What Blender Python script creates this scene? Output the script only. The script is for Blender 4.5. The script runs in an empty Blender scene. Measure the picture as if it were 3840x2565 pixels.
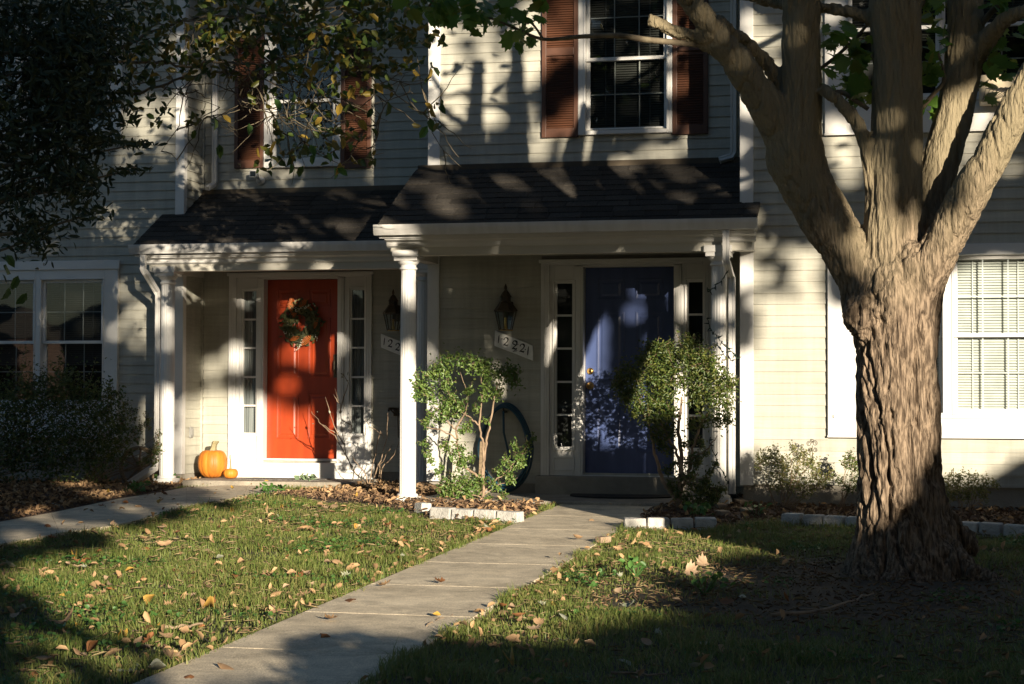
import bpy, math, random
import numpy as np
from mathutils import Vector, Matrix

random.seed(7)
rng = np.random.default_rng(11)
SC = bpy.context.scene
COL = SC.collection
R = math.radians

# ---------------------------------------------------------------- camera
EYE = 1.0                       # eye height above the ground at the houses (the lawn falls away towards the camera)
YAW, PITCH, ROLL, LENS = R(13.3), R(1.65), R(0.17), 65.0
FPX = LENS / 36.0 * 3840.0
cd = bpy.data.cameras.new('camera')
cd.lens = LENS
cd.sensor_width = 36.0
cd.clip_start = 0.1
cd.clip_end = 2000.0
cam = bpy.data.objects.new('camera', cd)
COL.objects.link(cam)
_fw = Vector((-math.sin(YAW) * math.cos(PITCH), math.cos(YAW) * math.cos(PITCH), math.sin(PITCH)))
_rt = Vector((math.cos(YAW), math.sin(YAW), 0.0))
_up = _rt.cross(_fw)
CR = _rt * math.cos(ROLL) + _up * math.sin(ROLL)
CU = _up * math.cos(ROLL) - _rt * math.sin(ROLL)
CF = _fw
cam.matrix_world = Matrix(((CR.x, CU.x, -CF.x, 0), (CR.y, CU.y, -CF.y, 0), (CR.z, CU.z, -CF.z, EYE), (0, 0, 0, 1)))
SC.camera = cam

# ---------------------------------------------------------------- sky, sun, exposure
SUN_AZ, SUN_EL = R(32.5), R(9.6)         # light travels towards -X +Y (from behind the camera, from the right)
world = bpy.data.worlds.new('World')
SC.world = world
world.use_nodes = True
wn = world.node_tree.nodes
sky = wn.new('ShaderNodeTexSky')
sky.sky_type = 'NISHITA'
sky.sun_disc = False
sky.sun_elevation = SUN_EL
sky.sun_rotation = R(180.0) - SUN_AZ
sky.altitude = 100.0
sky.air_density = 1.0
sky.dust_density = 1.0
sky.ozone_density = 2.5
world.node_tree.links.new(sky.outputs[0], wn['Background'].inputs[0])
wn['Background'].inputs[1].default_value = 0.05
sl = bpy.data.lights.new('sun', 'SUN')
sl.energy = 5.0
sl.angle = R(0.5)
sl.color = (1.0, 0.87, 0.69)
sun = bpy.data.objects.new('sun', sl)
COL.objects.link(sun)
SUNV = Vector((-math.sin(SUN_AZ) * math.cos(SUN_EL), math.cos(SUN_AZ) * math.cos(SUN_EL), -math.sin(SUN_EL)))
sun.rotation_euler = SUNV.to_track_quat('-Z', 'Y').to_euler()
sun.location = (8, -12, 6)
SC.view_settings.view_transform = 'Standard'
SC.view_settings.look = 'None'
SC.view_settings.exposure = 1.22
SC.view_settings.gamma = 1.0
SC.render.engine = 'CYCLES'
SC.cycles.use_denoising = True
SC.cycles.max_bounces = 8
SC.cycles.diffuse_bounces = 2
SC.cycles.transparent_max_bounces = 12

# ---------------------------------------------------------------- pixels of the photograph -> places in the world
K = 3840.0 / 2347.0
SA, CA, TE = math.sin(SUN_AZ), math.cos(SUN_AZ), math.tan(SUN_EL)
def ray(px, py):
    u = (px - 1920.0) / FPX; v = -(py - 1282.5) / FPX
    d = CF + CR * u + CU * v
    return d
def P(px, py, Y):                        # the point seen at a pixel on the plane y = Y
    d = ray(px, py); t = Y / d.y
    return Vector((d.x * t, Y, EYE + d.z * t))
def Q(x, y, Y):
    return P(x * K, y * K, Y)
def PX(px, py, X):                       # ... on the plane x = X
    d = ray(px, py); t = X / d.x
    return Vector((X, d.y * t, EYE + d.z * t))
def mpp(Y, px=1920):                     # metres per photograph pixel at depth Y
    return Y / CF.y / FPX
def gz(x, y):                            # height of the ground: a lawn rising gently to the houses, level beside them
    D = y * math.cos(YAW) - x * math.sin(YAW)
    return max(min(-0.35 + 0.02 * D, 0.0), -0.36)
def gzv(x, y):
    D = y * math.cos(YAW) - x * math.sin(YAW)
    return np.clip(-0.35 + 0.02 * D, -0.36, 0.0)
def G(px, py, lift=0.0):                 # the point of the ground seen at a pixel
    d = ray(px, py); t = 5.0
    for _ in range(4000):
        x, y, z = d.x * t, d.y * t, EYE + d.z * t
        if z <= gz(x, y) + lift:
            break
        t += 0.01
    return Vector((x, y, z))

# ---------------------------------------------------------------- mesh helpers
OFF = {}                                 # world offset of each object's local frame
def setp(o, label=None, cat=None, group=None, kind=None):
    if label: o['label'] = label
    if cat: o['category'] = cat
    if group: o['group'] = group
    if kind: o['kind'] = kind
    return o
def thing(name, loc, label, cat, group=None):
    o = bpy.data.objects.new(name, None)
    o.empty_display_size = 0.1
    COL.objects.link(o)
    o.location = loc
    OFF[o.name] = Vector(loc)
    return setp(o, label, cat, group)
def attach(o, parent, world_loc=None):
    if parent is not None:
        o.parent = parent
        off = OFF.get(parent.name, Vector((0, 0, 0)))
        if world_loc is not None:
            o.location = Vector(world_loc) - off
    elif world_loc is not None:
        o.location = world_loc
    return o
class MB:
    """collects vertices and faces; build() links them as one mesh object"""
    def __init__(s):
        s.v = []; s.f = []
    def add(s, vs, fs):
        b = len(s.v); s.v.extend([tuple(p) for p in vs]); s.f.extend([tuple(b + i for i in f) for f in fs]); return s
    def box(s, x0, x1, y0, y1, z0, z1):
        s.add([(x0, y0, z0), (x1, y0, z0), (x1, y1, z0), (x0, y1, z0), (x0, y0, z1), (x1, y0, z1), (x1, y1, z1), (x0, y1, z1)],
              [(0, 3, 2, 1), (4, 5, 6, 7), (0, 1, 5, 4), (1, 2, 6, 5), (2, 3, 7, 6), (3, 0, 4, 7)]); return s
    def hexa(s, a, b):                   # two quads (lists of 4 points) bridged
        s.add(list(a) + list(b), [(3, 2, 1, 0), (4, 5, 6, 7), (0, 1, 5, 4), (1, 2, 6, 5), (2, 3, 7, 6), (3, 0, 4, 7)]); return s
    def tube(s, pts, rad, n=8, cap=True):
        pts = [Vector(p) for p in pts]
        m = len(pts)
        if not hasattr(rad, '__len__'): rad = [rad] * m
        rings = []
        ref = Vector((0.31, 0.17, 0.93)).normalized()
        u = None
        for i in range(m):
            t = (pts[min(i + 1, m - 1)] - pts[max(i - 1, 0)])
            if t.length < 1e-9: t = Vector((0, 0, 1))
            t.normalize()
            if u is None:
                u = t.cross(ref)
                if u.length < 1e-3: u = t.cross(Vector((1, 0, 0)))
            else:
                u = u - t * u.dot(t)
            u.normalize()
            w = t.cross(u)
            rings.append([pts[i] + (u * math.cos(2 * math.pi * k / n) + w * math.sin(2 * math.pi * k / n)) * rad[i] for k in range(n)])
        vs = [p for r in rings for p in r]
        fs = [(i * n + k, i * n + (k + 1) % n, (i + 1) * n + (k + 1) % n, (i + 1) * n + k) for i in range(m - 1) for k in range(n)]
        if cap:
            fs.append(tuple(range(n - 1, -1, -1))); fs.append(tuple((m - 1) * n + k for k in range(n)))
        return s.add(vs, fs)
    def lathe(s, prof, c, n=24, fl=None):    # prof: list of (radius, z); fl(theta) -> radius factor
        cx, cy = c
        vs = []
        for r, z in prof:
            for k in range(n):
                th = 2 * math.pi * k / n
                q = r * (fl(th, z) if fl else 1.0)
                vs.append((cx + q * math.cos(th), cy + q * math.sin(th), z))
        m = len(prof)
        fs = [(i * n + k, i * n + (k + 1) % n, (i + 1) * n + (k + 1) % n, (i + 1) * n + k) for i in range(m - 1) for k in range(n)]
        fs.append(tuple(range(n - 1, -1, -1))); fs.append(tuple((m - 1) * n + k for k in range(n)))
        return s.add(vs, fs)
    def prism(s, poly, y0, y1):              # polygon of (x, z), extruded from y0 (front) to y1
        n = len(poly)
        vs = [(x, y0, z) for x, z in poly] + [(x, y1, z) for x, z in poly]
        fs = [tuple(range(n)), tuple(range(2 * n - 1, n - 1, -1))] + [((k + 1) % n, k, n + k, n + (k + 1) % n) for k in range(n)]
        return s.add(vs, fs)
    def build(s, name, mat, parent=None, smooth=False, bevel=0.0, seg=2):
        off = OFF.get(parent.name, Vector((0, 0, 0))) if parent is not None else Vector((0, 0, 0))
        me = bpy.data.meshes.new(name)
        me.from_pydata([(x - off.x, y - off.y, z - off.z) for x, y, z in s.v], [], s.f)
        me.update()
        o = bpy.data.objects.new(name, me)
        COL.objects.link(o)
        if mat is not None: me.materials.append(mat)
        if parent is not None: o.parent = parent
        OFF[o.name] = off.copy()
        if smooth:
            me.polygons.foreach_set('use_smooth', [True] * len(me.polygons))
        if bevel:
            b = o.modifiers.new('bevel', 'BEVEL'); b.width = bevel; b.segments = seg; b.limit_method = 'ANGLE'; b.angle_limit = R(40)
        return o
    def thing(s, name, mat, label, cat, group=None, smooth=False, bevel=0.0):
        """one mesh that is a whole thing, with its origin at its base"""
        a = np.array(s.v)
        c = Vector((float((a[:, 0].min() + a[:, 0].max()) / 2), float((a[:, 1].min() + a[:, 1].max()) / 2), float(a[:, 2].min())))
        s.v = [(x - c.x, y - c.y, z - c.z) for x, y, z in s.v]
        o = s.build(name, mat, None, smooth, bevel)
        o.location = c
        OFF[o.name] = c
        return setp(o, label, cat, group)
def arrmesh(name, V, F, mat, parent=None, smooth=False, col=None):
    """numpy vertices (n,3) and faces (m,k) -> object"""
    off = OFF.get(parent.name, Vector((0, 0, 0))) if parent is not None else Vector((0, 0, 0))
    V = np.asarray(V, dtype=np.float32) - np.array(off, dtype=np.float32)
    me = bpy.data.meshes.new(name)
    n, m, k = len(V), len(F), F.shape[1]
    me.vertices.add(n); me.vertices.foreach_set('co', V.ravel())
    me.loops.add(m * k); me.loops.foreach_set('vertex_index', np.asarray(F, dtype=np.int32).ravel())
    me.polygons.add(m)
    me.polygons.foreach_set('loop_start', np.arange(0, m * k, k, dtype=np.int32))
    me.polygons.foreach_set('loop_total', np.full(m, k, dtype=np.int32))
    if smooth: me.polygons.foreach_set('use_smooth', np.ones(m, dtype=bool))
    me.update(calc_edges=True)
    if col is not None:
        at = me.attributes.new('tone', 'FLOAT', 'POINT')
        at.data.foreach_set('value', np.asarray(col, dtype=np.float32))
    if mat is not None: me.materials.append(mat)
    o = bpy.data.objects.new(name, me)
    COL.objects.link(o)
    if parent is not None: o.parent = parent
    OFF[o.name] = off.copy()
    return o
def inst(src_mesh, name, parent, loc, rot=(0, 0, 0), scale=(1, 1, 1)):
    o = bpy.data.objects.new(name, src_mesh)
    COL.objects.link(o)
    attach(o, parent, loc)
    o.rotation_euler = rot
    o.scale = scale
    return o

# ---------------------------------------------------------------- procedural materials
MATS = {}
def mat(name, c1, c2=None, rough=0.6, scale=8.0, stretch=(1, 1, 1), bump=0.0, bscale=None, detail=4.0, tone=None, spec=0.5, trans=None, metal=0.0, mixlo=0.35, mixhi=0.65, rnd=0.0, emit=None):
    """two-colour noise material; tone = a third colour blended by the per-vertex 'tone' value; trans = translucent share"""
    m = bpy.data.materials.new(name)
    m.use_nodes = True
    nt = m.node_tree; N = nt.nodes; L = nt.links
    b = N['Principled BSDF']
    b.inputs['Roughness'].default_value = rough
    b.inputs['Specular IOR Level'].default_value = spec
    b.inputs['Metallic'].default_value = metal
    tc = N.new('ShaderNodeNewGeometry'); mp = N.new('ShaderNodeMapping'); nz = N.new('ShaderNodeTexNoise'); rp = N.new('ShaderNodeMapRange'); mx = N.new('ShaderNodeMix')
    mx.data_type = 'RGBA'
    L.new(tc.outputs['Position'], mp.inputs[0]); L.new(mp.outputs[0], nz.inputs['Vector'])
    mp.inputs['Scale'].default_value = stretch
    nz.inputs['Scale'].default_value = scale; nz.inputs['Detail'].default_value = detail
    L.new(nz.outputs['Fac'], rp.inputs[0])
    rp.inputs[1].default_value = mixlo; rp.inputs[2].default_value = mixhi
    L.new(rp.outputs[0], mx.inputs[0])
    c2 = c2 or tuple(0.85 * x for x in c1)
    mx.inputs[6].default_value = (*c1, 1); mx.inputs[7].default_value = (*c2, 1)
    out = mx.outputs[2]
    if tone is not None:
        at = N.new('ShaderNodeAttribute'); at.attribute_name = 'tone'
        m2 = N.new('ShaderNodeMix'); m2.data_type = 'RGBA'
        L.new(at.outputs['Fac'], m2.inputs[0]); L.new(out, m2.inputs[6]); m2.inputs[7].default_value = (*tone, 1)
        out = m2.outputs[2]
    if rnd:
        oi = N.new('ShaderNodeObjectInfo'); hs = N.new('ShaderNodeHueSaturation'); r2 = N.new('ShaderNodeMapRange')
        L.new(oi.outputs['Random'], r2.inputs[0]); r2.inputs[3].default_value = 1.0 - rnd; r2.inputs[4].default_value = 1.0 + rnd
        L.new(r2.outputs[0], hs.inputs['Value']); L.new(out, hs.inputs['Color'])
        out = hs.outputs[0]
    L.new(out, b.inputs['Base Color'])
    if bump:
        n2 = N.new('ShaderNodeTexNoise'); n2.inputs['Scale'].default_value = bscale or scale * 3; n2.inputs['Detail'].default_value = 5
        L.new(mp.outputs[0], n2.inputs['Vector'])
        bp = N.new('ShaderNodeBump'); bp.inputs['Strength'].default_value = min(1.0, bump); bp.inputs['Distance'].default_value = 0.01 * max(1.0, bump)
        L.new(n2.outputs['Fac'], bp.inputs['Height']); L.new(bp.outputs[0], b.inputs['Normal'])
    if trans:
        tr = N.new('ShaderNodeBsdfTranslucent'); ms = N.new('ShaderNodeMixShader'); ms.inputs[0].default_value = trans
        g = N.new('ShaderNodeGamma'); g.inputs[1].default_value = 0.8
        L.new(out, g.inputs[0]); L.new(g.outputs[0], tr.inputs['Color'])
        L.new(b.outputs[0], ms.inputs[1]); L.new(tr.outputs[0], ms.inputs[2])
        L.new(ms.outputs[0], N['Material Output'].inputs[0])
    MATS[name] = m
    return m
def glass(name, tint=(0.9, 0.95, 0.95)):
    m = bpy.data.materials.new(name); m.use_nodes = True
    nt = m.node_tree; N = nt.nodes; L = nt.links
    N.remove(N['Principled BSDF'])
    t = N.new('ShaderNodeBsdfTransparent'); t.inputs[0].default_value = (*tint, 1)
    g = N.new('ShaderNodeBsdfGlossy'); g.inputs['Roughness'].default_value = 0.02
    lw = N.new('ShaderNodeLayerWeight'); lw.inputs[0].default_value = 0.5
    pw_ = N.new('ShaderNodeMath'); pw_.operation = 'POWER'; pw_.inputs[1].default_value = 4.0; L.new(lw.outputs['Facing'], pw_.inputs[0])
    f = N.new('ShaderNodeMath'); f.operation = 'MULTIPLY_ADD'; f.inputs[1].default_value = 0.9; f.inputs[2].default_value = 0.085; L.new(pw_.outputs[0], f.inputs[0])
    nz = N.new('ShaderNodeTexNoise'); nz.inputs['Scale'].default_value = 2.2; bp = N.new('ShaderNodeBump'); bp.inputs['Strength'].default_value = 0.06; bp.inputs['Distance'].default_value = 0.02
    tc = N.new('ShaderNodeTexCoord'); L.new(tc.outputs['Object'], nz.inputs['Vector']); L.new(nz.outputs['Fac'], bp.inputs['Height']); L.new(bp.outputs[0], g.inputs['Normal'])
    mx = N.new('ShaderNodeMixShader')
    L.new(f.outputs[0], mx.inputs[0]); L.new(t.outputs[0], mx.inputs[1]); L.new(g.outputs[0], mx.inputs[2])
    L.new(mx.outputs[0], N['Material Output'].inputs[0])
    MATS[name] = m
    return m
M_SIDE = mat('vinyl_siding', (0.43, 0.417, 0.348), (0.378, 0.368, 0.306), rough=0.55, scale=5, stretch=(0.4, 1, 9), bump=0.35, bscale=26, rnd=0.07)

def grime(m, lo=.80):
    # faint weather streaks running down a wall
    nt = m.node_tree; N = nt.nodes; L = nt.links; b = N['Principled BSDF']; src = b.inputs['Base Color'].links[0].from_socket
    ge = N.new('ShaderNodeNewGeometry'); mp = N.new('ShaderNodeMapping'); mp.inputs['Scale'].default_value = (7, 7, .7); L.new(ge.outputs['Position'], mp.inputs[0])
    n1 = N.new('ShaderNodeTexNoise'); n1.inputs['Scale'].default_value = 1.0; n1.inputs['Detail'].default_value = 8; n1.inputs['Roughness'].default_value = .65; L.new(mp.outputs[0], n1.inputs['Vector'])
    r1 = N.new('ShaderNodeMapRange'); r1.inputs[1].default_value = .38; r1.inputs[2].default_value = .62; r1.inputs[3].default_value = lo; r1.inputs[4].default_value = 1.05; L.new(n1.outputs['Fac'], r1.inputs[0])
    mx = N.new('ShaderNodeVectorMath'); mx.operation = 'SCALE'; L.new(src, mx.inputs[0]); L.new(r1.outputs[0], mx.inputs['Scale']); L.new(mx.outputs[0], b.inputs['Base Color'])
grime(M_SIDE, .84)
M_SHEATH = mat('wall_backing', (0.30, 0.28, 0.24), rough=0.8)
M_TRIM = mat('white_trim', (0.68, 0.67, 0.64), (0.58, 0.57, 0.535), rough=0.45, scale=3, mixlo=0.3, mixhi=0.8, bump=0.1, bscale=40)
M_BEAM = mat('beam_paint', (0.58, 0.555, 0.48), (0.48, 0.46, 0.39), rough=0.5, scale=2.5, stretch=(0.5, 1, 2), mixlo=0.3, mixhi=0.8)
M_GUT = mat('gutter_metal', (0.62, 0.61, 0.58), (0.50, 0.485, 0.45), rough=0.35, scale=4, stretch=(3, 1, 0.6), mixlo=0.4, mixhi=0.8)
M_SHUT = mat('shutter_brown', (0.105, 0.042, 0.021), (0.072, 0.030, 0.016), rough=0.5, scale=5, rnd=0.06)
M_SHING = mat('asphalt_shingle', (0.034, 0.030, 0.025), (0.062, 0.055, 0.046), rough=0.9, scale=60, bump=0.6, bscale=220, rnd=0.3, spec=0.2)
M_DOOR1 = mat('orange_door_paint', (0.40, 0.052, 0.012), (0.31, 0.040, 0.010), rough=0.38, scale=4, stretch=(3, 1, 0.4))
M_DOOR2 = mat('blue_door_paint', (0.068, 0.098, 0.225), (0.052, 0.078, 0.185), rough=0.35, scale=4, stretch=(3, 1, 0.4))
M_GLASS = glass('window_glass')
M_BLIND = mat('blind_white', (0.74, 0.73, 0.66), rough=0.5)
M_BLIND_SHADE = mat('blind_shade_painted', (0.045, 0.044, 0.038), rough=0.6)  # blind colour darkened to imitate the shade inside unlit windows
M_CURT = mat('curtain_cloth', (0.30, 0.30, 0.29), (0.16, 0.165, 0.165), rough=0.9, scale=14, stretch=(4, 1, 0.1))
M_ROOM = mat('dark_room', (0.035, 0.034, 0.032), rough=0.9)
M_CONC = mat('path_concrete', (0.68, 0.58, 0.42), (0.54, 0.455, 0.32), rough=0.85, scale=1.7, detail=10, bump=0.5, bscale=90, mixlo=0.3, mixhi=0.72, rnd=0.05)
def speckle(m, amt=.35, scale=170.0, stain=(0.55, 1.1)):
    # fine aggregate and soft stains multiplied into a concrete-like material
    nt = m.node_tree; N = nt.nodes; L = nt.links; b = N['Principled BSDF']
    src = b.inputs['Base Color'].links[0].from_socket
    ge = N.new('ShaderNodeNewGeometry')
    n1 = N.new('ShaderNodeTexNoise'); n1.inputs['Scale'].default_value = scale; n1.inputs['Detail'].default_value = 2; L.new(ge.outputs['Position'], n1.inputs['Vector'])
    r1 = N.new('ShaderNodeMapRange'); r1.inputs[1].default_value = .3; r1.inputs[2].default_value = .7; r1.inputs[3].default_value = 1 - amt; r1.inputs[4].default_value = 1 + amt; L.new(n1.outputs['Fac'], r1.inputs[0])
    n2 = N.new('ShaderNodeTexNoise'); n2.inputs['Scale'].default_value = 4.5; n2.inputs['Detail'].default_value = 9; n2.inputs['Roughness'].default_value = .72; n2.inputs['Distortion'].default_value = .6; L.new(ge.outputs['Position'], n2.inputs['Vector'])
    r2 = N.new('ShaderNodeMapRange'); r2.inputs[1].default_value = .36; r2.inputs[2].default_value = .6; r2.inputs[3].default_value = stain[0]; r2.inputs[4].default_value = stain[1]; L.new(n2.outputs['Fac'], r2.inputs[0])
    mu = N.new('ShaderNodeMath'); mu.operation = 'MULTIPLY'; L.new(r1.outputs[0], mu.inputs[0]); L.new(r2.outputs[0], mu.inputs[1])
    mx = N.new('ShaderNodeVectorMath'); mx.operation = 'SCALE'; L.new(src, mx.inputs[0]); L.new(mu.outputs[0], mx.inputs['Scale'])
    L.new(mx.outputs[0], b.inputs['Base Color'])
speckle(M_CONC, .30, 150, (.68, 1.12))
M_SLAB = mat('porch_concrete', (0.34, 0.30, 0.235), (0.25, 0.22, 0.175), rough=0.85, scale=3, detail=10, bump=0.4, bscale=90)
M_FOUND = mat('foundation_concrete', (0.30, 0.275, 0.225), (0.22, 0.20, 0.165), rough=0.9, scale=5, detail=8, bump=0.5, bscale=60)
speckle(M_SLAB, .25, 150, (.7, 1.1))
M_STONE = mat('edging_concrete', (0.50, 0.48, 0.44), (0.36, 0.35, 0.32), rough=0.9, scale=18, detail=10, bump=1.0, bscale=60, rnd=0.1)
M_BRASS = mat('brass', (0.75, 0.47, 0.16), (0.62, 0.38, 0.13), rough=0.28, metal=1.0)
M_DARKMET = mat('dark_metal', (0.060, 0.046, 0.030), (0.085, 0.066, 0.042), rough=0.5, metal=0.3)
M_HOSE = mat('hose_rubber', (0.010, 0.055, 0.088), (0.008, 0.044, 0.072), rough=0.4, scale=20)
M_MAT1 = mat('grey_mat', (0.20, 0.18, 0.155), (0.10, 0.09, 0.08), rough=0.95, scale=26, stretch=(1, 2.2, 1), detail=2, bump=0.5)
M_MAT2 = mat('black_mat', (0.014, 0.014, 0.013), (0.024, 0.022, 0.02), rough=0.95, scale=50, bump=0.5)
M_PUMP = mat('pumpkin_skin', (0.60, 0.21, 0.024), (0.40, 0.125, 0.016), rough=0.5, scale=9, stretch=(1, 1, 0.3), bump=0.35, bscale=60, detail=8, spec=0.3)
M_PSTEM = mat('pumpkin_stem', (0.30, 0.25, 0.13), (0.20, 0.18, 0.09), rough=0.8, scale=30, bump=0.6)
M_BARK = mat('maple_bark', (0.285, 0.215, 0.15), (0.085, 0.062, 0.043), rough=0.95, scale=9, stretch=(6.5, 6.5, 1.1), detail=14, bump=3.0, bscale=10, mixlo=0.38, mixhi=0.60, tone=(0.255, 0.215, 0.135), spec=0.15)
M_STREET = mat('street_tree_leaf', (0.030, 0.048, 0.012), (0.020, 0.034, 0.009), rough=0.7, scale=2)
M_BRANCH = mat('branch_bark', (0.20, 0.165, 0.105), (0.11, 0.085, 0.055), rough=0.9, scale=14, bump=0.6)
M_TWIG = mat('twig_wood', (0.30, 0.215, 0.14), (0.18, 0.125, 0.08), rough=0.85, scale=14)
M_MAPLE = mat('maple_leaf', (0.10, 0.20, 0.025), (0.065, 0.15, 0.02), rough=0.5, scale=3, trans=0.45, tone=(0.20, 0.22, 0.03))
M_MAGN = mat('oval_leaf', (0.075, 0.125, 0.022), (0.040, 0.075, 0.016), rough=0.42, scale=3, trans=0.3, tone=(0.30, 0.20, 0.03), rnd=0.15)
M_YLEAF = mat('yellow_leaf', (0.42, 0.29, 0.045), (0.30, 0.20, 0.035), rough=0.5, scale=12, trans=0.3, rnd=0.2)
M_EVER = mat('evergreen_leaf', (0.025, 0.047, 0.014), (0.014, 0.028, 0.010), rough=0.6, scale=3, trans=0.1, tone=(0.06, 0.065, 0.016))
M_BOX = mat('boxwood_leaf', (0.115, 0.20, 0.045), (0.075, 0.145, 0.03), rough=0.4, scale=5, trans=0.25, tone=(0.17, 0.22, 0.055))
M_HOLLY = mat('holly_leaf', (0.065, 0.11, 0.022), (0.038, 0.07, 0.016), rough=0.4, scale=5, trans=0.25, tone=(0.16, 0.17, 0.04))
M_SMALL = mat('azalea_leaf', (0.15, 0.18, 0.05), (0.09, 0.12, 0.03), rough=0.5, scale=5, trans=0.3, tone=(0.26, 0.22, 0.08))
M_GRASS = mat('grass_blade', (0.150, 0.205, 0.042), (0.108, 0.158, 0.031), rough=0.55, scale=0.8, trans=0.3, tone=(0.27, 0.23, 0.085), detail=3)
M_SOIL = mat('lawn_soil', (0.070, 0.055, 0.032), (0.045, 0.035, 0.022), rough=0.95, scale=5, detail=10, bump=1.0, bscale=40)
M_MULCH = mat('bark_mulch', (0.105, 0.058, 0.032), (0.055, 0.032, 0.019), rough=0.95, scale=22, detail=8, bump=1.5, bscale=50)
M_CHIP = mat('mulch_chip', (0.17, 0.095, 0.052), (0.09, 0.05, 0.03), rough=0.9, scale=9, tone=(0.26, 0.17, 0.09))
M_LTAN = mat('leaf_tan', (0.44, 0.285, 0.155), (0.31, 0.19, 0.10), rough=0.75, scale=14, trans=0.15, rnd=0.25)
M_LPINK = mat('leaf_pale', (0.52, 0.375, 0.24), (0.40, 0.27, 0.165), rough=0.75, scale=14, trans=0.15, rnd=0.2)
M_LYEL = mat('leaf_yellow', (0.50, 0.315, 0.055), (0.36, 0.21, 0.045), rough=0.65, scale=14, trans=0.2, rnd=0.2)
M_LRUST = mat('leaf_rust', (0.30, 0.125, 0.04), (0.19, 0.08, 0.03), rough=0.75, scale=14, trans=0.15, rnd=0.25)
M_LGREY = mat('leaf_greygreen', (0.36, 0.37, 0.28), (0.27, 0.28, 0.20), rough=0.8, scale=14, trans=0.1, rnd=0.15)
M_LITTER = mat('litter_leaf', (0.33, 0.20, 0.095), (0.20, 0.115, 0.055), rough=0.8, scale=6, trans=0.15, tone=(0.50, 0.33, 0.17))
M_SIGN = mat('sign_board', (0.82, 0.81, 0.77), (0.72, 0.71, 0.67), rough=0.5, scale=9)
M_INK = mat('sign_ink', (0.012, 0.012, 0.012), rough=0.5)
M_WOOD = mat('weathered_wood', (0.27, 0.20, 0.12), (0.16, 0.115, 0.07), rough=0.85, scale=9, stretch=(1, 6, 6), bump=0.6)
M_LOG = mat('split_log', (0.33, 0.215, 0.115), (0.20, 0.125, 0.065), rough=0.85, scale=8, stretch=(0.6, 6, 6), bump=0.8)
M_PLAST = mat('white_plastic', (0.78, 0.77, 0.74), rough=0.35)
M_LENS = mat('dark_lens', (0.01, 0.01, 0.012), rough=0.1)
M_BLKPL = mat('black_plastic', (0.016, 0.016, 0.016), rough=0.45)
M_GREY = mat('grey_plastic_and_shaded_grille', (0.20, 0.20, 0.185), (0.26, 0.255, 0.235), rough=0.55)
M_WIRE = mat('green_wire', (0.012, 0.032, 0.02), rough=0.5)
M_BULB = mat('mini_bulb', (0.05, 0.06, 0.05), rough=0.2)
M_ROCK = mat('field_stone', (0.36, 0.31, 0.24), (0.24, 0.205, 0.16), rough=0.9, scale=12, bump=1.0)
M_BRICK = mat('old_brick', (0.34, 0.255, 0.165), (0.25, 0.18, 0.115), rough=0.9, scale=12, bump=0.8, rnd=0.12)
M_BEIGE = mat('beige_plastic', (0.52, 0.44, 0.30), (0.46, 0.385, 0.26), rough=0.5)
M_WREATH = mat('wreath_green', (0.055, 0.07, 0.02), (0.03, 0.04, 0.014), rough=0.6, scale=9, tone=(0.13, 0.12, 0.04))
M_WRUST = mat('wreath_orange', (0.60, 0.17, 0.03), (0.42, 0.10, 0.02), rough=0.6, scale=30, stretch=(1, 1, 4))
M_WWHITE = mat('wreath_berry', (0.66, 0.63, 0.50), rough=0.5)
M_ROAD = mat('asphalt', (0.05, 0.05, 0.048), rough=0.9)
# ================================================================ the row of houses
Y0, Y1, Y2, Y3 = 19.05, 19.60, 17.85, 16.90          # front wall planes, from the leftmost house to the rightmost
X01 = P(682, 1340, Y0).x                              # corner between the first and second house
X12 = P(1612, 1300, Y2).x
X23 = P(2785, 1300, Y3).x
XL, XR, ZT = -13.5, 4.5, 5.75
EXP = 0.1022

def quadbox_mesh(name, vs, fs, mat_):
    me = bpy.data.meshes.new(name); me.from_pydata(vs, [], fs); me.materials.append(mat_); me.update(); return me
_h = EXP + 0.010
BOARD = quadbox_mesh('siding_board', [(0, -0.017, 0), (1, -0.017, 0), (1, 0, 0), (0, 0, 0), (0, -0.004, _h), (1, -0.004, _h), (1, 0, _h), (0, 0, _h)],
                     [(0, 3, 2, 1), (4, 5, 6, 7), (0, 1, 5, 4), (1, 2, 6, 5), (2, 3, 7, 6), (3, 0, 4, 7)], M_SIDE)

def spans(x0, x1, z, holes):
    iv = [(x0, x1)]
    for ha, hb, za, zb in holes:
        if za < z < zb:
            nv = []
            for a, b in iv:
                if hb <= a or ha >= b: nv.append((a, b)); continue
                if ha > a: nv.append((a, ha))
                if hb < b: nv.append((hb, b))
            iv = nv
    return [(a, b) for a, b in iv if b - a > 0.01]
def siding(parent, Yw, x0, x1, z0, z1, holes=(), back=True):
    r = 0
    z = z0
    prev = set()
    while z < z1 - 0.02:
        for a, b in spans(x0, x1, z + EXP / 2, holes):
            cuts = [a]
            if b - a > 1.6:
                c = a + random.uniform(0.5, 1.0) * min(3.4, b - a - 0.4)
                while c < b - 0.4:
                    cuts.append(c); c += random.uniform(2.2, 3.6)
            cuts.append(b)
            for i in range(len(cuts) - 1):
                lap = 0.0008 * ((r + i) % 3)
                inst(BOARD, 'siding_board', parent, (cuts[i], Yw - lap, z), scale=(cuts[i + 1] - cuts[i] + 0.012 * (i < len(cuts) - 2), 1 + 0.10 * (i % 2), 1))
        z += EXP; r += 1
    if back:
        zs = sorted({z0, z1} | {h[2] for h in holes} | {h[3] for h in holes})
        zs = [q for q in zs if z0 <= q <= z1]
        m = MB()
        for i in range(len(zs) - 1):
            for a, b in spans(x0, x1, (zs[i] + zs[i + 1]) / 2, holes):
                m.box(a, b, Yw + 0.002, Yw + 0.10, zs[i], zs[i + 1])
        m.build('wall_backing', M_SHEATH, parent)

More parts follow.
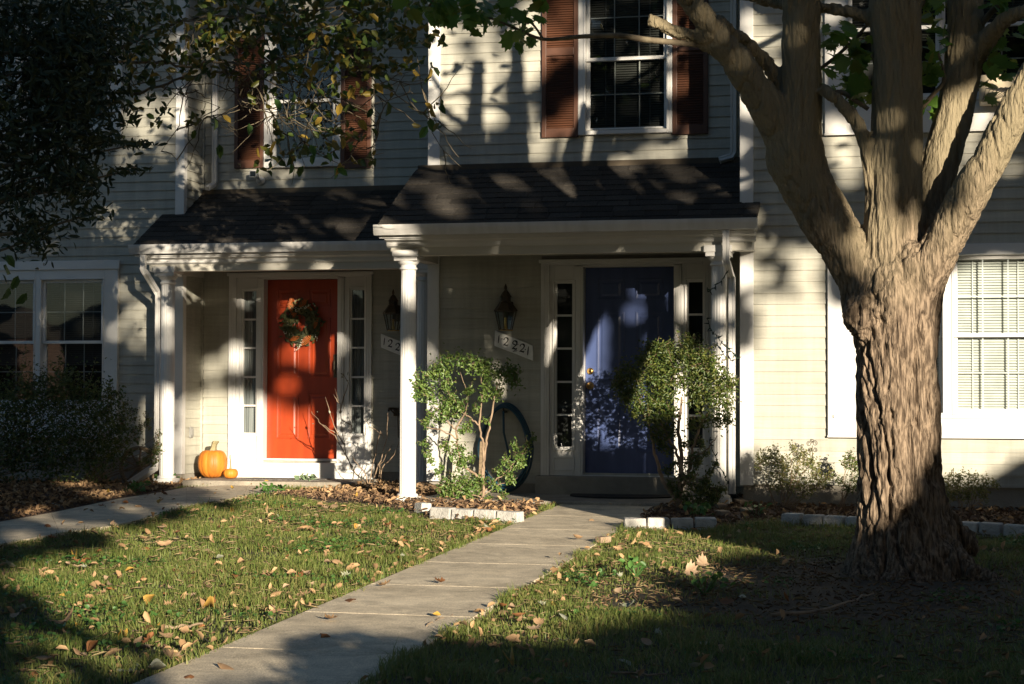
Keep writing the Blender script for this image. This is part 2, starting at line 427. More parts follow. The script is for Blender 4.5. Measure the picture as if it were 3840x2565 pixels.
def frame(m, x0, x1, z0, z1, w, y0, y1, wt=None, wb=None):
    wt = w if wt is None else wt; wb = w if wb is None else wb
    m.box(x0, x0 + w, y0, y1, z0, z1); m.box(x1 - w, x1, y0, y1, z0, z1)
    m.box(x0 + w, x1 - w, y0, y1, z1 - wt, z1); m.box(x0 + w, x1 - w, y0, y1, z0, z0 + wb)
    return m

def sash_window(parent, Yw, outer, gl, zr, cols=3, rows=2, blind=(0, 1), deep=0.5, casing=True, bars=True, bmat=None):
    """double-hung window: outer casing, two sashes with panes and grilles, a blind and the dark room behind"""
    x0, x1, z0, z1 = outer; a, b, c, d = gl
    m = MB()
    if casing:
        m.box(x0, a - 0.035, Yw - 0.050, Yw + 0.10, z0, z1); m.box(b + 0.035, x1, Yw - 0.050, Yw + 0.10, z0, z1)
        m.box(a - 0.035, b + 0.035, Yw - 0.050, Yw + 0.10, d + 0.035, z1); m.box(a - 0.035, b + 0.035, Yw - 0.062, Yw + 0.10, z0, c - 0.035)
        # stepped inner bead
        frame(m, a - 0.055, b + 0.055, c - 0.055, d + 0.055, 0.02, Yw - 0.058, Yw - 0.049)
    else:
        frame(m, a - 0.05, b + 0.05, c - 0.05, d + 0.05, 0.015, Yw - 0.058, Yw + 0.10)
    w = m.build('window', M_TRIM, parent, bevel=0.004)
    ov = 0.018
    frame(MB(), a - 0.034, b + 0.034, zr - ov, d + 0.034, 0.034, Yw - 0.012, Yw + 0.018).build('sash', M_TRIM, w, bevel=0.003)
    frame(MB(), a - 0.034, b + 0.034, c - 0.034, zr + ov, 0.034, Yw + 0.020, Yw + 0.048).build('sash', M_TRIM, w, bevel=0.003)
    for zz0, zz1, yy in ((zr + 0.012, d + 0.002, Yw + 0.003), (c - 0.002, zr - 0.012, Yw + 0.034)):
        MB().add([(a - .004, yy, zz0), (b + .004, yy, zz0), (b + .004, yy, zz1), (a - .004, yy, zz1)], [(0, 1, 2, 3)]).build('pane', M_GLASS, w)
        if bars:
            for k in range(1, cols):
                x = a + (b - a) * k / cols
                MB().box(x - 0.0055, x + 0.0055, yy + 0.003, yy + 0.011, zz0, zz1).build('muntin', M_TRIM if bmat else M_GREY, w)  # white grilles of the shaded windows painted grey as if in shade
            for k in range(1, rows):
                z = zz0 + (zz1 - zz0) * k / rows
                MB().box(a, b, yy + 0.0035, yy + 0.0105, z - 0.0055, z + 0.0055).build('muntin', M_TRIM if bmat else M_GREY, w)
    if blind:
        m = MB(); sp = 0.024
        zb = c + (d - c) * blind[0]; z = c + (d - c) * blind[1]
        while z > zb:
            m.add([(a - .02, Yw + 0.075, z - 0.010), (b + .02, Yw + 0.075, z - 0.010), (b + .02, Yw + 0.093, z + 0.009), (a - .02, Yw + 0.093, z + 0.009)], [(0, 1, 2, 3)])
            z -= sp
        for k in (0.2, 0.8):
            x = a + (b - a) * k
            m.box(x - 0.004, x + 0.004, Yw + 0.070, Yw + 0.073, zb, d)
        m.build('blind', bmat or M_BLIND_SHADE, w)
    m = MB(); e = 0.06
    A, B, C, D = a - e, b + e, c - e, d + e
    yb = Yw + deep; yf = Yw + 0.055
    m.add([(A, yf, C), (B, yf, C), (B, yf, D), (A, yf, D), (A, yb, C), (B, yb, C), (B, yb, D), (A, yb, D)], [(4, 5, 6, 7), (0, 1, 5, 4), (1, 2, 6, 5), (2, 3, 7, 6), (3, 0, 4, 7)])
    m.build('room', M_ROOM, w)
    return w

SLAT = {}
def shutter(parent, Yw, x0, x1, z0, z1):
    m = MB(); w = 0.045; zm = (z0 + z1) / 2
    frame(m, x0, x1, z0, z1, w, Yw - 0.048, Yw - 0.016, 0.07, 0.09)
    m.box(x0 + w, x1 - w, Yw - 0.047, Yw - 0.017, zm - 0.04, zm + 0.04)
    m.box(x0 + w, x1 - w, Yw - 0.024, Yw - 0.0165, z0 + 0.09, z1 - 0.07)
    s = m.build('shutter', M_SHUT, parent, bevel=0.003)
    L = x1 - x0 - 2 * w
    key = round(L, 3)
    if key not in SLAT:
        SLAT[key] = quadbox_mesh('louver', [(-L/2, -.018, -.009), (L/2, -.018, -.009), (L/2, -.012, -.011), (-L/2, -.012, -.011), (-L/2, -.002, .011), (L/2, -.002, .011), (L/2, .004, .009), (-L/2, .004, .009)],
                                 [(0, 3, 2, 1), (4, 5, 6, 7), (0, 1, 5, 4), (1, 2, 6, 5), (2, 3, 7, 6), (3, 0, 4, 7)], M_SHUT)
    for za, zb in ((z0 + 0.09, zm - 0.04), (zm + 0.04, z1 - 0.07)):
        z = za + 0.012
        while z < zb - 0.008:
            inst(SLAT[key], 'louver', s, ((x0 + x1) / 2, Yw - 0.026, z))
            z += 0.0235
    for zz in (z0 + 0.05, z1 - 0.04):
        for xx in (x0 + 0.02, x1 - 0.02):
            MB().tube([(xx, Yw - 0.052, zz), (xx, Yw - 0.040, zz)], 0.006, 8).build('screw', M_SHUT, s)
    return s

def entry(parent, Yw, sur, door, gl, gr, gz0, gz1, mts, M_D, knobs, side_room):
    """front door with a panelled surround and two sidelights"""
    x0, x1, z0, z1 = sur; a, b, c, d = door
    yd = Yw + 0.085
    m = MB()
    hw = z1 - d
    # outer casing
    m.box(x0, x0 + 0.085, Yw - 0.045, Yw + 0.12, z0, z1); m.box(x1 - 0.085, x1, Yw - 0.045, Yw + 0.12, z0, z1)
    m.box(x0 + 0.085, x1 - 0.085, Yw - 0.045, Yw + 0.12, d + 0.02, z1)
    m.box(x0 - 0.02, x1 + 0.02, Yw - 0.060, Yw - 0.02, z1 - 0.030, z1 + 0.004)
    for xx in (x0 + 0.028, x0 + 0.055, x1 - 0.037, x1 - 0.064):     # reeding on the casing
        m.box(xx, xx + 0.009, Yw - 0.052, Yw - 0.044, z0, d + 0.012)
    # door jambs
    for xa, xb in ((a - 0.075, a), (b, b + 0.075)):
        m.box(xa, xb, Yw - 0.030, Yw + 0.12, z0, d + 0.02)
        m.box(xa + 0.02, xb - 0.02, Yw - 0.037, Yw - 0.029, z0, d + 0.01)
    m.box(a - 0.075, b + 0.075, Yw - 0.030, Yw + 0.12, d, d + 0.02)
    s = m.build('door_surround', M_TRIM, parent, bevel=0.004)
    for (ga, gb), (sa, sb) in ((gl, (x0 + 0.085, a - 0.075)), (gr, (b + 0.075, x1 - 0.085))):
        m = MB()
        m.box(sa, ga - 0.02, Yw - 0.010, Yw + 0.10, z0, d + 0.02); m.box(gb + 0.02, sb, Yw - 0.010, Yw + 0.10, z0, d + 0.02)
        m.box(ga - 0.02, gb + 0.02, Yw - 0.010, Yw + 0.10, gz1 + 0.02, d + 0.02); m.box(ga - 0.02, gb + 0.02, Yw - 0.010, Yw + 0.10, z0, gz0 - 0.02)
        frame(m, ga - 0.036, gb + 0.036, gz0 - 0.036, gz1 + 0.036, 0.016, Yw - 0.026, Yw - 0.009)
        if gz0 - z0 > 0.2:
            frame(m, ga - 0.03, gb + 0.03, z0 + 0.05, gz0 - 0.10, 0.012, Yw - 0.020, Yw - 0.009)
        sl_ = m.build('sidelight', M_TRIM, parent, bevel=0.003)
        frame(MB(), ga - 0.02, gb + 0.02, gz0 - 0.02, gz1 + 0.02, 0.02, Yw + 0.002, Yw + 0.04).build('sash', M_TRIM, sl_)
        zz = [gz0] + list(mts) + [gz1]
        for i in range(len(zz) - 1):
            MB().add([(ga, Yw + 0.02, zz[i]), (gb, Yw + 0.02, zz[i]), (gb, Yw + 0.02, zz[i + 1]), (ga, Yw + 0.02, zz[i + 1])], [(0, 1, 2, 3)]).build('pane', M_GLASS, sl_)
            if i: MB().box(ga, gb, Yw + 0.004, Yw + 0.034, zz[i] - 0.010, zz[i] + 0.010).build('muntin', M_TRIM, sl_)
        if side_room == 'curtain':
            V = []; F = []; n = 40
            for k in range(n + 1):
                x = ga - 0.02 + (gb - ga + 0.04) * k / n; yy = Yw + 0.075 + 0.014 * math.sin(k * 1.15) + 0.006 * math.sin(k * 2.7)
                V += [(x, yy, gz0 - 0.02), (x, yy + 0.004, gz1 + 0.02)]
            for k in range(n): F.append((2 * k, 2 * k + 2, 2 * k + 3, 2 * k + 1))
            MB().add(V, F).build('curtain', M_CURT, sl_, smooth=True)
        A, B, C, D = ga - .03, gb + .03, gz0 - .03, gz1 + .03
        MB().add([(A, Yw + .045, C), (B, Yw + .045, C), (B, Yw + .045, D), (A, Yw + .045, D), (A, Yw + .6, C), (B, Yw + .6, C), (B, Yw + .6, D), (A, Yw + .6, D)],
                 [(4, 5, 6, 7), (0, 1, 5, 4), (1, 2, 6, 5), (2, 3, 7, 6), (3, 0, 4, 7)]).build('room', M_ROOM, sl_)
    # the door leaf
    dr = MB().box(a + 0.003, b - 0.003, yd, yd + 0.045, c + 0.012, d - 0.003).build('door', M_D, parent, bevel=0.003)
    W = b - a; H = d - c
    pw = W * 0.30; xs = (a + W * 0.135, b - W * 0.135 - pw)
    for fz0, fz1 in ((0.115, 0.365), (0.455, 0.785), (0.845, 0.945)):
        for xx in xs:
            m = MB(); p0, p1, q0, q1 = xx, xx + pw, c + H * fz0, c + H * fz1
            frame(m, p0, p1, q0, q1, 0.012, yd - 0.009, yd + 0.002)
            frame(m, p0 + .012, p1 - .012, q0 + .012, q1 - .012, 0.008, yd - 0.004, yd + 0.002)
            m.hexa([(p0 + .035, yd + .001, q0 + .035), (p1 - .035, yd + .001, q0 + .035), (p1 - .035, yd + .001, q1 - .035), (p0 + .035, yd + .001, q1 - .035)],
                   [(p0 + .055, yd - .007, q0 + .055), (p1 - .055, yd - .007, q0 + .055), (p1 - .055, yd - .007, q1 - .055), (p0 + .055, yd - .007, q1 - .055)])
            m.build('panel', M_D, dr, bevel=0.002)
    for kind, kx, kz, km in knobs:
        if kind == 'knob':
            MB().lathe([(0.036, 0), (0.036, .006), (0.014, .010), (0.014, .03), (0.030, .036), (0.034, .048), (0.028, .060), (0.01, .066)], (0, 0), 24)
            m = MB(); pr = [(0.036, 0), (0.036, .006), (0.014, .010), (0.014, .03), (0.030, .036), (0.034, .048), (0.028, .060), (0.01, .066)]
            _turned(m, pr, kx, yd, kz); m.build('knob', km, dr, smooth=True)
        elif kind == 'deadbolt':
            m = MB(); _turned(m, [(0.034, 0), (0.034, .008), (0.030, .014), (0.020, .022), (0.010, .024)], kx, yd, kz); m.build('deadbolt', km, dr, smooth=True)
        else:
            m = MB(); m.box(kx - .024, kx + .024, yd - .012, yd, kz - .13, kz + .13); m.tube([(kx, yd - .012, kz + .07), (kx, yd - .055, kz + .05), (kx, yd - .06, kz - .04), (kx, yd - .012, kz - .08)], .011, 8)
            m.build('handle_set', km, dr, bevel=0.004)
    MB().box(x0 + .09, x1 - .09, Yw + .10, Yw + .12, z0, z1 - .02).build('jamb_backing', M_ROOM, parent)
    MB().box(a - 0.02, b + 0.02, Yw - 0.035, Yw + 0.085, c - 0.014, c + 0.010).build('threshold', M_GUT, parent, bevel=0.004)
    return s
def _turned(m, prof, x, y, z, n=22):
    vs = []
    for r, d in prof:
        for k in range(n):
            t = 2 * math.pi * k / n
            vs.append((x + r * math.cos(t), y - d, z + r * math.sin(t)))
    fs = [(i * n + k, (i + 1) * n + k, (i + 1) * n + (k + 1) % n, i * n + (k + 1) % n) for i in range(len(prof) - 1) for k in range(n)]
    fs.append(tuple((len(prof) - 1) * n + k for k in range(n)))
    m.add(vs, fs)

def extx(m, poly, x0, x1):                            # polygon of (y, z) extruded along x
    n = len(poly)
    m.add([(x0, y, z) for y, z in poly] + [(x1, y, z) for y, z in poly],
          [tuple(range(n - 1, -1, -1)), tuple(range(n, 2 * n))] + [(k, (k + 1) % n, n + (k + 1) % n, n + k) for k in range(n)])
    return m

def column(parent, x, y, z0, z1):
    fl = lambda th, z: 1.0 - 0.045 * max(0.0, math.sin(th * 16)) ** 0.6
    H = z1 - z0
    prof = [(0.078 - 0.008 * (k / 12) ** 2, z0 + 0.07 + (H - 0.20) * k / 12) for k in range(13)]
    c = MB().lathe(prof, (x, y), 128, fl).build('column', M_TRIM, parent)
    m = MB(); m.box(x - .105, x + .105, y - .105, y + .105, z0, z0 + .045)
    m.lathe([(.098, z0 + .045), (.102, z0 + .055), (.098, z0 + .068), (.084, z0 + .076)], (x, y), 32)
    m.build('base', M_TRIM, c, bevel=0.004)
    m = MB(); m.lathe([(.074, z1 - .135), (.086, z1 - .128), (.086, z1 - .112), (.074, z1 - .106), (.074, z1 - .088), (.092, z1 - .074), (.104, z1 - .056), (.104, z1 - .05)], (x, y), 32)
    m.box(x - .112, x + .112, y - .112, y + .112, z1 - .05, z1 - .012); m.box(x - .125, x + .125, y - .125, y + .125, z1 - .013, z1 + .05)
    m.build('capital', M_TRIM, c, bevel=0.004)
    return c

def downspout(parent, pts, w=0.058, d=0.045, name='downspout'):
    m = MB(); n = len(pts); rings = []
    for i, p in enumerate(pts):
        p = Vector(p)
        t = (Vector(pts[min(i + 1, n - 1)]) - Vector(pts[max(i - 1, 0)])).normalized()
        u = Vector((1, 0, 0)) - t * t.x; u.normalize(); v = t.cross(u)
        ring = []
        prof = [(-w/2, -d/2), (-w/6, -d/2), (-w/8, -d/2 + .006), (w/8, -d/2 + .006), (w/6, -d/2), (w/2, -d/2), (w/2, d/2), (-w/2, d/2)]
        rings.append([p + u * q[0] - v * q[1] * (1 if v.y < 0 else -1) for q in prof])
    k = 8
    vs = [p for r in rings for p in r]
    fs = [(i * k + j, i * k + (j + 1) % k, (i + 1) * k + (j + 1) % k, (i + 1) * k + j) for i in range(n - 1) for j in range(k)]
    fs += [tuple(range(k)), tuple((n - 1) * k + j for j in range(k))]
    m.add(vs, fs)
    return m.build(name, M_GUT, parent)

SHINGLE = {}
def porch(parent, Yw, xl, xr, xlw, xrw, Yl, Yr, ztop, zg, zb, cols, beam, sl_end=True):
    """porch roof with shingles, gutter, frieze beam, ceiling and columns. xl/xr: eave ends; xlw/xrw: limits behind the neighbouring walls Yl/Yr"""
    Yg = Yw - 1.42
    ye = Yg + 0.10                                     # roof edge over the gutter
    rise = (ztop - zg) / (Yw - ye)
    ze = zg - 0.005
    zr = lambda y: ze + rise * (y - ye)
    m = MB()
    def slab(xa, xb, ya, yb):
        m.hexa([(xa, ya, zr(ya) - .03), (xb, ya, zr(ya) - .03), (xb, yb, zr(yb) - .03), (xa, yb, zr(yb) - .03)],
               [(xa, ya, zr(ya)), (xb, ya, zr(ya)), (xb, yb, zr(yb)), (xa, yb, zr(yb))])
    ym = min(max(Yl, ye + .01), Yw) if xl < xlw else Yw
    yn = min(max(Yr, ye + .01), Yw) if xr > xrw else Yw
    slab(xlw, xrw, ye - .03, Yw)
    if xl < xlw: slab(xl, xlw - .001, ye - .03, ym)
    if xr > xrw: slab(xrw + .001, xr, ye - .03, yn)
    roof = m.build('porch_roof', M_SHING, parent)
    ang = math.atan(rise); ex = 0.135; tw = 0.30
    if not SHINGLE:
        for i, q in enumerate((0.0, 0.03, -0.02)):
            SHINGLE[i] = quadbox_mesh('shingle', [(0, 0, .006), (tw - .006, 0, .006), (tw - .006, .20, -.002), (0, .20, -.002), (0, 0, .013 + q * .1), (tw - .006, 0, .013), (tw - .006, .20, .003), (0, .20, .003)],
                                      [(0, 3, 2, 1), (4, 5, 6, 7), (0, 1, 5, 4), (1, 2, 6, 5), (2, 3, 7, 6), (3, 0, 4, 7)], M_SHING)
    row = 0; y = ye - 0.035
    while y < Yw - 0.03:
        xa = xl if y < ym - .05 else xlw; xb = xr if y < yn - .05 else xrw
        x = xa - random.uniform(0, .25) - 0.0
        while x < xb - 0.02:
            s0 = max(x, xa); s1 = min(x + tw, xb)
            if s1 - s0 > .03:
                inst(SHINGLE[random.randrange(3)], 'shingle', roof, (s0, y, zr(y) + .002 * random.random()), rot=(ang, 0, 0), scale=((s1 - s0) / tw, min(1.0, (Yw - y) / math.cos(ang) / .2), 1))
            x += tw
        y += ex * math.cos(ang); row += 1
    # flashing where the roof meets the wall
    MB().box(xlw, xrw, Yw - .05, Yw - .019, zr(Yw) - .02, zr(Yw) + .035).build('flashing', M_DARKMET, parent)
    # gutter, fascia, frieze, ceiling
    g = [(Yg, zg), (Yg + .012, zg), (Yg + .012, zg - .012), (Yg + .02, zg - .045), (Yg + .038, zg - .085), (Yg + .10, zg - .085), (Yg + .10, zg - .097), (Yg + .03, zg - .097), (Yg + .026, zg - .085), (Yg + .006, zg - .04), (Yg, zg - .012)]
    mg = extx(MB(), g, xl - .01, xr + .01)
    for xx in (xl - .011, xr + .009):                  # end caps
        extx(mg, [(Yg + .001, zg - .001), (Yg + .10, zg - .001), (Yg + .10, zg - .096), (Yg + .03, zg - .096), (Yg + .007, zg - .04)], xx, xx + .003)
    mg.build('gutter', M_GUT, parent)
    MB().box(xl + .02, xr - .02, Yg + .105, Yg + .125, zg - .12, zg + .0).build('fascia', M_TRIM, parent)
    bx0, bx1, yb0, yb1 = beam
    extx(MB(), [(Yg + .128, zg - .115), (Yg + .128, zg - .135), (yb0 - .035, zg - .152), (yb0 - .035, zg - .185), (yb0 - .003, zg - .20), (yb0 - .003, zg - .115)], bx0 - .03, bx1 + .03).build('crown_moulding', M_TRIM, parent)
    m = MB(); m.box(bx0, bx1, yb0, yb1, zb, zg - .13)
    m.build('beam', M_BEAM, parent, bevel=0.003)
    # side beams back to the wall and the porch ceiling
    m = MB(); m.box(bx0 + .002, bx0 + .14, yb1 + .001, Yw - .02, zb + .002, zg - .135); m.build('beam', M_BEAM, parent)
    m = MB(); m.box(max(bx1 - .14, bx0 + .2), bx1 - .002, yb1 + .001, (Yw - .02), zb + .002, zg - .135); m.build('beam', M_BEAM, parent)
    MB().box(bx0 + .141, bx1 - .141, yb1 + .002, Yw - .018, zb + .09, zb + .11).build('porch_ceiling', M_BEAM, parent)
    # triangular cheek filling the roof end above the side beam
    MB().add([(bx0 + .01, yb1, zg - .13), (bx0 + .01, Yw - .02, zg - .13), (bx0 + .01, Yw - .02, zr(Yw) - .04), (bx0 + .01, ye, zg - .06)], [(0, 1, 2, 3)]).build('gable_cheek', M_BEAM, parent)
    for (cx, cy, cz0) in cols:
        column(parent, cx, cy, cz0, zb)
    return roof

# ---------------------------------------------------------------- house 1 (leftmost, mostly in the shade of trees)
h0 = thing('townhouse', ((X01 + XL) / 2, Y0 + 2, 0.0), 'shaded cream townhouse at the far left behind dark shrubs and trees', 'house', 'row of attached townhouses')
def rect(xa, ya, xb, yb, Y):                           # pixel rectangle -> x0, x1, z0, z1 on the plane Y
    p = P((xa + xb) / 2, ya, Y); q = P((xa + xb) / 2, yb, Y)
    xm = (ya + yb) / 2
    return (P(xa, xm, Y).x, P(xb, xm, Y).x, q.z, p.z)
w0 = rect(-260, 985, 447, 1640, Y0)
w0u = rect(-200, 75, 463, 535, Y0)
siding(h0, Y0, XL, X01 - .085, 0.30, ZT, [w0, w0u])
MB().box(XL, X01 - .001, Y0 - .004, Y0 + .3, -0.5, 0.30).build('foundation', M_FOUND, h0)
# corner trim and the return wall facing right
m = MB(); m.box(X01 - .085, X01 + .022, Y0 - .026, Y0 - .001, 0.12, ZT); m.box(X01 + .001, X01 + .022, Y0 - .0005, Y0 + .060, 0.12, ZT)
m.build('corner_trim', M_TRIM, h0, bevel=.003)
_z = 0.12
while _z < ZT - .02:
    inst(BOARD, 'siding_board', h0, (X01, Y0 + .060, _z), rot=(0, 0, math.pi / 2), scale=(Y1 - Y0 - .085, 1, 1)); _z += EXP
MB().box(X01 - .12, X01 - .001, Y0 + .001, Y1 + .3, -0.5, ZT).build('wall_backing', M_SHEATH, h0)
MB().box(X01 + .001, X01 + .03, Y1 - .045, Y1 - .018, 0.12, ZT).build('corner_trim', M_SIDE, h0)
MB().box(X01 - .10, X01 + .004, Y0 + .002, Y1, -.4, 0.12).build('foundation', M_FOUND, h0)
a, b, _, _ = rect(171, 0, 380, 0, Y0)
zt_, zm_, zb_ = P(275, 1061, Y0).z, P(275, 1283, Y0).z, P(275, 1500, Y0).z
g1 = (P(171, 1280, Y0).x, P(380, 1280, Y0).x, zb_, zt_)
g0 = (g1[0] - (g1[1] - g1[0]) - .155, g1[0] - .155, zb_, zt_)
def twin(parent, Yw, out, glasses, zr, **kw):
    m = MB(); xs = sorted(glasses)
    x0, x1, z0, z1 = out
    c, d = xs[0][2], xs[0][3]
    edges = [x0] + [v for g in xs for v in (g[0] - .05, g[1] + .05)] + [x1]
    for i in range(0, len(edges), 2): m.box(edges[i], edges[i + 1], Yw - .050, Yw + .10, z0, z1)
    for g in xs:
        m.box(g[0] - .05, g[1] + .05, Yw - .050, Yw + .10, d + .05, z1); m.box(g[0] - .05, g[1] + .05, Yw - .050, Yw + .10, z0, c - .05)
    m.box(x0 - .02, x1 + .02, Yw - .068, Yw - .048, z1 - .09, z1 + .01)
    m.box(x0 + .05, x1 - .05, Yw - .066, Yw - .049, c - .085, c - .055)
    m.box(x0 - .004, x1 + .004, Yw - .060, Yw - .0505, z0 - .008, z0 + .012)
    m.build('window_panelling', M_TRIM, parent, bevel=.004)
    for g in xs: sash_window(parent, Yw, (0, 0, 0, 0), g, zr, casing=False, **kw)
twin(h0, Y0, w0, [g0, g1], zm_, blind=(.3, 1))
gu = rect(100, 150, 400, 470, Y0); gu2 = (gu[0] - (gu[1] - gu[0]) - .15, gu[0] - .15, gu[2], gu[3])
twin(h0, Y0, w0u, [gu2, gu], (gu[2] + gu[3]) / 2, blind=(.3, 1))
# ---------------------------------------------------------------- house 2 (orange door)
h1 = thing('townhouse', ((X01 + X12) / 2, Y1 + 2, 0.0), 'recessed cream townhouse with the orange front door and wreath', 'house', 'row of attached townhouses')
SUR1 = (P(862, 1300, Y1).x, P(1397, 1300, Y1).x, P(1130, 1735, Y1).z, P(1130, 1023, Y1).z)
w1 = rect(996, 122, 1282, 628, Y1)
siding(h1, Y1, X01 + .03, X12, 0.15, ZT, [SUR1, w1])
g = (P(1034, 380, Y1).x, P(1244, 380, Y1).x, P(1140, 590, Y1).z, P(1140, 150, Y1).z)
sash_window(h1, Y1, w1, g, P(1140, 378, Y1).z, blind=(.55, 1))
for xa, xb in ((885, 994), (1284, 1396)):
    q = rect(xa, 133, xb, 632, Y1); shutter(h1, Y1, *q)
D1 = (P(991, 1400, Y1).x, P(1267, 1400, Y1).x, P(1130, 1723, Y1).z, P(1130, 1046, Y1).z)
zmt = [P(940, y, Y1).z for y in (1521, 1414, 1305, 1198)]
entry(h1, Y1, SUR1, D1, (P(913, 1350, Y1).x, P(959, 1350, Y1).x), (P(1318, 1350, Y1).x, P(1367, 1350, Y1).x), P(940, 1623, Y1).z, P(940, 1092, Y1).z, zmt, M_DOOR1,
      [('handle', P(1250, 1370, Y1).x, P(1250, 1372, Y1).z, M_DARKMET)], 'curtain')
ZS1 = 0.075                                            # top of the slab in front of the orange door
MB().box(SUR1[0] - .05, SUR1[1] + .05, Y1 - .16, Y1 + .05, ZS1 - .02, SUR1[2] + .004).build('door_step', M_TRIM, h1, bevel=.008)
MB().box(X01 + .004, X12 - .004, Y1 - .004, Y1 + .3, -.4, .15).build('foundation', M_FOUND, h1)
ztop, zg, zb = 3.29, 2.59, 2.315
xe1 = P(483, 917, Y1 - 1.42).x
Yc1 = Y1 - 1.12
cxl = P(627, 1500, Yc1).x; cxr = P(1588, 1400, Yc1).x
b1l = P(560, 985, Yc1 - .07).x
porch(h1, Y1, xe1, X12 - .002, X01 + .002, X12 - .002, Y0 - .02, Y1, ztop, zg, zb, [(cxl, Yc1, .055), (cxr, Yc1, .0)], (b1l, X12 - .01, Yc1 - .07, Yc1 + .07))
# downspouts: porch gutter, and the one from the main roof that ends on the porch roof
Yg1 = Y1 - 1.42
A = P(537, 955, Yg1 + .06); B_ = P(537, 1010, Yg1 + .07); C_ = P(585, 1108, Yc1 + .03)
xd = P(592, 1400, Yc1 + .03).x
downspout(h1, [A, B_, (B_.x + .02, B_.y + .02, B_.z - .04), (xd - .02, Yc1 + .02, C_.z + .05), (xd, Yc1 + .03, C_.z), (xd, Yc1 + .03, .30)])
e = P(531, 1790, Yc1 - .20)
downspout(h1, [(xd, Yc1 + .03, .29), (xd - .015, Yc1 + .02, .22), (xd - .25, Yc1 - .12, .035)], w=.075, d=.055, name='downspout_foot')
xd2 = P(806, 500, Y1 - .06).x
zz = P(806, 700, Y1 - .06).z
downspout(h1, [(xd2, Y1 - .055, ZT), (xd2, Y1 - .055, zz + .06), (xd2 - .01, Y1 - .07, zz + .02), (xd2 - .05, Y1 - .16, zz - .03)])
# ---------------------------------------------------------------- house 3 (blue door)
h2 = thing('townhouse', ((X12 + X23) / 2, Y2 + 2, 0.0), 'cream townhouse with the blue front door and brown shuttered upper window', 'house', 'row of attached townhouses')
SUR2 = (P(2031, 1400, Y2).x, P(2670, 1400, Y2).x, P(2360, 1787, Y2).z, P(2360, 972, Y2).z)
w2 = (P(2172, 250, Y2).x, P(2523, 250, Y2).x, P(2350, 504, Y2).z, 5.25)
siding(h2, Y2, X12 + .10, X23, 0.13, ZT, [SUR2, w2])
m = MB(); m.box(X12 - .022, X12 + .10, Y2 - .028, Y2 - .001, .14, ZT); m.box(X12 - .022, X12 - .001, Y2, Y2 + .08, .14, ZT); m.build('corner_trim', M_TRIM, h2, bevel=.003)
MB().box(X12, X12 + .12, Y2 + .101, Y1 + .4, -.4, ZT).build('wall_backing', M_SIDE, h2)
_z = 0.14
while _z < ZT - .02:
    inst(BOARD, 'siding_board', h2, (X12, Y1 - .02, _z), rot=(0, 0, -math.pi / 2), scale=(Y1 - Y2 - .10, 1, 1)); _z += EXP
g = (P(2212, 250, Y2).x, P(2489, 250, Y2).x, P(2350, 476, Y2).z, 5.12)
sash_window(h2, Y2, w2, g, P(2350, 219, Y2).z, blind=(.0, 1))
for xa, xb, yb in ((2035, 2171, 517), (2524, 2657, 505)):
    shutter(h2, Y2, P(xa, 300, Y2).x, P(xb, 300, Y2).x, P((xa + xb) / 2, yb, Y2).z, 5.25)
D2 = (P(2188, 1400, Y2).x, P(2528, 1400, Y2).x, P(2360, 1787, Y2).z, P(2360, 1000, Y2).z)
zmt = [P(2116, y, Y2).z for y in (1556, 1432, 1307, 1183)]
entry(h2, Y2, SUR2, D2, (P(2087, 1400, Y2).x, P(2145, 1400, Y2).x), (P(2582, 1400, Y2).x, P(2640, 1400, Y2).x), P(2116, 1675, Y2).z, P(2116, 1063, Y2).z, zmt, M_DOOR2,
      [('deadbolt', P(2214, 1392, Y2 + .085).x, P(2214, 1392, Y2 + .085).z, M_BRASS), ('knob', P(2214, 1447, Y2 + .085).x, P(2214, 1447, Y2 + .085).z, M_BRASS)], 'room')
ZS2 = 0.022
MB().box(SUR2[0] - .03, X23 - .25, Y2 - .14, Y2 + .05, ZS2 - .03, SUR2[2] + .002).build('door_step', M_FOUND, h2, bevel=.008)
MB().box(X12 + .004, X23 - .004, Y2 - .004, Y2 + .3, -.4, .13).build('foundation', M_FOUND, h2)
Yc2 = Y2 - 1.12
zt2 = 3.275
xe2l = P(1402, 840, Y2 - 1.42).x; xe2r = P(2832, 822, Y2 - 1.42).x
c2l = P(1530, 1400, Yc2).x; c2r = P(2697, 1400, Yc2).x
b2l = P(1465, 940, Yc2 - .07).x; b2r = P(2822, 930, Yc2 - .07).x
porch(h2, Y2, xe2l, xe2r, X12 - .12, X23 - .002, Y2, Y3 - .02, zt2, 2.585, 2.31, [(c2l, Yc2, .0), (c2r, Yc2, .03)], (b2l, b2r, Yc2 - .07, Yc2 + .07))
Yg2 = Y2 - 1.42
A = P(2723, 862, Yg2 + .06); B_ = P(2723, 975, Yg2 + .08); C_ = P(2744, 1040, Yc2 - .10)
xd = P(2745, 1400, Yc2 - .06).x
downspout(h2, [A, B_, (B_.x + .01, B_.y + .01, B_.z - .03), (xd - .01, Yc2 - .11, C_.z + .03), (xd, Yc2 - .06, C_.z), (xd, Yc2 - .06, .12)])
xd2 = P(2750, 400, Y2 - .06).x; zz = P(2750, 590, Y2 - .06).z
downspout(h2, [(xd2, Y2 - .055, ZT), (xd2, Y2 - .055, zz + .05), (xd2 - .015, Y2 - .06, zz + .01), (xd2 - .13, Y2 - .09, zz - .03)])
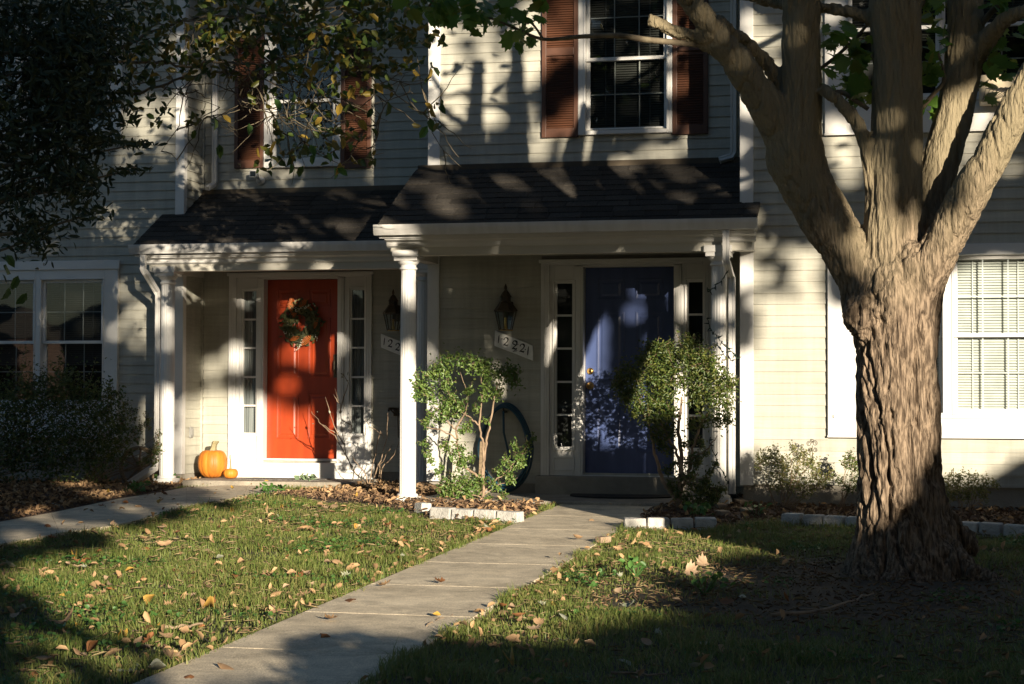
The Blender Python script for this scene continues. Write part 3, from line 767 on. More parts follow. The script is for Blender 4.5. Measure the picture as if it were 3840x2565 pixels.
# ---------------------------------------------------------------- house 4 (right, behind the maple)
h3 = thing('townhouse', ((X23 + XR) / 2, Y3 + 2, 0.0), 'cream townhouse at the right with wide white-panelled windows behind the maple', 'house', 'row of attached townhouses')
WX = P(3105, 1300, Y3).x
w3 = (WX, XR - .6, P(3300, 1638, Y3).z, P(3300, 925, Y3).z)
w3u = (P(3094, 300, Y3).x, XR - .6, P(3300, 502, Y3).z, 5.30)
siding(h3, Y3, X23 + .10, XR, P(2950, 1817, Y3).z, ZT, [w3, w3u])
ZF3 = P(2950, 1817, Y3).z
m = MB(); m.box(X23 - .022, X23 + .10, Y3 - .028, Y3 - .001, ZF3 - .01, ZT); m.box(X23 - .022, X23 - .001, Y3, Y3 + .08, ZF3 - .01, ZT); m.build('corner_trim', M_TRIM, h3, bevel=.003)
MB().box(X23, X23 + .12, Y3 + .101, Y2 + .3, -.4, ZT).build('wall_backing', M_SIDE, h3)
_z = ZF3
while _z < ZT - .02:
    inst(BOARD, 'siding_board', h3, (X23, Y2 - .02, _z), rot=(0, 0, -math.pi / 2), scale=(Y2 - Y3 - .10, 1, 1)); _z += EXP
MB().box(X23 + .004, XR, Y3 + .012, Y3 + .3, -.5, ZF3).build('foundation', M_FOUND, h3)
def gl3(xa, xb, ya, yb): return (P(xa, (ya + yb) / 2, Y3).x, P(xb, (ya + yb) / 2, Y3).x, P(3500, yb, Y3).z, P(3500, ya, Y3).z)
ga = gl3(3240, 3520, 975, 1533); wd = ga[1] - ga[0]
gb_ = (P(3591, 1300, Y3).x, P(3591, 1300, Y3).x + wd, ga[2], ga[3])
gc = (gb_[1] + .17, gb_[1] + .17 + wd, ga[2], ga[3])
twin(h3, Y3, w3, [ga, gb_, gc], P(3600, 1257, Y3).z, blind=(0, 1), deep=.3, bmat=M_BLIND)
ga = (P(3196, 200, Y3).x, P(3508, 200, Y3).x, P(3350, 352, Y3).z, 5.12); wd = ga[1] - ga[0]
gb_ = (P(3545, 200, Y3).x, P(3545, 200, Y3).x + wd, ga[2], ga[3]); gc = (gb_[1] + .12, gb_[1] + .12 + wd, ga[2], ga[3])
twin(h3, Y3, w3u, [ga, gb_, gc], P(3640, 95, Y3).z, blind=(.35, .9), deep=.5)
# main roofs over all four houses (above the picture)
for hh, xa, xb, yw in ((h0, XL, X01, Y0), (h1, X01, X12, Y1), (h2, X12, X23, Y2), (h3, X23, XR, Y3)):
    MB().hexa([(xa, yw - .35, ZT), (xb, yw - .35, ZT), (xb, yw + 4.5, ZT + 2.3), (xa, yw + 4.5, ZT + 2.3)], [(xa, yw - .35, ZT + .15), (xb, yw - .35, ZT + .15), (xb, yw + 4.5, ZT + 2.45), (xa, yw + 4.5, ZT + 2.45)]).build('main_roof', M_SHING, hh)
    MB().box(xa + .01, xb - .01, yw + .72, yw + 6.0, -.4, ZT - .01).build('house_body', M_SHEATH, hh)
# ================================================================ ground, paths, beds
def pts2(pl): return [(p.x, p.y) for p in pl]
def inpoly(x, y, poly):
    x = np.asarray(x); y = np.asarray(y); c = np.zeros(x.shape, bool); n = len(poly)
    for i in range(n):
        x0, y0 = poly[i]; x1, y1 = poly[(i + 1) % n]
        if y0 == y1: continue
        c ^= ((y0 > y) != (y1 > y)) & (x < (x1 - x0) * (y - y0) / (y1 - y0) + x0)
    return c
_perm = rng.permutation(256)
_perm = np.concatenate([_perm, _perm, _perm])
_vals = rng.random(256)
def vnoise(x, y, z):                                   # smooth value noise in 0..1
    xi = np.floor(x).astype(int); yi = np.floor(y).astype(int); zi = np.floor(z).astype(int)
    xf, yf, zf = x - xi, y - yi, z - zi
    s = lambda t: t * t * (3 - 2 * t)
    u, v, w = s(xf), s(yf), s(zf)
    def h(a, b, c): return _vals[_perm[_perm[_perm[a & 255] + (b & 255)] + (c & 255)]]
    def lp(a, b, t): return a + (b - a) * t
    return lp(lp(lp(h(xi, yi, zi), h(xi + 1, yi, zi), u), lp(h(xi, yi + 1, zi), h(xi + 1, yi + 1, zi), u), v),
              lp(lp(h(xi, yi, zi + 1), h(xi + 1, yi, zi + 1), u), lp(h(xi, yi + 1, zi + 1), h(xi + 1, yi + 1, zi + 1), u), v), w)
# front path edges
pl0, pl1 = G(521, 2565), G(1700, 2074)
pr0, pr1 = G(1403, 2565), G(2253, 2034)
def xy(p): return Vector((p.x, p.y))
dl = (xy(pl1) - xy(pl0)).normalized(); dr_ = (xy(pr1) - xy(pr0)).normalized()
pd = (dl + dr_).normalized()                           # direction of the path
pn = Vector((pd.y, -pd.x))                             # to its right
oL = (xy(pl0).dot(pn) + xy(pl1).dot(pn)) / 2; oR = (xy(pr0).dot(pn) + xy(pr1).dot(pn)) / 2
SLAB2_Y = 16.55
def path_pt(s, o): return pd * s + pn * o              # s along the path, o across
PATH = [tuple(path_pt(-2.0, oL)), tuple(path_pt(-2.0, oR)), tuple(path_pt(40, oR)), tuple(path_pt(40, oL))]
sL = (SLAB2_Y - pn.y * oL) / pd.y; sR = (SLAB2_Y - pn.y * oR) / pd.y
PATH[2] = tuple(path_pt(sR, oR)); PATH[3] = tuple(path_pt(sL, oL))
SLAB2 = [(X12 + .2, SLAB2_Y), (X23 - .35, SLAB2_Y), (X23 - .35, Y2), (X12 + .2, Y2)]
SLAB1 = [(cxl + .12, 18.62), (P(1330, 1800, 18.62).x, 18.62), (P(1330, 1800, 18.62).x, Y1), (cxl + .12, Y1)]
up1 = [G(x, y) for x, y in ((-420, 2055), (0, 1969), (191, 1935), (446, 1881), (600, 1856), (700, 1836), (930, 1826), (1060, 1826))]
lo1 = [G(x, y) for x, y in ((-420, 2150), (0, 2055), (223, 2012), (415, 1986), (542, 1956), (700, 1910), (914, 1870), (1063, 1851))]
PATH1 = pts2(up1) + pts2(lo1[::-1])
BEDA = [(-14, 12), (-14, Y0)] + [(X01, Y0), (X01, Y1), (cxl + .12, Y1), (cxl + .12, 18.62)] + pts2(up1[::-1][3:])
BEDB = pts2([G(*q) for q in ((1000, 1866), (1150, 1880), (1400, 1905), (1540, 1930), (1600, 1945), (1800, 1962), (1960, 1962), (2046, 1897))]) + [(X12 + .9, SLAB2_Y), (X12 + .2, SLAB2_Y), (X12 + .2, Y2), (X12, Y1), (SLAB1[2][0], Y1), (SLAB1[1][0], 18.62)]
BEDC = pts2([G(*q) for q in ((2345, 1992), (2400, 1925), (2500, 1898))]) + [(X23 - .9, SLAB2_Y), (X23 - .35, SLAB2_Y), (X23 - .35, Y2), (X23, Y2), (X23 + .1, Y3)] + pts2([G(*q) for q in ((2800, 1975), (2700, 1990))])
BEDD = [(X23 - .05, Y3), (XR, Y3)] + pts2([G(*q) for q in ((4600, 2060), (3850, 2016), (3450, 1992), (2935, 1966), (2790, 1975))])
TREE = G(3365, 2150); TREE = Vector((TREE.x, TREE.y, gz(TREE.x, TREE.y)))
def hard(x, y): return inpoly(x, y, PATH) | inpoly(x, y, SLAB2) | inpoly(x, y, SLAB1) | inpoly(x, y, PATH1)
def beds(x, y): return inpoly(x, y, BEDA) | inpoly(x, y, BEDB) | inpoly(x, y, BEDC) | inpoly(x, y, BEDD)
def bare(x, y):                                        # how bare the soil is round the tree, 0..1
    x = np.asarray(x, float); y = np.asarray(y, float)
    r = np.hypot((x - TREE.x + .1) * 0.85, (y - TREE.y + .9) * 0.75)
    return np.clip(1.7 - r / 1.05 + 1.1 * (vnoise(x * 1.7, y * 1.7, x * 0 + 3.3) - .5), 0, 1)
xs = np.concatenate([np.linspace(-160, -14, 14)[:-1], np.arange(-14, 5.01, .06), np.linspace(5, 160, 14)[1:]])
ys = np.concatenate([np.linspace(-160, 6.4, 24)[:-1], np.arange(6.4, 20.01, .06), np.linspace(20, 200, 12)[1:]])
GX, GY = np.meshgrid(xs, ys)
GZ = gzv(GX, GY)
nearm = (GX > -14) & (GX < 5) & (GY > 6.4) & (GY < 20)
bd = beds(GX, GY)
hd = hard(GX, GY)
GZ += nearm * (0.030 * (vnoise(GX * 1.3, GY * 1.3, GX * 0) - .5) + 0.014 * (vnoise(GX * 7, GY * 7, GX * 0 + 5) - .5))
GZ += bd * (0.012 + 0.022 * vnoise(GX * 5, GY * 5, GX * 0 + 9)) * (~hd)
GZ -= hd * 0.06
V = np.stack([GX, GY, GZ], -1).reshape(-1, 3)
nx, ny = len(xs), len(ys)
ii = (np.arange(ny - 1)[:, None] * nx + np.arange(nx - 1)[None, :]).ravel()
F = np.stack([ii, ii + 1, ii + nx + 1, ii + nx], -1)
gr = arrmesh('ground', V, F, M_SOIL, None, smooth=True)
gr.data.materials.append(M_MULCH)
cx_ = (xs[:-1] + xs[1:]) / 2; cy_ = (ys[:-1] + ys[1:]) / 2
CXX, CYY = np.meshgrid(cx_, cy_)
gr.data.polygons.foreach_set('material_index', beds(CXX, CYY).astype(np.int32).ravel())
gr['kind'] = 'structure'
def on_ground(x, y):
    return gz(x, y)
# street behind the camera
st = MB().box(-60, 60, -13.5, -6.5, -0.50, -0.352).build('road', M_ROAD); st['kind'] = 'structure'

def slab_piece(parent, corners, lift=0.02, th=.10, name='slab'):
    m = MB()
    top = [(x, y, z + lift) for x, y, z in corners]; bot = [(x, y, z - th) for x, y, z in corners]
    m.hexa(bot, top)
    return m.build(name, M_CONC, parent, bevel=.003)
fp = bpy.data.objects.new('front_path', None); COL.objects.link(fp); fp['kind'] = 'structure'
fp['label'] = 'straight concrete front path crossing the lawn to the blue door'
OFF[fp.name] = Vector((0, 0, 0))
def s_of(px, py):
    p = G(px, py); return xy(p).dot(pd)
js = [s_of(*q) for q in ((825, 2443), (1159, 2306), (1421, 2211), (1564, 2130), (1720, 2062), (1830, 1998), (1950, 1940))]
stp = (js[-1] - js[0]) / (len(js) - 1)
ks = [js[0] + stp * k for k in range(-4, 9)]
for k in range(len(ks) - 1):
    a0, a1 = ks[k] + .004, ks[k + 1] - .004
    A_, B2 = path_pt(a0, oL), path_pt(a0, oR); C2, D_ = path_pt(a1, oR), path_pt(a1, oL)
    if A_.y > SLAB2_Y and B2.y > SLAB2_Y: break
    if k + 2 == len(ks) or C2.y > SLAB2_Y or D_.y > SLAB2_Y:
        C2, D_ = path_pt(sR - .006, oR), path_pt(sL - .006, oL)
        slab_piece(fp, [(q.x, q.y, gz(q.x, q.y)) for q in (A_, B2, C2, D_)])
        break
    slab_piece(fp, [(q.x, q.y, gz(q.x, q.y)) for q in (A_, B2, C2, D_)])
sp_ = bpy.data.objects.new('side_path', None); COL.objects.link(sp_); sp_['kind'] = 'structure'
sp_['label'] = 'shaded concrete path curving in from the left to the orange door'
OFF[sp_.name] = Vector((0, 0, 0))
for k in range(len(up1) - 1):
    q = [lo1[k], lo1[k + 1], up1[k + 1], up1[k]]
    c = sum((Vector(v) for v in q), Vector()) / 4
    q = [c + (v - c) * 0.998 for v in q]
    slab_piece(sp_, [(v.x, v.y, gz(v.x, v.y)) for v in q], lift=.028)
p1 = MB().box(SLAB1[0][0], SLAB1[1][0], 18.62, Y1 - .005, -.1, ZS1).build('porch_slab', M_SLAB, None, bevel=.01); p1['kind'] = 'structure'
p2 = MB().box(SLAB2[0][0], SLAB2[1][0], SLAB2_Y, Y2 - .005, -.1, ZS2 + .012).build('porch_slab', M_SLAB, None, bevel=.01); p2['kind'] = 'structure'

# ---------------------------------------------------------------- concrete edging blocks
ORD = ['leftmost', 'second from the left', 'third from the left', 'fourth from the left', 'fifth from the left', 'sixth from the left', 'seventh from the left', 'eighth from the left', 'ninth from the left', 'tenth from the left', 'eleventh from the left']
def blocks(ptsA, label, group, hh=.10):
    for k, (cx, cy, ang, L) in enumerate(ptsA):
        z = gz(cx, cy)
        c, s = math.cos(ang), math.sin(ang)
        m = MB(); w = .055
        def tr(u, v): return (cx + c * u - s * v, cy + s * u + c * v)
        j = [random.uniform(-.006, .006) for _ in range(8)]
        bot = [(*tr(-L/2 + j[0], -w), z - .05), (*tr(L/2 + j[1], -w), z - .05), (*tr(L/2 + j[2], w), z - .05), (*tr(-L/2 + j[3], w), z - .05)]
        top = [(*tr(-L/2 + j[0] + .006, -w + .012), z + hh + j[4]), (*tr(L/2 + j[1] - .006, -w + .012), z + hh + j[5]), (*tr(L/2 + j[2] - .006, w), z + hh + j[6]), (*tr(-L/2 + j[3] + .006, w), z + hh + j[7])]
        m.hexa(bot, top)
        m.thing('edging_block', M_STONE, label % ORD[k], 'edging block', group, bevel=.010)
def row(pa, pb, n, skip=(), bend=0.0):
    A_, B2 = G(*pa), G(*pb)
    out = []
    L = (xy(B2) - xy(A_)).length / n; ang = math.atan2(B2.y - A_.y, B2.x - A_.x)
    for k in range(n):
        if k in skip: continue
        q = A_.lerp(B2, (k + .5) / n)
        out.append((q.x, q.y, ang, L - .008))
    return out
rB = row((1620, 1945), (1954, 1966), 4)
q0 = G(1588, 1930)
rB = [(q0.x - .02, q0.y + .04, rB[0][2] - .5, .16)] + rB
blocks(rB, 'sunlit grey edging block before the open shrub, %s of five', 'edging blocks below the sunlit shrub')
blocks(row((2334, 1990), (2692, 1990), 4), 'bluish edging block below the dense shrub, %s of four', 'edging blocks below the dense shrub')
blocks(row((2934, 1970), (3852, 2018), 11, skip=(4, 5, 6)), 'grey edging block of the long row by the maple, %s', 'edging blocks either side of the maple')
# ================================================================ small things
# ---------------------------------------------------------------- pumpkins
def pumpkin(name, c, rad, hgt, ribs, stem, label, lean=(.03, 0)):
    t = thing(name, c, label, 'pumpkin', 'pumpkins by the orange door')
    n = 96; V = []; F = []; rows = 22
    for i in range(rows + 1):
        ph = math.pi * i / rows
        for k in range(n):
            th = 2 * math.pi * k / n
            cr = abs(math.sin(th * ribs / 2)) ** 0.55
            r = rad * (math.sin(ph) ** 0.62) * (0.955 + 0.045 * cr)
            z = hgt / 2 - hgt / 2 * math.cos(ph) * (0.97 + .03 * cr)
            if i == 0 or i == rows: r = 0.004
            if ph > 2.2: z -= (ph - 2.2) ** 2 * hgt * 0.10
            V.append((c[0] + r * math.cos(th), c[1] + r * math.sin(th), c[2] + z))
    for i in range(rows):
        for k in range(n): F.append((i * n + k, i * n + (k + 1) % n, (i + 1) * n + (k + 1) % n, (i + 1) * n + k))
    MB().add(V, F).build('body', M_PUMP, t, smooth=True)
    m = MB(); pts = []
    for k, (dx, dz) in enumerate(stem[1]): pts.append((c[0] + dx, c[1] - .01, c[2] + hgt * .9 + dz))
    nn = 10; vs = []; L = len(pts)
    for i, p in enumerate(pts):
        for k in range(nn):
            th = 2 * math.pi * k / nn; r = stem[0][i] * (1 + .22 * (k % 2))
            vs.append((p[0] + r * math.cos(th), p[1] + r * math.sin(th), p[2]))
    fs = [(i * nn + k, i * nn + (k + 1) % nn, (i + 1) * nn + (k + 1) % nn, (i + 1) * nn + k) for i in range(L - 1) for k in range(nn)] + [tuple((L - 1) * nn + k for k in range(nn))]
    m.add(vs, fs).build('stem', M_PSTEM, t)
pc = P(797, 1787, 19.22)
pumpkin('pumpkin', (pc.x, 19.22, ZS1 + .001), .165, .325, 12, ([.042, .030, .028, .034, .030], [(0, 0), (.012, .04), (.022, .075), (.034, .10), (.042, .115)]), 'large tall orange pumpkin standing on the porch slab')
pc = P(865, 1790, 19.10)
pumpkin('pumpkin', (pc.x, 19.10, ZS1 + .001), .082, .115, 10, ([.012, .007, .006, .007, .005], [(0, 0), (.002, .04), (0, .09), (-.006, .13), (-.004, .16)]), 'small orange pumpkin with a long stem beside the large pumpkin')
# ---------------------------------------------------------------- door mats
mx0, mx1 = P(918, 1798, 19.0).x, P(1210, 1798, 19.0).x
m = MB()
m.box(mx0, mx1, 18.84, 19.26, ZS1 + .001, ZS1 + .010)
m.thing('doormat', M_MAT1, 'flat grey rectangular doormat on the slab before the orange door', 'doormat', bevel=.003)
mc = (P(2136, 1850, 17.5).x + P(2533, 1850, 17.5).x) / 2; mw = (P(2533, 1850, 17.5).x - P(2136, 1850, 17.5).x) / 2
pl = [(mc - mw, 17.66)] + [(mc - mw * math.cos(math.pi * k / 24), 17.60 - .50 * math.sin(math.pi * k / 24) ** .8) for k in range(25)] + [(mc + mw, 17.66)]
z0 = ZS2 + .013
m = MB(); n = len(pl)
m.add([(x, y, z0) for x, y in pl] + [(x, y, z0 + .014) for x, y in pl], [tuple(range(n - 1, -1, -1)), tuple(range(n, 2 * n))] + [(k, (k + 1) % n, n + (k + 1) % n, n + k) for k in range(n)])
m.thing('doormat', M_MAT2, 'black half-oval doormat on the slab before the blue door', 'doormat')
# ---------------------------------------------------------------- house number signs
def ribbon(path, w0, ws, cx, cz, y, ang, sc):
    """flat stroke along a path with varying width -> one prism mesh"""
    m = MB(); n = len(path); L = []; Rr = []
    for i, (x, z) in enumerate(path):
        xa, za = path[max(i - 1, 0)]; xb, zb = path[min(i + 1, n - 1)]
        tx, tz = xb - xa, zb - za; l = math.hypot(tx, tz) or 1; nx_, nz_ = -tz / l, tx / l
        w = w0 * ws[min(len(ws) - 1, int(i / (n - 1) * (len(ws) - 1) + .5))] / 2
        L.append((x + nx_ * w, z + nz_ * w)); Rr.append((x - nx_ * w, z - nz_ * w))
    ca, sa = math.cos(ang), math.sin(ang)
    tf = lambda q: (cx + sc * (q[0] * ca - q[1] * sa), cz + sc * (q[0] * sa + q[1] * ca))
    for i in range(n - 1):
        a_, b_, c_, d_ = tf(L[i]), tf(Rr[i]), tf(Rr[i + 1]), tf(L[i + 1])
        m.hexa([(a_[0], y, a_[1]), (b_[0], y, b_[1]), (c_[0], y, c_[1]), (d_[0], y, d_[1])], [(a_[0], y - .003, a_[1]), (b_[0], y - .003, b_[1]), (c_[0], y - .003, c_[1]), (d_[0], y - .003, d_[1])])
    return m
def arc(cx, cz, r, a0, a1, n=10): return [(cx + r * math.cos(R(a0 + (a1 - a0) * k / n)), cz + r * math.sin(R(a0 + (a1 - a0) * k / n))) for k in range(n + 1)]
ONE = ([(.02, .5), (0.0, .3), (-.01, 0), (-.02, -.3), (-.03, -.5)], [.25, .8, 1.0, .8, .5])
TWO = (arc(-.17, .22, .07, 200, 20, 6)[:1] + arc(0, .24, .24, 170, -20, 12) + [(.16, .02), (.0, -.16), (-.16, -.30), (-.26, -.42), (-.12, -.36), (.05, -.40), (.20, -.44), (.28, -.30)], [1.3, .6, .5, .7, 1.1, 1.3, 1.0, .7, .6, .9, 1.2, .5])
def sign(cs, digits, Yw, label, slope):
    xs_ = [p.x for p in cs]; zs_ = [p.z for p in cs]
    t = thing('house_number_sign', (sum(xs_) / 4, Yw - .02, min(zs_)), label, 'sign', 'house number signs')
    MB().prism([(p.x, p.z) for p in (cs[0], cs[3], cs[2], cs[1])], Yw - .040, Yw - .019).build('board', M_SIGN, t, bevel=.002)
    for kind, cx, cz, sc in digits:
        pa, ws = ONE if kind == '1' else TWO
        ribbon(pa, .15 if kind == '2' else .13, ws, cx, cz, Yw - .0405, -.08, sc).build('numeral', M_INK, t)
    return t
cs = [P(1857, 1239, Y2 - .03), P(1999, 1296, Y2 - .03), P(2000, 1353, Y2 - .03), P(1855, 1297, Y2 - .03)]
def sp(px, py, Y): q = P(px, py, Y); return q.x, q.z
dg = []
for kind, px, py, sc in (('1', 1870.5, 1271, .085), ('2', 1897, 1281.5, .085), ('2', 1930, 1294.5, .090), ('2', 1958, 1305.5, .085), ('1', 1980.5, 1315.5, .088)):
    x, z = sp(px, py, Y2 - .04); dg.append((kind, x, z, sc))
s2 = sign(cs, dg, Y2, 'slanted white house number board reading 12221 beside the blue door', 0)
# the middle numeral is painted over with a second stroke and a small flourish
x, z = sp(1932, 1299, Y2 - .04)
ribbon([(-.28, .30), (-.1, .2), (.12, .12), (.36, .22)], .10, [.4, 1, .8, .3], x, z, Y2 - .0445, 0, .10).build('numeral_mark', M_INK, s2)
ribbon([(-.22, -.52), (-.05, -.44), (.1, -.46), (.24, -.40)], .09, [.4, 1, .8, .3], x, z, Y2 - .0445, 0, .10).build('numeral_mark', M_INK, s2)
for px, py in ((1882, 1271), (1970, 1311)):
    x, z = sp(px, py, Y2 - .04); m = MB(); _turned(m, [(.006, 0), (.005, .004)], x, Y2 - .040, z, 10); m.build('dot', M_INK, s2)
k1 = Y1 / Y2
a0 = P(1429, 1251, Y1 - .03); wS = (cs[1].x - cs[0].x); hS = cs[0].z - cs[3].z; dz = cs[0].z - cs[1].z
c1 = [a0, Vector((a0.x + wS, 0, a0.z - dz)), Vector((a0.x + wS, 0, a0.z - dz - hS)), Vector((a0.x + .003, 0, a0.z - hS))]
dg = []
for kind, px, py, sc in (('1', 1441.5, 1280, .085), ('2', 1463, 1288, .085), ('2', 1491, 1301, .085)):
    x, z = sp(px, py, Y1 - .04); dg.append((kind, x, z, sc))
sign(c1, dg, Y1, 'slanted white house number board reading 122, partly hidden by the white column', 0)
# ---------------------------------------------------------------- wall lanterns
def lantern(cx, Yw, zb_, zt_, label):
    H = zt_ - zb_
    t = thing('wall_lantern', (cx, Yw - .1, zb_), label, 'lantern', 'wall lanterns beside the doors')
    y = Yw - .15
    m = MB(); m.box(cx - .045, cx + .045, Yw - .032, Yw - .018, zb_ + H * .22, zb_ + H * .62); m.build('back_plate', M_DARKMET, t, bevel=.004)
    MB().tube([(cx, Yw - .03, zb_ + H * .50), (cx, Yw - .08, zb_ + H * .62), (cx, y, zb_ + H * .60)], .010, 8).build('arm', M_DARKMET, t)
    rb, rt_ = .066, .108; z1, z2 = zb_, zb_ + H * .40
    def ring(r, z): return [(cx + r * math.cos(R(30 + 60 * k)), y + r * math.sin(R(30 + 60 * k)), z) for k in range(6)]
    A_, B2 = ring(rb, z1), ring(rt_, z2)
    m = MB()
    for k in range(6): m.tube([A_[k], B2[k]], .0055, 6)
    for rr in (A_, B2):
        for k in range(6): m.tube([rr[k], rr[(k + 1) % 6]], .0055, 6)
    m.build('cage', M_DARKMET, t)
    for k in range(6):
        j = (k + 1) % 6
        MB().add([A_[k], A_[j], B2[j], B2[k]], [(0, 1, 2, 3)]).build('glass_pane', M_GLASS, t)
    m = MB(); z = z2
    m.lathe([(rt_ + .012, z), (rt_ + .012, z + .012), (.062, z + H * .19), (.066, z + H * .20), (.050, z + H * .22), (.050, z + H * .30), (.060, z + H * .31), (.030, z + H * .42), (.010, z + H * .47), (.016, z + H * .51), (.012, z + H * .55), (.004, z + H * .60)], (cx, y), 6)
    m.build('cap', M_DARKMET, t)
    m = MB(); m.lathe([(rb + .006, z1 - .01), (rb + .006, z1), (.02, z1 + .01), (.014, z1 + .05)], (cx, y), 6)
    m.tube([(cx, y, z1 + .05), (cx, y, z1 + .12)], .012, 8); m.build('lamp_base', M_BRASS, t)
q = P(1896, 1237, Y2 - .15)
lantern(q.x, Y2, q.z, P(1896, 1064, Y2 - .15).z, 'dark six-sided wall lantern above the house number by the blue door')
q = P(1474, 1238, Y1 - .15)
lantern(q.x, Y1, q.z, P(1474, 1085, Y1 - .15).z, 'dark wall lantern beside the orange door, half behind the white column')
# ---------------------------------------------------------------- wreath on the orange door
wc = P(1126, 1212, Y1); yw = Y1 + .06; RW = .165
t = thing('wreath', (wc.x, yw, wc.z - .2), 'autumn wreath of orange ferns and white berries on the orange door', 'wreath')
V = []; F = []; tone = []
for k in range(900):
    th = rng.uniform(0, 2 * math.pi); r = RW + rng.normal(0, .038); y = yw - abs(rng.normal(.03, .02))
    c = np.array([wc.x + r * math.cos(th), y, wc.z + r * math.sin(th)])
    d = th + math.pi / 2 + rng.normal(0, .8); L = rng.uniform(.03, .075); w = L * .22
    u = np.array([math.cos(d), rng.normal(0, .35), math.sin(d)]); n_ = np.array([-math.sin(d), rng.normal(0, .3), math.cos(d)])
    b = len(V)
    V += [c - u * L / 2, c + n_ * w, c + u * L / 2, c - n_ * w]; F.append((b, b + 1, b + 2, b + 3)); tone += [rng.random() ** 2] * 4
arrmesh('foliage', np.array(V), np.array(F), M_WREATH, t, col=tone)
MB().tube([(wc.x + RW * math.cos(2 * math.pi * k / 28), yw - .02, wc.z + RW * math.sin(2 * math.pi * k / 28)) for k in range(29)], .014, 6).build('vine_ring', M_TWIG, t)
def fern(px, py, ang, L, w):
    L, w = L * 1.25, w * 1.35
    q = P(px, py, yw - .05); m = MB(); n = 9
    for k in range(n):
        s = (k + .5) / n - .5; ww = w * math.sin(math.pi * (k + .8) / (n + .6))
        cx, cz = q.x + L * s * math.cos(ang), q.z + L * s * math.sin(ang)
        ux, uz = math.cos(ang), math.sin(ang); vx, vz = -uz, ux; h = L / n * .36; yy = q.y - .012 * math.cos(s * 3)
        for sg in (1, -1):
            m.add([(cx - ux * h, yy, cz - uz * h), (cx + ux * h, yy, cz + uz * h), (cx + ux * h * 1.6 + sg * vx * ww, yy - .01, cz + uz * h * 1.6 + sg * vz * ww), (cx + sg * vx * ww, yy - .012, cz + sg * vz * ww)], [(0, 1, 2, 3)])
    m.build('fern_leaf', M_WRUST, t)
for a in ((1092, 1150, 1.7, .12, .026), (1102, 1182, .4, .07, .02), (1138, 1138, .75, .11, .022), (1162, 1158, -.5, .06, .016), (1149, 1278, .8, .13, .030), (1105, 1270, .35, .10, .02), (1186, 1215, 1.2, .1, .016), (1096, 1125, 1.5, .05, .02)): fern(*a)
def berries(px, py, px2, py2, n):
    m = MB()
    for k in range(n):
        q = P(px + (px2 - px) * k / n + rng.normal(0, 2.6), py + (py2 - py) * k / n + rng.normal(0, 3.0), yw - .06 - .01 * rng.random())
        r = rng.uniform(.005, .008)
        m.lathe([(.001, q.z - r), (r * .8, q.z - r * .6), (r, q.z), (r * .8, q.z + r * .6), (.001, q.z + r)], (q.x, q.y), 6)
    m.build('berry_spray', M_WWHITE, t, smooth=True)
berries(1104, 1164, 1164, 1145, 34); berries(1135, 1276, 1114, 1315, 16); berries(1186, 1258, 1189, 1282, 6); berries(1062, 1247, 1096, 1252, 8); berries(1176, 1140, 1184, 1150, 4)
# ---------------------------------------------------------------- security light above the porch roof
q = P(957, 655, Y1 - .12)
t = thing('security_light', (q.x, Y1 - .1, q.z - .08), 'small white security camera light on the wall above the porch roof', 'security light')
m = MB(); _turned(m, [(.05, 0), (.05, .02), (.03, .045), (.018, .06)], q.x + .03, Y1 - .018, q.z - .06, 16); m.build('base', M_PLAST, t, smooth=True)
MB().tube([(q.x + .03, Y1 - .06, q.z - .06), (q.x + .02, Y1 - .10, q.z - .02)], .014, 8).build('arm', M_PLAST, t)
m = MB(); m.hexa([(q.x - .045, Y1 - .19, q.z - .04), (q.x + .045, Y1 - .19, q.z - .04), (q.x + .035, Y1 - .07, q.z - .03), (q.x - .035, Y1 - .07, q.z - .03)], [(q.x - .045, Y1 - .19, q.z + .045), (q.x + .045, Y1 - .19, q.z + .045), (q.x + .035, Y1 - .07, q.z + .03), (q.x - .035, Y1 - .07, q.z + .03)])
m.build('housing', M_PLAST, t, bevel=.01)
MB().box(q.x - .032, q.x + .032, Y1 - .196, Y1 - .189, q.z - .026, q.z + .032).build('lens', M_LENS, t, bevel=.004)
# ---------------------------------------------------------------- outlet cover on the return wall
q = PX(717, 1621, X01 + .02)
t = thing('outlet_cover', (X01 + .02, q.y, q.z - .06), 'small grey outlet cover on the sunlit side wall left of the pumpkins', 'outlet cover')
MB().box(X01 + .012, X01 + .030, q.y - .045, q.y + .045, q.z - .062, q.z + .062).build('plate', M_GREY, t, bevel=.006)
MB().box(X01 + .0305, X01 + .042, q.y - .028, q.y + .028, q.z - .040, q.z + .040).build('flap', M_GREY, t, bevel=.005)
# ---------------------------------------------------------------- dark hook bracket behind the column
q = P(1478, 1540, Y1 - .1)
t = thing('wall_bracket', (q.x, Y1, q.z - .1), 'dark metal hook bracket on the wall left of the white column', 'bracket')
MB().box(q.x - .03, q.x + .03, Y1 - .03, Y1 - .016, q.z - .06, q.z + .03).build('plate', M_DARKMET, t, bevel=.003)
MB().tube([(q.x, Y1 - .03, q.z + .02), (q.x - .04, Y1 - .16, q.z + .025), (q.x - .03, Y1 - .20, q.z + .0)], .012, 8).build('hook', M_DARKMET, t)
MB().tube([(q.x, Y1 - .03, q.z - .05), (q.x - .03, Y1 - .13, q.z + .01)], .009, 8).build('brace', M_DARKMET, t)
MB().tube([(q.x + .02, Y1 - .03, q.z - .02), (q.x + .03, Y1 - .05, q.z - .16), (q.x + .035, Y1 - .05, q.z - .30)], .006, 6).build('chain', M_DARKMET, t)
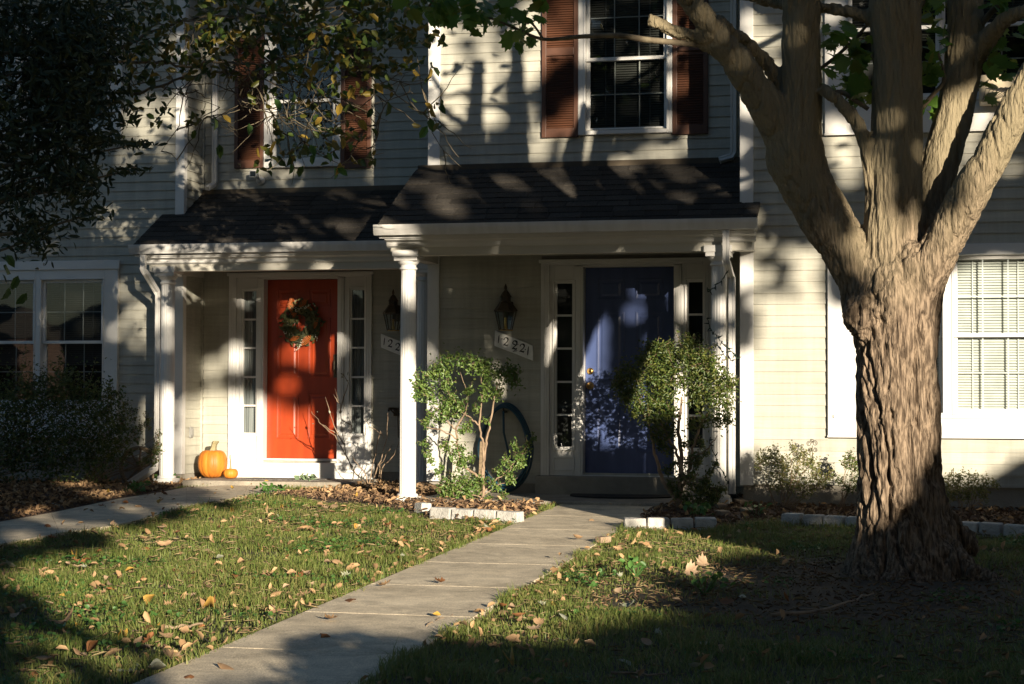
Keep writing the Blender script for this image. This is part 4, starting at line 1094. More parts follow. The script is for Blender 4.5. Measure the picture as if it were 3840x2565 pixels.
# ---------------------------------------------------------------- garden hose
hc = P(1872, 1690, Y2 - .17)
t = thing('garden_hose', (hc.x, Y2 - .15, ZS2), 'coiled blue garden hose hung on the wall behind the sunlit shrub', 'garden hose')
hx = P(1893, 1545, Y2 - .1)
MB().tube([(hx.x, Y2 - .016, hx.z), (hx.x, Y2 - .12, hx.z), (hx.x, Y2 - .16, hx.z + .03)], .010, 8).build('hanger', M_DARKMET, t)
wl, wr = P(1778, 1700, Y2 - .2).x, P(1985, 1700, Y2 - .2).x
ztp = P(1893, 1513, Y2 - .15).z
for k in range(6):
    pts = []; j = rng.uniform(-1, 1, 6)
    cx = (wl + wr) / 2 + .012 * j[0]; rx = (wr - wl) / 2 - .03 + .022 * j[1]; zt = ztp - .01 * k * .7; zb2 = ZS2 + .035 + .03 * (k % 3)
    for a in range(41):
        th = 2 * math.pi * a / 40
        zz = (zt + zb2) / 2 + (zt - zb2) / 2 * math.cos(th)
        sx = math.sin(th); fx = rx * sx * (1.0 - .22 * max(0, math.cos(th)))
        pts.append((cx + fx + .02 * (1 - math.cos(th)) * .5, Y2 - .05 - .012 * k - .07 * (1 - math.cos(th)) / 2 + .008 * j[2], zz))
    MB().tube(pts, .0115, 8, cap=False).build('loop', M_HOSE, t, smooth=True)
MB().tube([(hx.x, Y2 - .16, hx.z + .01), (hx.x + .005, Y2 - .16, hx.z - .2), (hx.x + .06, Y2 - .17, hx.z - .42), (hx.x + .10, Y2 - .18, hx.z - .50)], .0115, 8).build('loose_end', M_HOSE, t, smooth=True)
# ---------------------------------------------------------------- firewood log and stake by the column
q = G(1640, 1862)
t = thing('log', (q.x, q.y, gz(q.x, q.y)), 'weathered split log lying beside the base of the middle column', 'log')
z = gz(q.x, q.y) + .02; n = 9; Lg = .24
V = []
prof = [(-.05, .01), (-.055, .06), (-.02, .10), (.03, .115), (.065, .08), (.07, .02)]
for i in range(n):
    x = q.x - Lg + 2 * Lg * i / (n - 1)
    for y_, z_ in prof: V.append((x, q.y + .12 + y_ + rng.normal(0, .006) - .18 * i / (n - 1), z + z_ * (1 - .25 * i / (n - 1)) + rng.normal(0, .006)))
k = len(prof); F = [(i * k + a, i * k + (a + 1) % k, (i + 1) * k + (a + 1) % k, (i + 1) * k + a) for i in range(n - 1) for a in range(k)] + [tuple(range(k)), tuple((n - 1) * k + a for a in range(k))]
MB().add(V, F).build('wood', M_LOG, t)
q = P(1800, 1760, 16.9)
m = MB(); m.hexa([(q.x - .025, 16.9, .03), (q.x + .03, 16.88, .03), (q.x + .03, 16.92, .03), (q.x - .02, 16.93, .03)], [(q.x - .015, 16.95, .56), (q.x + .045, 16.94, .53), (q.x + .04, 16.97, .55), (q.x - .01, 16.98, .57)])
m.thing('wooden_stake', M_WOOD, 'rough upright wooden stake standing in the sunlit shrub', 'stake', bevel=.004)
# ---------------------------------------------------------------- window air conditioner
q = P(3725, 330, Y3 - .2)
ax0, ax1 = P(3672, 340, Y3 - .3).x, P(3672, 340, Y3 - .3).x + .46; az0, az1 = P(3700, 384, Y3 - .3).z, P(3700, 282, Y3 - .3).z
t = thing('air_conditioner', ((ax0 + ax1) / 2, Y3 - .2, az0), 'beige window air conditioner in the upper window behind the maple limbs', 'air conditioner')
MB().box(ax0, ax1, Y3 - .34, Y3 - .07, az0, az1).build('casing', M_BEIGE, t, bevel=.02)
m = MB()
for k in range(9): m.tube([(ax0 + .03 + .015 * k, Y3 - .343, az0 + .02), (ax0 + .06 + .04 * k, Y3 - .35, az0 + .5 * (az1 - az0)), (ax1 - .02, Y3 - .345, az0 + .02 + .011 * k)], .003, 5)
m.build('grille', M_BLKPL, t)
# ---------------------------------------------------------------- bent drain pipe, stones and bricks at the foot of the right column
q = G(2725, 1885)
z = gz(q.x, q.y)
t = thing('drain_pipe', (q.x, q.y, z), 'black corrugated drain pipe lying open at the foot of the right column', 'drain pipe')
pts = [Vector((q.x - .04, Yc2 - .08, .14)), Vector((q.x - .03, Yc2 - .12, .10)), Vector((q.x, (Yc2 + q.y) / 2 - .05, z + .10)), Vector((q.x + .03, q.y - .05, z + .075))]
PT = []; RD = []
for i in range(30):
    s = i / 29 * 3; k = min(2, int(s)); PT.append(pts[k].lerp(pts[k + 1], s - k)); RD.append(.062 + .006 * (i % 2))
MB().tube(PT, RD, 20, cap=False).build('pipe', M_BLKPL, t)
MB().tube([PT[-1] + Vector((0, .02, 0)), PT[-1] + Vector((0.002, -.015, -.002))], .070, 20, cap=False).build('rim', M_GREY, t)
MB().tube([PT[-3], PT[-2]], .05, 16).build('pipe_end', M_BLKPL, t)
def rock(px, py, r, label, sc=(1, 1, .7), seed=0, mt=M_ROCK, name='rock'):
    q = G(px, py); g = np.random.default_rng(seed); V = []; F = []; n = 12; rows = 7
    z = gz(q.x, q.y)
    for i in range(rows + 1):
        ph = math.pi * i / rows
        for k in range(n):
            th = 2 * math.pi * k / n; rr = r * (1 + g.normal(0, .10))
            V.append((q.x + rr * sc[0] * math.sin(ph) * math.cos(th), q.y + rr * sc[1] * math.sin(ph) * math.sin(th), z + r * sc[2] * .5 - rr * sc[2] * math.cos(ph)))
    for i in range(rows):
        for k in range(n): F.append((i * n + k, i * n + (k + 1) % n, (i + 1) * n + (k + 1) % n, (i + 1) * n + k))
    MB().add(V, F).thing(name, mt, label, 'rock')
rock(2795, 1872, .075, 'pale angular rock beside the black drain pipe', (1.4, .8, .7), 3)
rock(2815, 1895, .04, 'small tan rock just below the pale angular rock', (1.1, 1, .8), 4)
rock(2772, 1948, .032, 'rounded tan stone on the grass below the tilted bricks', (1, 1, .8), 5)
def brick(px, py, ang, tilt, label, L=.20, w=.09, h=.055):
    q = G(px, py); z = gz(q.x, q.y) + .02; c, s = math.cos(ang), math.sin(ang)
    def tr(u, v, zz): return (q.x + c * u - s * v, q.y + s * u + c * v, z + zz + tilt * u)
    MB().hexa([tr(-L/2, -w/2, 0), tr(L/2, -w/2, 0), tr(L/2, w/2, 0), tr(-L/2, w/2, 0)], [tr(-L/2, -w/2, h), tr(L/2, -w/2, h), tr(L/2, w/2, h), tr(-L/2, w/2, h)]).thing('brick', M_BRICK, label, 'brick', 'old bricks edging the bed', bevel=.006)
brick(2778, 1905, 1.95, .05, 'tan brick laid end-on just below the drain pipe opening', .22)
brick(2806, 1940, 1.95, .05, 'tan brick nearest the lawn below the drain pipe', .20)
brick(2697, 1920, 2.0, .03, 'brown brick half buried in the bed right of the dense shrub', .20)
brick(2708, 1948, 2.05, .02, 'brown brick at the lawn end of the bed right of the dense shrub', .16)
brick(2262, 2046, .9, .02, 'tan brick lying beside the right edge of the front path', .10, .07, .045)
rock(60, 1802, .07, 'smooth grey rock in the leaf litter at the far left', (1.5, .9, .5), 8, M_STONE)
# ---------------------------------------------------------------- string lights wound on the right column
cx, cy = c2r, Yc2
t = thing('string_lights', (cx, cy, .1), 'dark green string lights wound round the right porch column', 'string lights')
def lights(pxs, seed):
    g = np.random.default_rng(seed)
    pts = [P(a, b, cy - c) for a, b, c in pxs]; full = []
    for i in range(len(pts) - 1):
        for k in range(6): full.append(pts[i].lerp(pts[i + 1], k / 6) + Vector((g.normal(0, .006), g.normal(0, .004), g.normal(0, .006))))
    full.append(pts[-1])
    MB().tube(full, .0045, 5).build('cord', M_WIRE, t)
    for i in range(1, len(full), 2):
        d = Vector((g.normal(0, 1), -abs(g.normal(0, .6)), g.normal(0, 1))).normalized()
        m = MB(); m.tube([full[i], full[i] + d * .022], .006, 6); m.tube([full[i] + d * .022, full[i] + d * .045], [.005, .002], 6)
        m.build('bulb', M_WIRE, t)
lights([(2730, 1020, .17), (2700, 1060, .13), (2668, 1085, .11), (2655, 1095, .10)], 1)
lights([(2655, 1190, .1), (2664, 1235, .11), (2690, 1265, .13), (2722, 1300, .17), (2757, 1330, .19), (2765, 1345, .17)], 2)
lights([(2660, 1640, .12), (2675, 1700, .12), (2700, 1750, .13), (2722, 1790, .14), (2735, 1815, .15)], 3)
# ---------------------------------------------------------------- scrolled wire stake by the right wall
q = P(3045, 1700, Y3 - .25)
t = thing('wire_trellis', (q.x, Y3 - .25, .1), 'thin scrolled wire plant stake against the sunlit right wall', 'wire stake')
def spiral(px, py, r, sgn, a0):
    return [P(px + sgn * r * (1 - .028 * k) * math.cos(a0 + k * .42), py - r * (1 - .028 * k) * math.sin(a0 + k * .42), Y3 - .25) for k in range(26)]
MB().tube([P(3046, 1840, Y3 - .25), P(3046, 1670, Y3 - .25)], .0035, 6).build('rod', M_DARKMET, t)
for a in ((3034, 1664, 11, 1, 0), (3056, 1662, 11, -1, 0), (3038, 1688, 9, 1, 1), (3056, 1688, 9, -1, 1), (3046, 1652, 8, 1, 2)): MB().tube(spiral(*a), .003, 5).build('scroll', M_DARKMET, t)
# ---------------------------------------------------------------- half-hidden wooden wagon wheel by the left column
q = P(528, 1745, 18.75)
t = thing('wagon_wheel', (q.x, 18.75, 0), 'half-hidden old wooden wagon wheel behind the left shrub twigs', 'wagon wheel')
rw = .21; cx, cz = P(520, 1760, 18.78).x, .20
m = MB(); m.tube([(cx + rw * math.cos(2 * math.pi * k / 40), 18.78, cz + rw * math.sin(2 * math.pi * k / 40)) for k in range(41)], .024, 8, cap=False); m.build('rim', M_WOOD, t, smooth=True)
m = MB(); _turned(m, [(.04, 0), (.04, .05), (.02, .06)], cx, 18.80, cz, 14); m.build('hub', M_WOOD, t)
for k in range(10): MB().tube([(cx, 18.78, cz), (cx + rw * math.cos(2 * math.pi * k / 10 + .2), 18.78, cz + rw * math.sin(2 * math.pi * k / 10 + .2))], .010, 6).build('spoke', M_WOOD, t)
# ================================================================ leaves
def tmpl_oval(fold=.18):
    # base, left low, left high, tip, right high, right low : two quads folded along the midrib
    v = np.array([(-.5, 0, 0), (-.22, .40, fold), (.2, .36, fold), (.5, 0, -.05), (.2, -.36, fold), (-.22, -.40, fold)], float)
    return v, np.array([(0, 1, 2, 3), (0, 3, 4, 5)])
def tmpl_maple(curl=.15):
    half = [(.5, 0), (.33, .10), (.30, .22), (.40, .40), (.20, .33), (.12, .52), (-.02, .42), (-.12, .62), (-.20, .40), (-.30, .40), (-.34, .16)]
    out = half + [(-.30, 0.02)] + [(x, -y) for x, y in half[::-1][:-1]]
    v = [(-.05, 0, 0)] + [(x, y, -curl * (abs(y) ** 1.5) * 1.2 - .12 * max(0, x) ** 2) for x, y in out]
    n = len(out)
    f = [(0, 1 + k, 1 + (k + 1) % n) for k in range(n)]
    return np.array(v, float), np.array(f)
OVAL = tmpl_oval(); NEEDLE = tmpl_oval(.05); MAPLE = tmpl_maple()
def leaf_cloud(C, size, tm, aspect=1.0, up=.5, out=None, jitter=.35, g=rng):
    """leaves at points C; size (n,), returns V, F, per-leaf index"""
    n = len(C); tv, tf = tm
    nrm = g.normal(0, 1, (n, 3)); nrm[:, 2] += up * 2
    if out is not None: nrm += out * 1.2
    nrm /= np.linalg.norm(nrm, axis=1, keepdims=True)
    u = g.normal(0, 1, (n, 3)); u -= nrm * (u * nrm).sum(1, keepdims=True); u /= np.linalg.norm(u, axis=1, keepdims=True)
    v = np.cross(nrm, u)
    s = np.asarray(size)[:, None, None]
    V = C[:, None, :] + s * (tv[None, :, 0:1] * u[:, None, :] + aspect * tv[None, :, 1:2] * v[:, None, :] + tv[None, :, 2:3] * nrm[:, None, :])
    k = len(tv)
    F = (tf[None] + (np.arange(n) * k)[:, None, None]).reshape(-1, tf.shape[1])
    return V.reshape(-1, 3), F, k
def tones(n, k, lo=0, hi=1, p=2.0, g=rng):
    return np.repeat(lo + (hi - lo) * g.random(n) ** p, k)
def ball_pts(c, r, n, g=rng, shell=.55):
    d = g.normal(0, 1, (n, 3)); d /= np.linalg.norm(d, axis=1, keepdims=True)
    rad = (shell + (1 - shell) * g.random(n)) ** (1 / 1.5)
    return np.array(c) + d * rad[:, None] * np.array(r), d
def wob(pts, k=5, amp=.01, g=rng):
    """subdivide a polyline and wobble it"""
    pts = [Vector(p) for p in pts]; out = []
    for i in range(len(pts) - 1):
        for j in range(k):
            out.append(pts[i].lerp(pts[i + 1], j / k) + (Vector(g.normal(0, amp, 3)) if (i or j) else Vector()))
    out.append(pts[-1]); return out
def taper(pts, r0, r1): n = len(pts); return [r0 + (r1 - r0) * i / (n - 1) for i in range(n)]

def shrub(name, label, base, Yd, blobs, leaf, tm, M_L, asp=.8, stems=None, sr=.010, dens=1.0, group=None, thick=.8, up=.35, M_S=M_TWIG, pmax=1.0, twigs=2):
    """blobs: (px, py, radius_px[, depth offset]); stems drawn from the base to each blob unless given"""
    bx = G(*base); b0 = Vector((bx.x, Yd, max(gz(bx.x, Yd), 0) if Yd > 16.5 else gz(bx.x, Yd)))
    t = thing(name, b0, label, 'shrub', group)
    Vs = []; Fs = []; T = []; o = 0
    m = MB(); tw = MB()
    for bl in blobs:
        px, py, r = bl[:3]; dy = bl[3] if len(bl) > 3 else 0
        c = P(px, py, Yd + dy); rm = r * mpp(Yd)
        n = int(dens * 4.2 * rm * rm * 3.2 / (leaf * leaf * asp)) + 8
        dd = rng.normal(0, 1, (n, 3)); C = np.array(c) + dd * np.array((rm, rm * thick, rm)) * .46; out = dd / np.linalg.norm(dd, axis=1, keepdims=True)
        for _ in range(3):                             # shoots standing out of the clump
            dv = Vector((rng.normal(0, .8), rng.normal(0, .6), rng.normal(.55, .6))).normalized(); s0 = Vector(c) + dv * rm * .5; s1 = Vector(c) + dv * rm * rng.uniform(1.1, 1.75) + Vector((0, 0, .02))
            k_ = max(4, int((s1 - s0).length / (leaf * .42)))
            q_ = np.array([s0.lerp(s1, (i_ + rng.random()) / k_) for i_ in range(k_)]) + rng.normal(0, leaf * .30, (k_, 3))
            C = np.concatenate([C, q_]); out = np.concatenate([out, np.tile(np.array(dv), (k_, 1))])
            tw.tube([tuple(Vector(c)), tuple(s0), tuple(s1)], [sr * .28, sr * .22, sr * .10], 4)
        keep = C[:, 2] > gzv(C[:, 0], C[:, 1]) + .01
        C, out = C[keep], out[keep]; n = len(C)
        V, F, k = leaf_cloud(C, leaf * rng.uniform(.5, 1.4, n), tm, asp, up, out)
        Vs.append(V); Fs.append(F + o); o += len(V); T.append(tones(n, k, 0, pmax))
        if stems is None:
            mid = b0.lerp(c, .5) + Vector((rng.normal(0, .03), rng.normal(0, .03), .02))
            pts = wob([b0 + Vector((rng.normal(0, .02), rng.normal(0, .02), -.03)), mid, c], 4, .008); m.tube(pts, taper(pts, sr, sr * .35), 6)
        for _ in range(twigs):
            e_ = C[rng.integers(n)]; pts = wob([c, Vector(e_)], 3, .006); tw.tube(pts, taper(pts, sr * .35, sr * .12), 4)
    if stems:
        for s in stems:
            pts = wob([P(a[0], a[1], Yd + (a[3] if len(a) > 3 else 0)) for a in s], 4, .005)
            rr = []; n = len(pts); src = [a[2] * mpp(Yd) / 2 for a in s]
            for i in range(n):
                q = i / (n - 1) * (len(src) - 1); k0 = min(int(q), len(src) - 2); rr.append(src[k0] + (src[k0 + 1] - src[k0]) * (q - k0))
            m.tube(pts, rr, 8)
    m.build('stem', M_S, t, smooth=True)
    if tw.v: tw.build('twigs', M_S, t)['kind'] = 'stuff'
    arrmesh('foliage', np.concatenate(Vs), np.concatenate(Fs), M_L, t, col=np.concatenate(T))
    return t
Z9 = lambda x, y: (1400 + x / 2.1475, 1200 + y / 2.1475)      # coordinates read off an enlargement of the photo
def z9(l): return [(*Z9(a[0], a[1]), a[2] / 2.1475, *(a[3:])) for a in l]
# sunlit shrub between the doors: open, with bare pale stems
YS1 = 16.72
b1 = z9([(590, 310, 50), (700, 330, 75), (800, 360, 85), (900, 370, 70), (1000, 430, 80), (1090, 440, 75), (1130, 400, 50), (1130, 490, 70), (900, 430, 80), (560, 400, 95), (480, 440, 75), (360, 510, 65), (340, 600, 60), (420, 560, 80), (480, 640, 75),
         (590, 520, 70), (600, 700, 70), (680, 730, 75), (560, 770, 65), (470, 790, 60), (420, 840, 45), (620, 640, 60), (710, 690, 45), (770, 580, 50), (930, 560, 75), (1000, 600, 55), (880, 640, 45), (760, 860, 50), (710, 900, 40), (830, 720, 40), (910, 820, 30),
         (410, 1000, 34), (440, 1080, 40), (470, 1140, 34), (580, 1020, 48), (640, 1080, 60), (700, 1050, 50), (720, 1130, 55), (690, 1170, 45), (790, 1120, 40), (550, 1190, 26), (520, 1230, 22),
         (600, 1320, 75), (700, 1310, 85), (800, 1340, 85), (650, 1420, 75), (760, 1420, 75), (560, 1390, 50), (860, 1290, 50), (1000, 1350, 40), (1050, 1430, 40), (960, 1310, 45), (930, 1440, 35),
         (1050, 1150, 40), (1110, 1190, 48), (1160, 1130, 45), (1200, 1080, 45), (1150, 1020, 42), (1250, 1010, 38), (1290, 950, 28), (1090, 1260, 45), (1020, 1220, 40), (1110, 1300, 36), (1190, 1160, 36)])
st1 = [z9(s) for s in (
    [(878, 1440, 24), (885, 1300, 22), (890, 1150, 20), (905, 1000, 19), (930, 880, 17), (960, 700, 15), (1000, 530, 12), (1030, 430, 8)],
    [(880, 1300, 18), (885, 1100, 18), (880, 960, 17), (858, 850, 16), (868, 700, 13), (885, 560, 10), (850, 420, 7)],
    [(858, 850, 14), (780, 790, 13), (720, 750, 11), (640, 620, 8), (560, 550, 5)],
    [(878, 1290, 20), (800, 1225, 20), (720, 1180, 18), (690, 1060, 17), (672, 960, 16), (668, 880, 16), (700, 810, 13), (750, 740, 10), (760, 640, 8), (750, 560, 6), (700, 420, 4)],
    [(672, 960, 12), (600, 910, 11), (520, 880, 9), (400, 860, 5)], [(668, 880, 12), (620, 840, 10), (560, 760, 7), (480, 690, 5)],
    [(880, 1400, 14), (960, 1310, 11), (1060, 1240, 9), (1160, 1120, 7), (1280, 960, 4)], [(880, 1420, 12), (1000, 1330, 9), (1120, 1290, 5)],
    [(870, 1430, 12), (740, 1400, 9), (600, 1330, 6)])]
shrub('shrub', 'sunlit open shrub with bare pale stems and bright green leaves between the doors', Z9(880, 1450), YS1, b1, .030, OVAL, M_BOX, .62, st1, dens=.80, thick=1.0, twigs=1)
# dense shrub before the blue door
YS2 = 16.30
Z5 = lambda x, y: (2000 + x / 2.609, 1450 + y / 2.609)
Z4 = lambda x, y: (1950 + x / 2.609, 900 + y / 2.609)
b2 = [(*Z4(x, y), r / 2.609) for x, y, r in ((1310, 1080, 110), (1440, 1100, 110), (1600, 1090, 130), (1760, 1110, 110), (1870, 1200, 120), (1660, 1010, 60), (1640, 960, 35), (1330, 1030, 50), (1250, 1060, 40), (1230, 1180, 120), (1080, 1290, 130), (1000, 1380, 110), (1160, 1400, 150), (1330, 1320, 150), (1500, 1250, 150), (1700, 1250, 150), (1880, 1330, 150), (2000, 1380, 110), (2060, 1440, 70), (1950, 1480, 130), (1780, 1430, 130), (1600, 1400, 90), (1430, 1450, 140), (1040, 1500, 110), (950, 1420, 60))]
b2 += [(*Z5(x, y), r / 2.609) for x, y, r in ((950, 120, 110), (1080, 200, 130), (1230, 170, 140), (1150, 320, 110), (1280, 320, 130), (1000, 250, 70), (1330, 450, 90), (1200, 480, 90), (1600, 110, 110), (1750, 150, 120), (1890, 180, 90), (1820, 320, 100), (1680, 330, 80), (1900, 330, 60), (1560, 380, 60), (1350, 250, 70), (1560, 700, 55), (1590, 780, 50), (1500, 760, 45), (1690, 660, 35), (1450, 900, 60), (1380, 1000, 55), (1560, 980, 60), (1650, 1010, 70), (1720, 1050, 60), (1800, 1080, 55), (1500, 1080, 70), (1620, 1120, 70), (1750, 1130, 60), (1700, 900, 40), (1740, 830, 35), (1790, 760, 25), (1850, 1010, 45), (1330, 620, 70), (1250, 560, 70), (1480, 560, 60), (1640, 560, 60), (1400, 760, 60), (1320, 820, 50), (1620, 700, 50), (1540, 860, 60), (1680, 960, 70), (1420, 1060, 70), (1320, 960, 45))]
st2 = [[(*Z5(a, b), w / 2.609) for a, b, w in s] for s in (
    [(1430, 1180, 60), (1430, 1000, 52), (1440, 850, 46), (1450, 700, 42), (1420, 500, 38), (1430, 300, 30), (1450, 100, 20)],
    [(1430, 1150, 50), (1340, 1020, 42), (1270, 930, 38), (1235, 820, 34), (1190, 650, 28), (1150, 450, 20), (1080, 250, 12)],
    [(1500, 950, 34), (1450, 800, 32), (1400, 650, 30), (1330, 520, 24), (1250, 350, 14)],
    [(1440, 1000, 34), (1510, 900, 34), (1540, 750, 30), (1560, 600, 26), (1620, 400, 20), (1720, 250, 12)],
    [(1550, 700, 20), (1680, 630, 14), (1800, 480, 8)], [(1430, 1000, 26), (1580, 880, 16), (1610, 840, 8)])]
shrub('shrub', 'dense dark green shrub half covering the blue door and right column', Z5(1430, 1180), YS2, b2, .030, OVAL, M_HOLLY, .55, st2, dens=.80, thick=1.0)
# dark shrubs at the left under the window
b3 = [(*q, r) for q, r in (((60, 1520), 150), ((200, 1500), 130), ((320, 1490), 110), ((400, 1540), 80), ((100, 1640), 150), ((260, 1630), 150), ((400, 1640), 110), ((-60, 1560), 150), ((30, 1720), 120), ((200, 1730), 110), ((350, 1720), 100), ((450, 1600), 55), ((430, 1480), 40), ((130, 1460), 80), ((250, 1440), 70))]
shrub('shrub', 'large dark rounded shrub below the shaded window at the far left', (200, 1790), 17.95, b3, .034, OVAL, M_HOLLY, .6, dens=.48, thick=.8)
b4 = [(1 * 380 + x / 4.612, 1500 + y / 4.612, r / 4.612) for x, y, r in ((540, 200, 100), (560, 330, 80), (800, 330, 80), (790, 450, 80), (680, 520, 90), (560, 560, 80), (620, 680, 80), (980, 620, 60), (990, 780, 70), (940, 860, 110), (880, 960, 90), (1000, 900, 70), (800, 1060, 80), (700, 1100, 70), (960, 1040, 60), (900, 1120, 50), (450, 720, 90), (480, 900, 90), (380, 1000, 100), (300, 820, 90), (440, 60, 60))]
shrub('shrub', 'thin straggly shrub with twigs beside the left porch column', (560, 1800), 18.25, b4, .026, OVAL, M_HOLLY, .6, dens=.30, thick=.8, twigs=6, sr=.006)
# small shrubs along the right wall
Z7 = lambda x, y: (2700 + x / 2.06, 1600 + y / 2.06)
b5 = [(*Z7(x, y), r / 2.06) for x, y, r in ((420, 220, 65), (360, 260, 60), (480, 270, 75), (600, 230, 60), (660, 210, 40), (700, 280, 65), (600, 330, 85), (450, 360, 85), (740, 370, 70), (780, 430, 60), (680, 450, 75), (540, 450, 85), (430, 460, 70), (640, 520, 60), (830, 400, 40), (560, 170, 30), (300, 300, 40), (860, 350, 25), (290, 240, 25))]
shrub('shrub', 'small sunlit yellow-green shrub against the right wall left of the maple', Z7(600, 560), 16.45, b5, .024, OVAL, M_SMALL, .5, dens=.42, sr=.005, twigs=4)
b6 = [(*Z7(x, y), r / 2.06) for x, y, r in ((1760, 420, 60), (1850, 400, 60), (1960, 400, 60), (2050, 440, 55), (1830, 480, 75), (1930, 480, 75), (2000, 500, 60), (1790, 540, 50), (1900, 550, 50), (2130, 450, 35), (1720, 490, 40), (2040, 540, 40))]
shrub('shrub', 'low yellow-green shrub against the wall right of the maple trunk', Z7(1880, 590), 16.4, b6, .022, OVAL, M_SMALL, .5, dens=.45, sr=.005, twigs=3)
b7 = [(*Z7(x, y), r / 2.06) for x, y, r in ((990, 230, 40), (1030, 260, 40), (1000, 300, 40), (1050, 330, 45), (960, 280, 30), (1040, 400, 40), (930, 420, 40), (1000, 480, 45), (1060, 480, 40))]
shrub('shrub', 'small shaded shrub just left of the maple trunk by the wall', Z7(1010, 540), 16.5, b7, .024, OVAL, M_HOLLY, .5, dens=.5, sr=.005, twigs=3)
# bare twiggy plant right of the orange door
def bare_plant(name, label, base, Yd, stems, leaves):
    q = P(*base, Yd)
    t = thing(name, (q.x, Yd, max(q.z, .02)), label, 'plant')
    m = MB()
    for s in stems:
        pts = wob([P(a, b, Yd + rng.normal(0, .03)) for a, b in s], 4, .004); m.tube(pts, taper(pts, .0065, .0022), 5)
    m.build('stem', M_TWIG, t)
    C = np.array([P(a + rng.normal(0, 2), b + rng.normal(0, 2), Yd) for a, b in leaves])
    V, F, k = leaf_cloud(C, rng.uniform(.025, .05, len(C)), OVAL, .8, .3)
    arrmesh('leaf_sprig', V, F, M_LGREY, t)['kind'] = 'stuff'
Zd = lambda x, y: (700 + x / 2.34, 1300 + y / 2.34)
stm = [[Zd(*p) for p in s] for s in ([(1570, 1200), (1450, 1080), (1390, 900), (1360, 700), (1345, 500), (1300, 360)], [(1480, 1110), (1420, 1000), (1300, 780), (1200, 700), (1150, 640), (1095, 570)], [(1380, 860), (1310, 740), (1250, 560), (1215, 440)], [(1360, 640), (1450, 690), (1440, 760)], [(1590, 1200), (1560, 1100), (1470, 1000), (1440, 900)],
       [(1600, 1200), (1640, 1000), (1700, 760), (1600, 700), (1560, 620)], [(1690, 1180), (1720, 1060), (1820, 950), (1865, 820)], [(1690, 1170), (1700, 1040), (1780, 900), (1800, 860)], [(1700, 740), (1730, 810)], [(1345, 560), (1420, 320), (1370, 230)], [(1640, 1160), (1700, 1000), (1760, 800), (1765, 580)], [(1320, 770), (1180, 680)], [(1340, 500), (1290, 420)])]
lvs = [Zd(*p) for p in ((1255, 570), (1270, 580), (1345, 570), (1110, 680), (1455, 655), (1360, 240), (1380, 250), (1360, 270), (1400, 300), (1420, 240), (1540, 1150), (1620, 1020), (1590, 640), (1150, 565), (1640, 690))]
bare_plant('bare_plant', 'leafless twiggy plant growing right of the orange door', Zd(1600, 1200), 18.75, stm, lvs)
# grey-green low plants at the edge of the litter
def rosette(px, py, n, s, label, Mx):
    q = G(px, py); z = gz(q.x, q.y) + .05
    C = np.array([(q.x + rng.normal(0, .07), q.y + rng.normal(0, .05), z + rng.uniform(0, .08)) for _ in range(n)])
    V, F, k = leaf_cloud(C, rng.uniform(.6, 1.2, n) * s, OVAL, .7, .8)
    t = thing('low_plant', (q.x, q.y, gz(q.x, q.y)), label, 'plant', 'low plants at the lawn edge')
    arrmesh('foliage', V, F, Mx, t)
    m = MB()
    for c in C[:8]: m.tube([(q.x, q.y, z - .05), tuple(c)], .004, 5)
    m.build('stem', Mx, t)
M_LAMB = mat('woolly_leaf', (0.24, 0.32, 0.18), (0.17, 0.25, 0.13), rough=.8, scale=9, trans=.2)
M_WEED = mat('weed_leaf', (0.09, 0.20, 0.04), (0.06, 0.14, 0.03), rough=.5, scale=9, trans=.25)
rosette(1290, 1812, 34, .09, 'woolly grey-green plant right of the grey doormat', M_LAMB)
rosette(1150, 1828, 36, .085, 'woolly grey-green plant just below the grey doormat', M_LAMB)
rosette(1010, 1862, 26, .07, 'leafy green weed at the lawn corner below the porch slab', M_WEED)
rosette(630, 1828, 46, .07, 'green ground plant at the foot of the left column', M_WEED)
rosette(510, 1862, 30, .07, 'dark green weed in the litter left of the side path', M_WEED)
rosette(2620, 1950, 30, .07, 'bright green weed behind the bluish edging blocks', M_WEED)
rosette(2840, 1945, 10, .07, 'single broad-leafed green weed left of the long edging row', M_WEED)
rosette(3690, 1885, 12, .08, 'yellow-green weed at the wall right of the maple', M_WEED)
rosette(2385, 2170, 18, .055, 'round-leafed green weed in the sunlit grass right of the path', M_WEED)
rosette(2640, 2236, 18, .06, 'low green weed at the shade edge right of the path', M_WEED)

# ================================================================ the maple
YT = TREE.y
pm = K * mpp(YT)                                       # metres per 2347-px unit
def T(x, y, dy=0.0): return Q(x, y, YT + dy)
def limb(pts, n=5):
    """pts: (x, y, width, dy) -> smooth points and radii (Catmull-Rom)"""
    a = [(*T(p[0], p[1], p[3] if len(p) > 3 else 0), p[2] * pm / 2) for p in pts]
    a = [tuple(2 * np.array(a[0]) - np.array(a[1]))] + a + [tuple(2 * np.array(a[-1]) - np.array(a[-2]))]
    a = np.array(a); out = []
    for i in range(1, len(a) - 2):
        for k in range(n):
            t = k / n; p0, p1, p2, p3 = a[i - 1:i + 3]
            out.append(.5 * ((2 * p1) + (-p0 + p2) * t + (2 * p0 - 5 * p1 + 4 * p2 - p3) * t * t + (-p0 + 3 * p1 - 3 * p2 + p3) * t ** 3))
    out.append(a[-2]); out = np.array(out)
    return [Vector(p[:3]) for p in out], [max(.004, p[3]) for p in out]
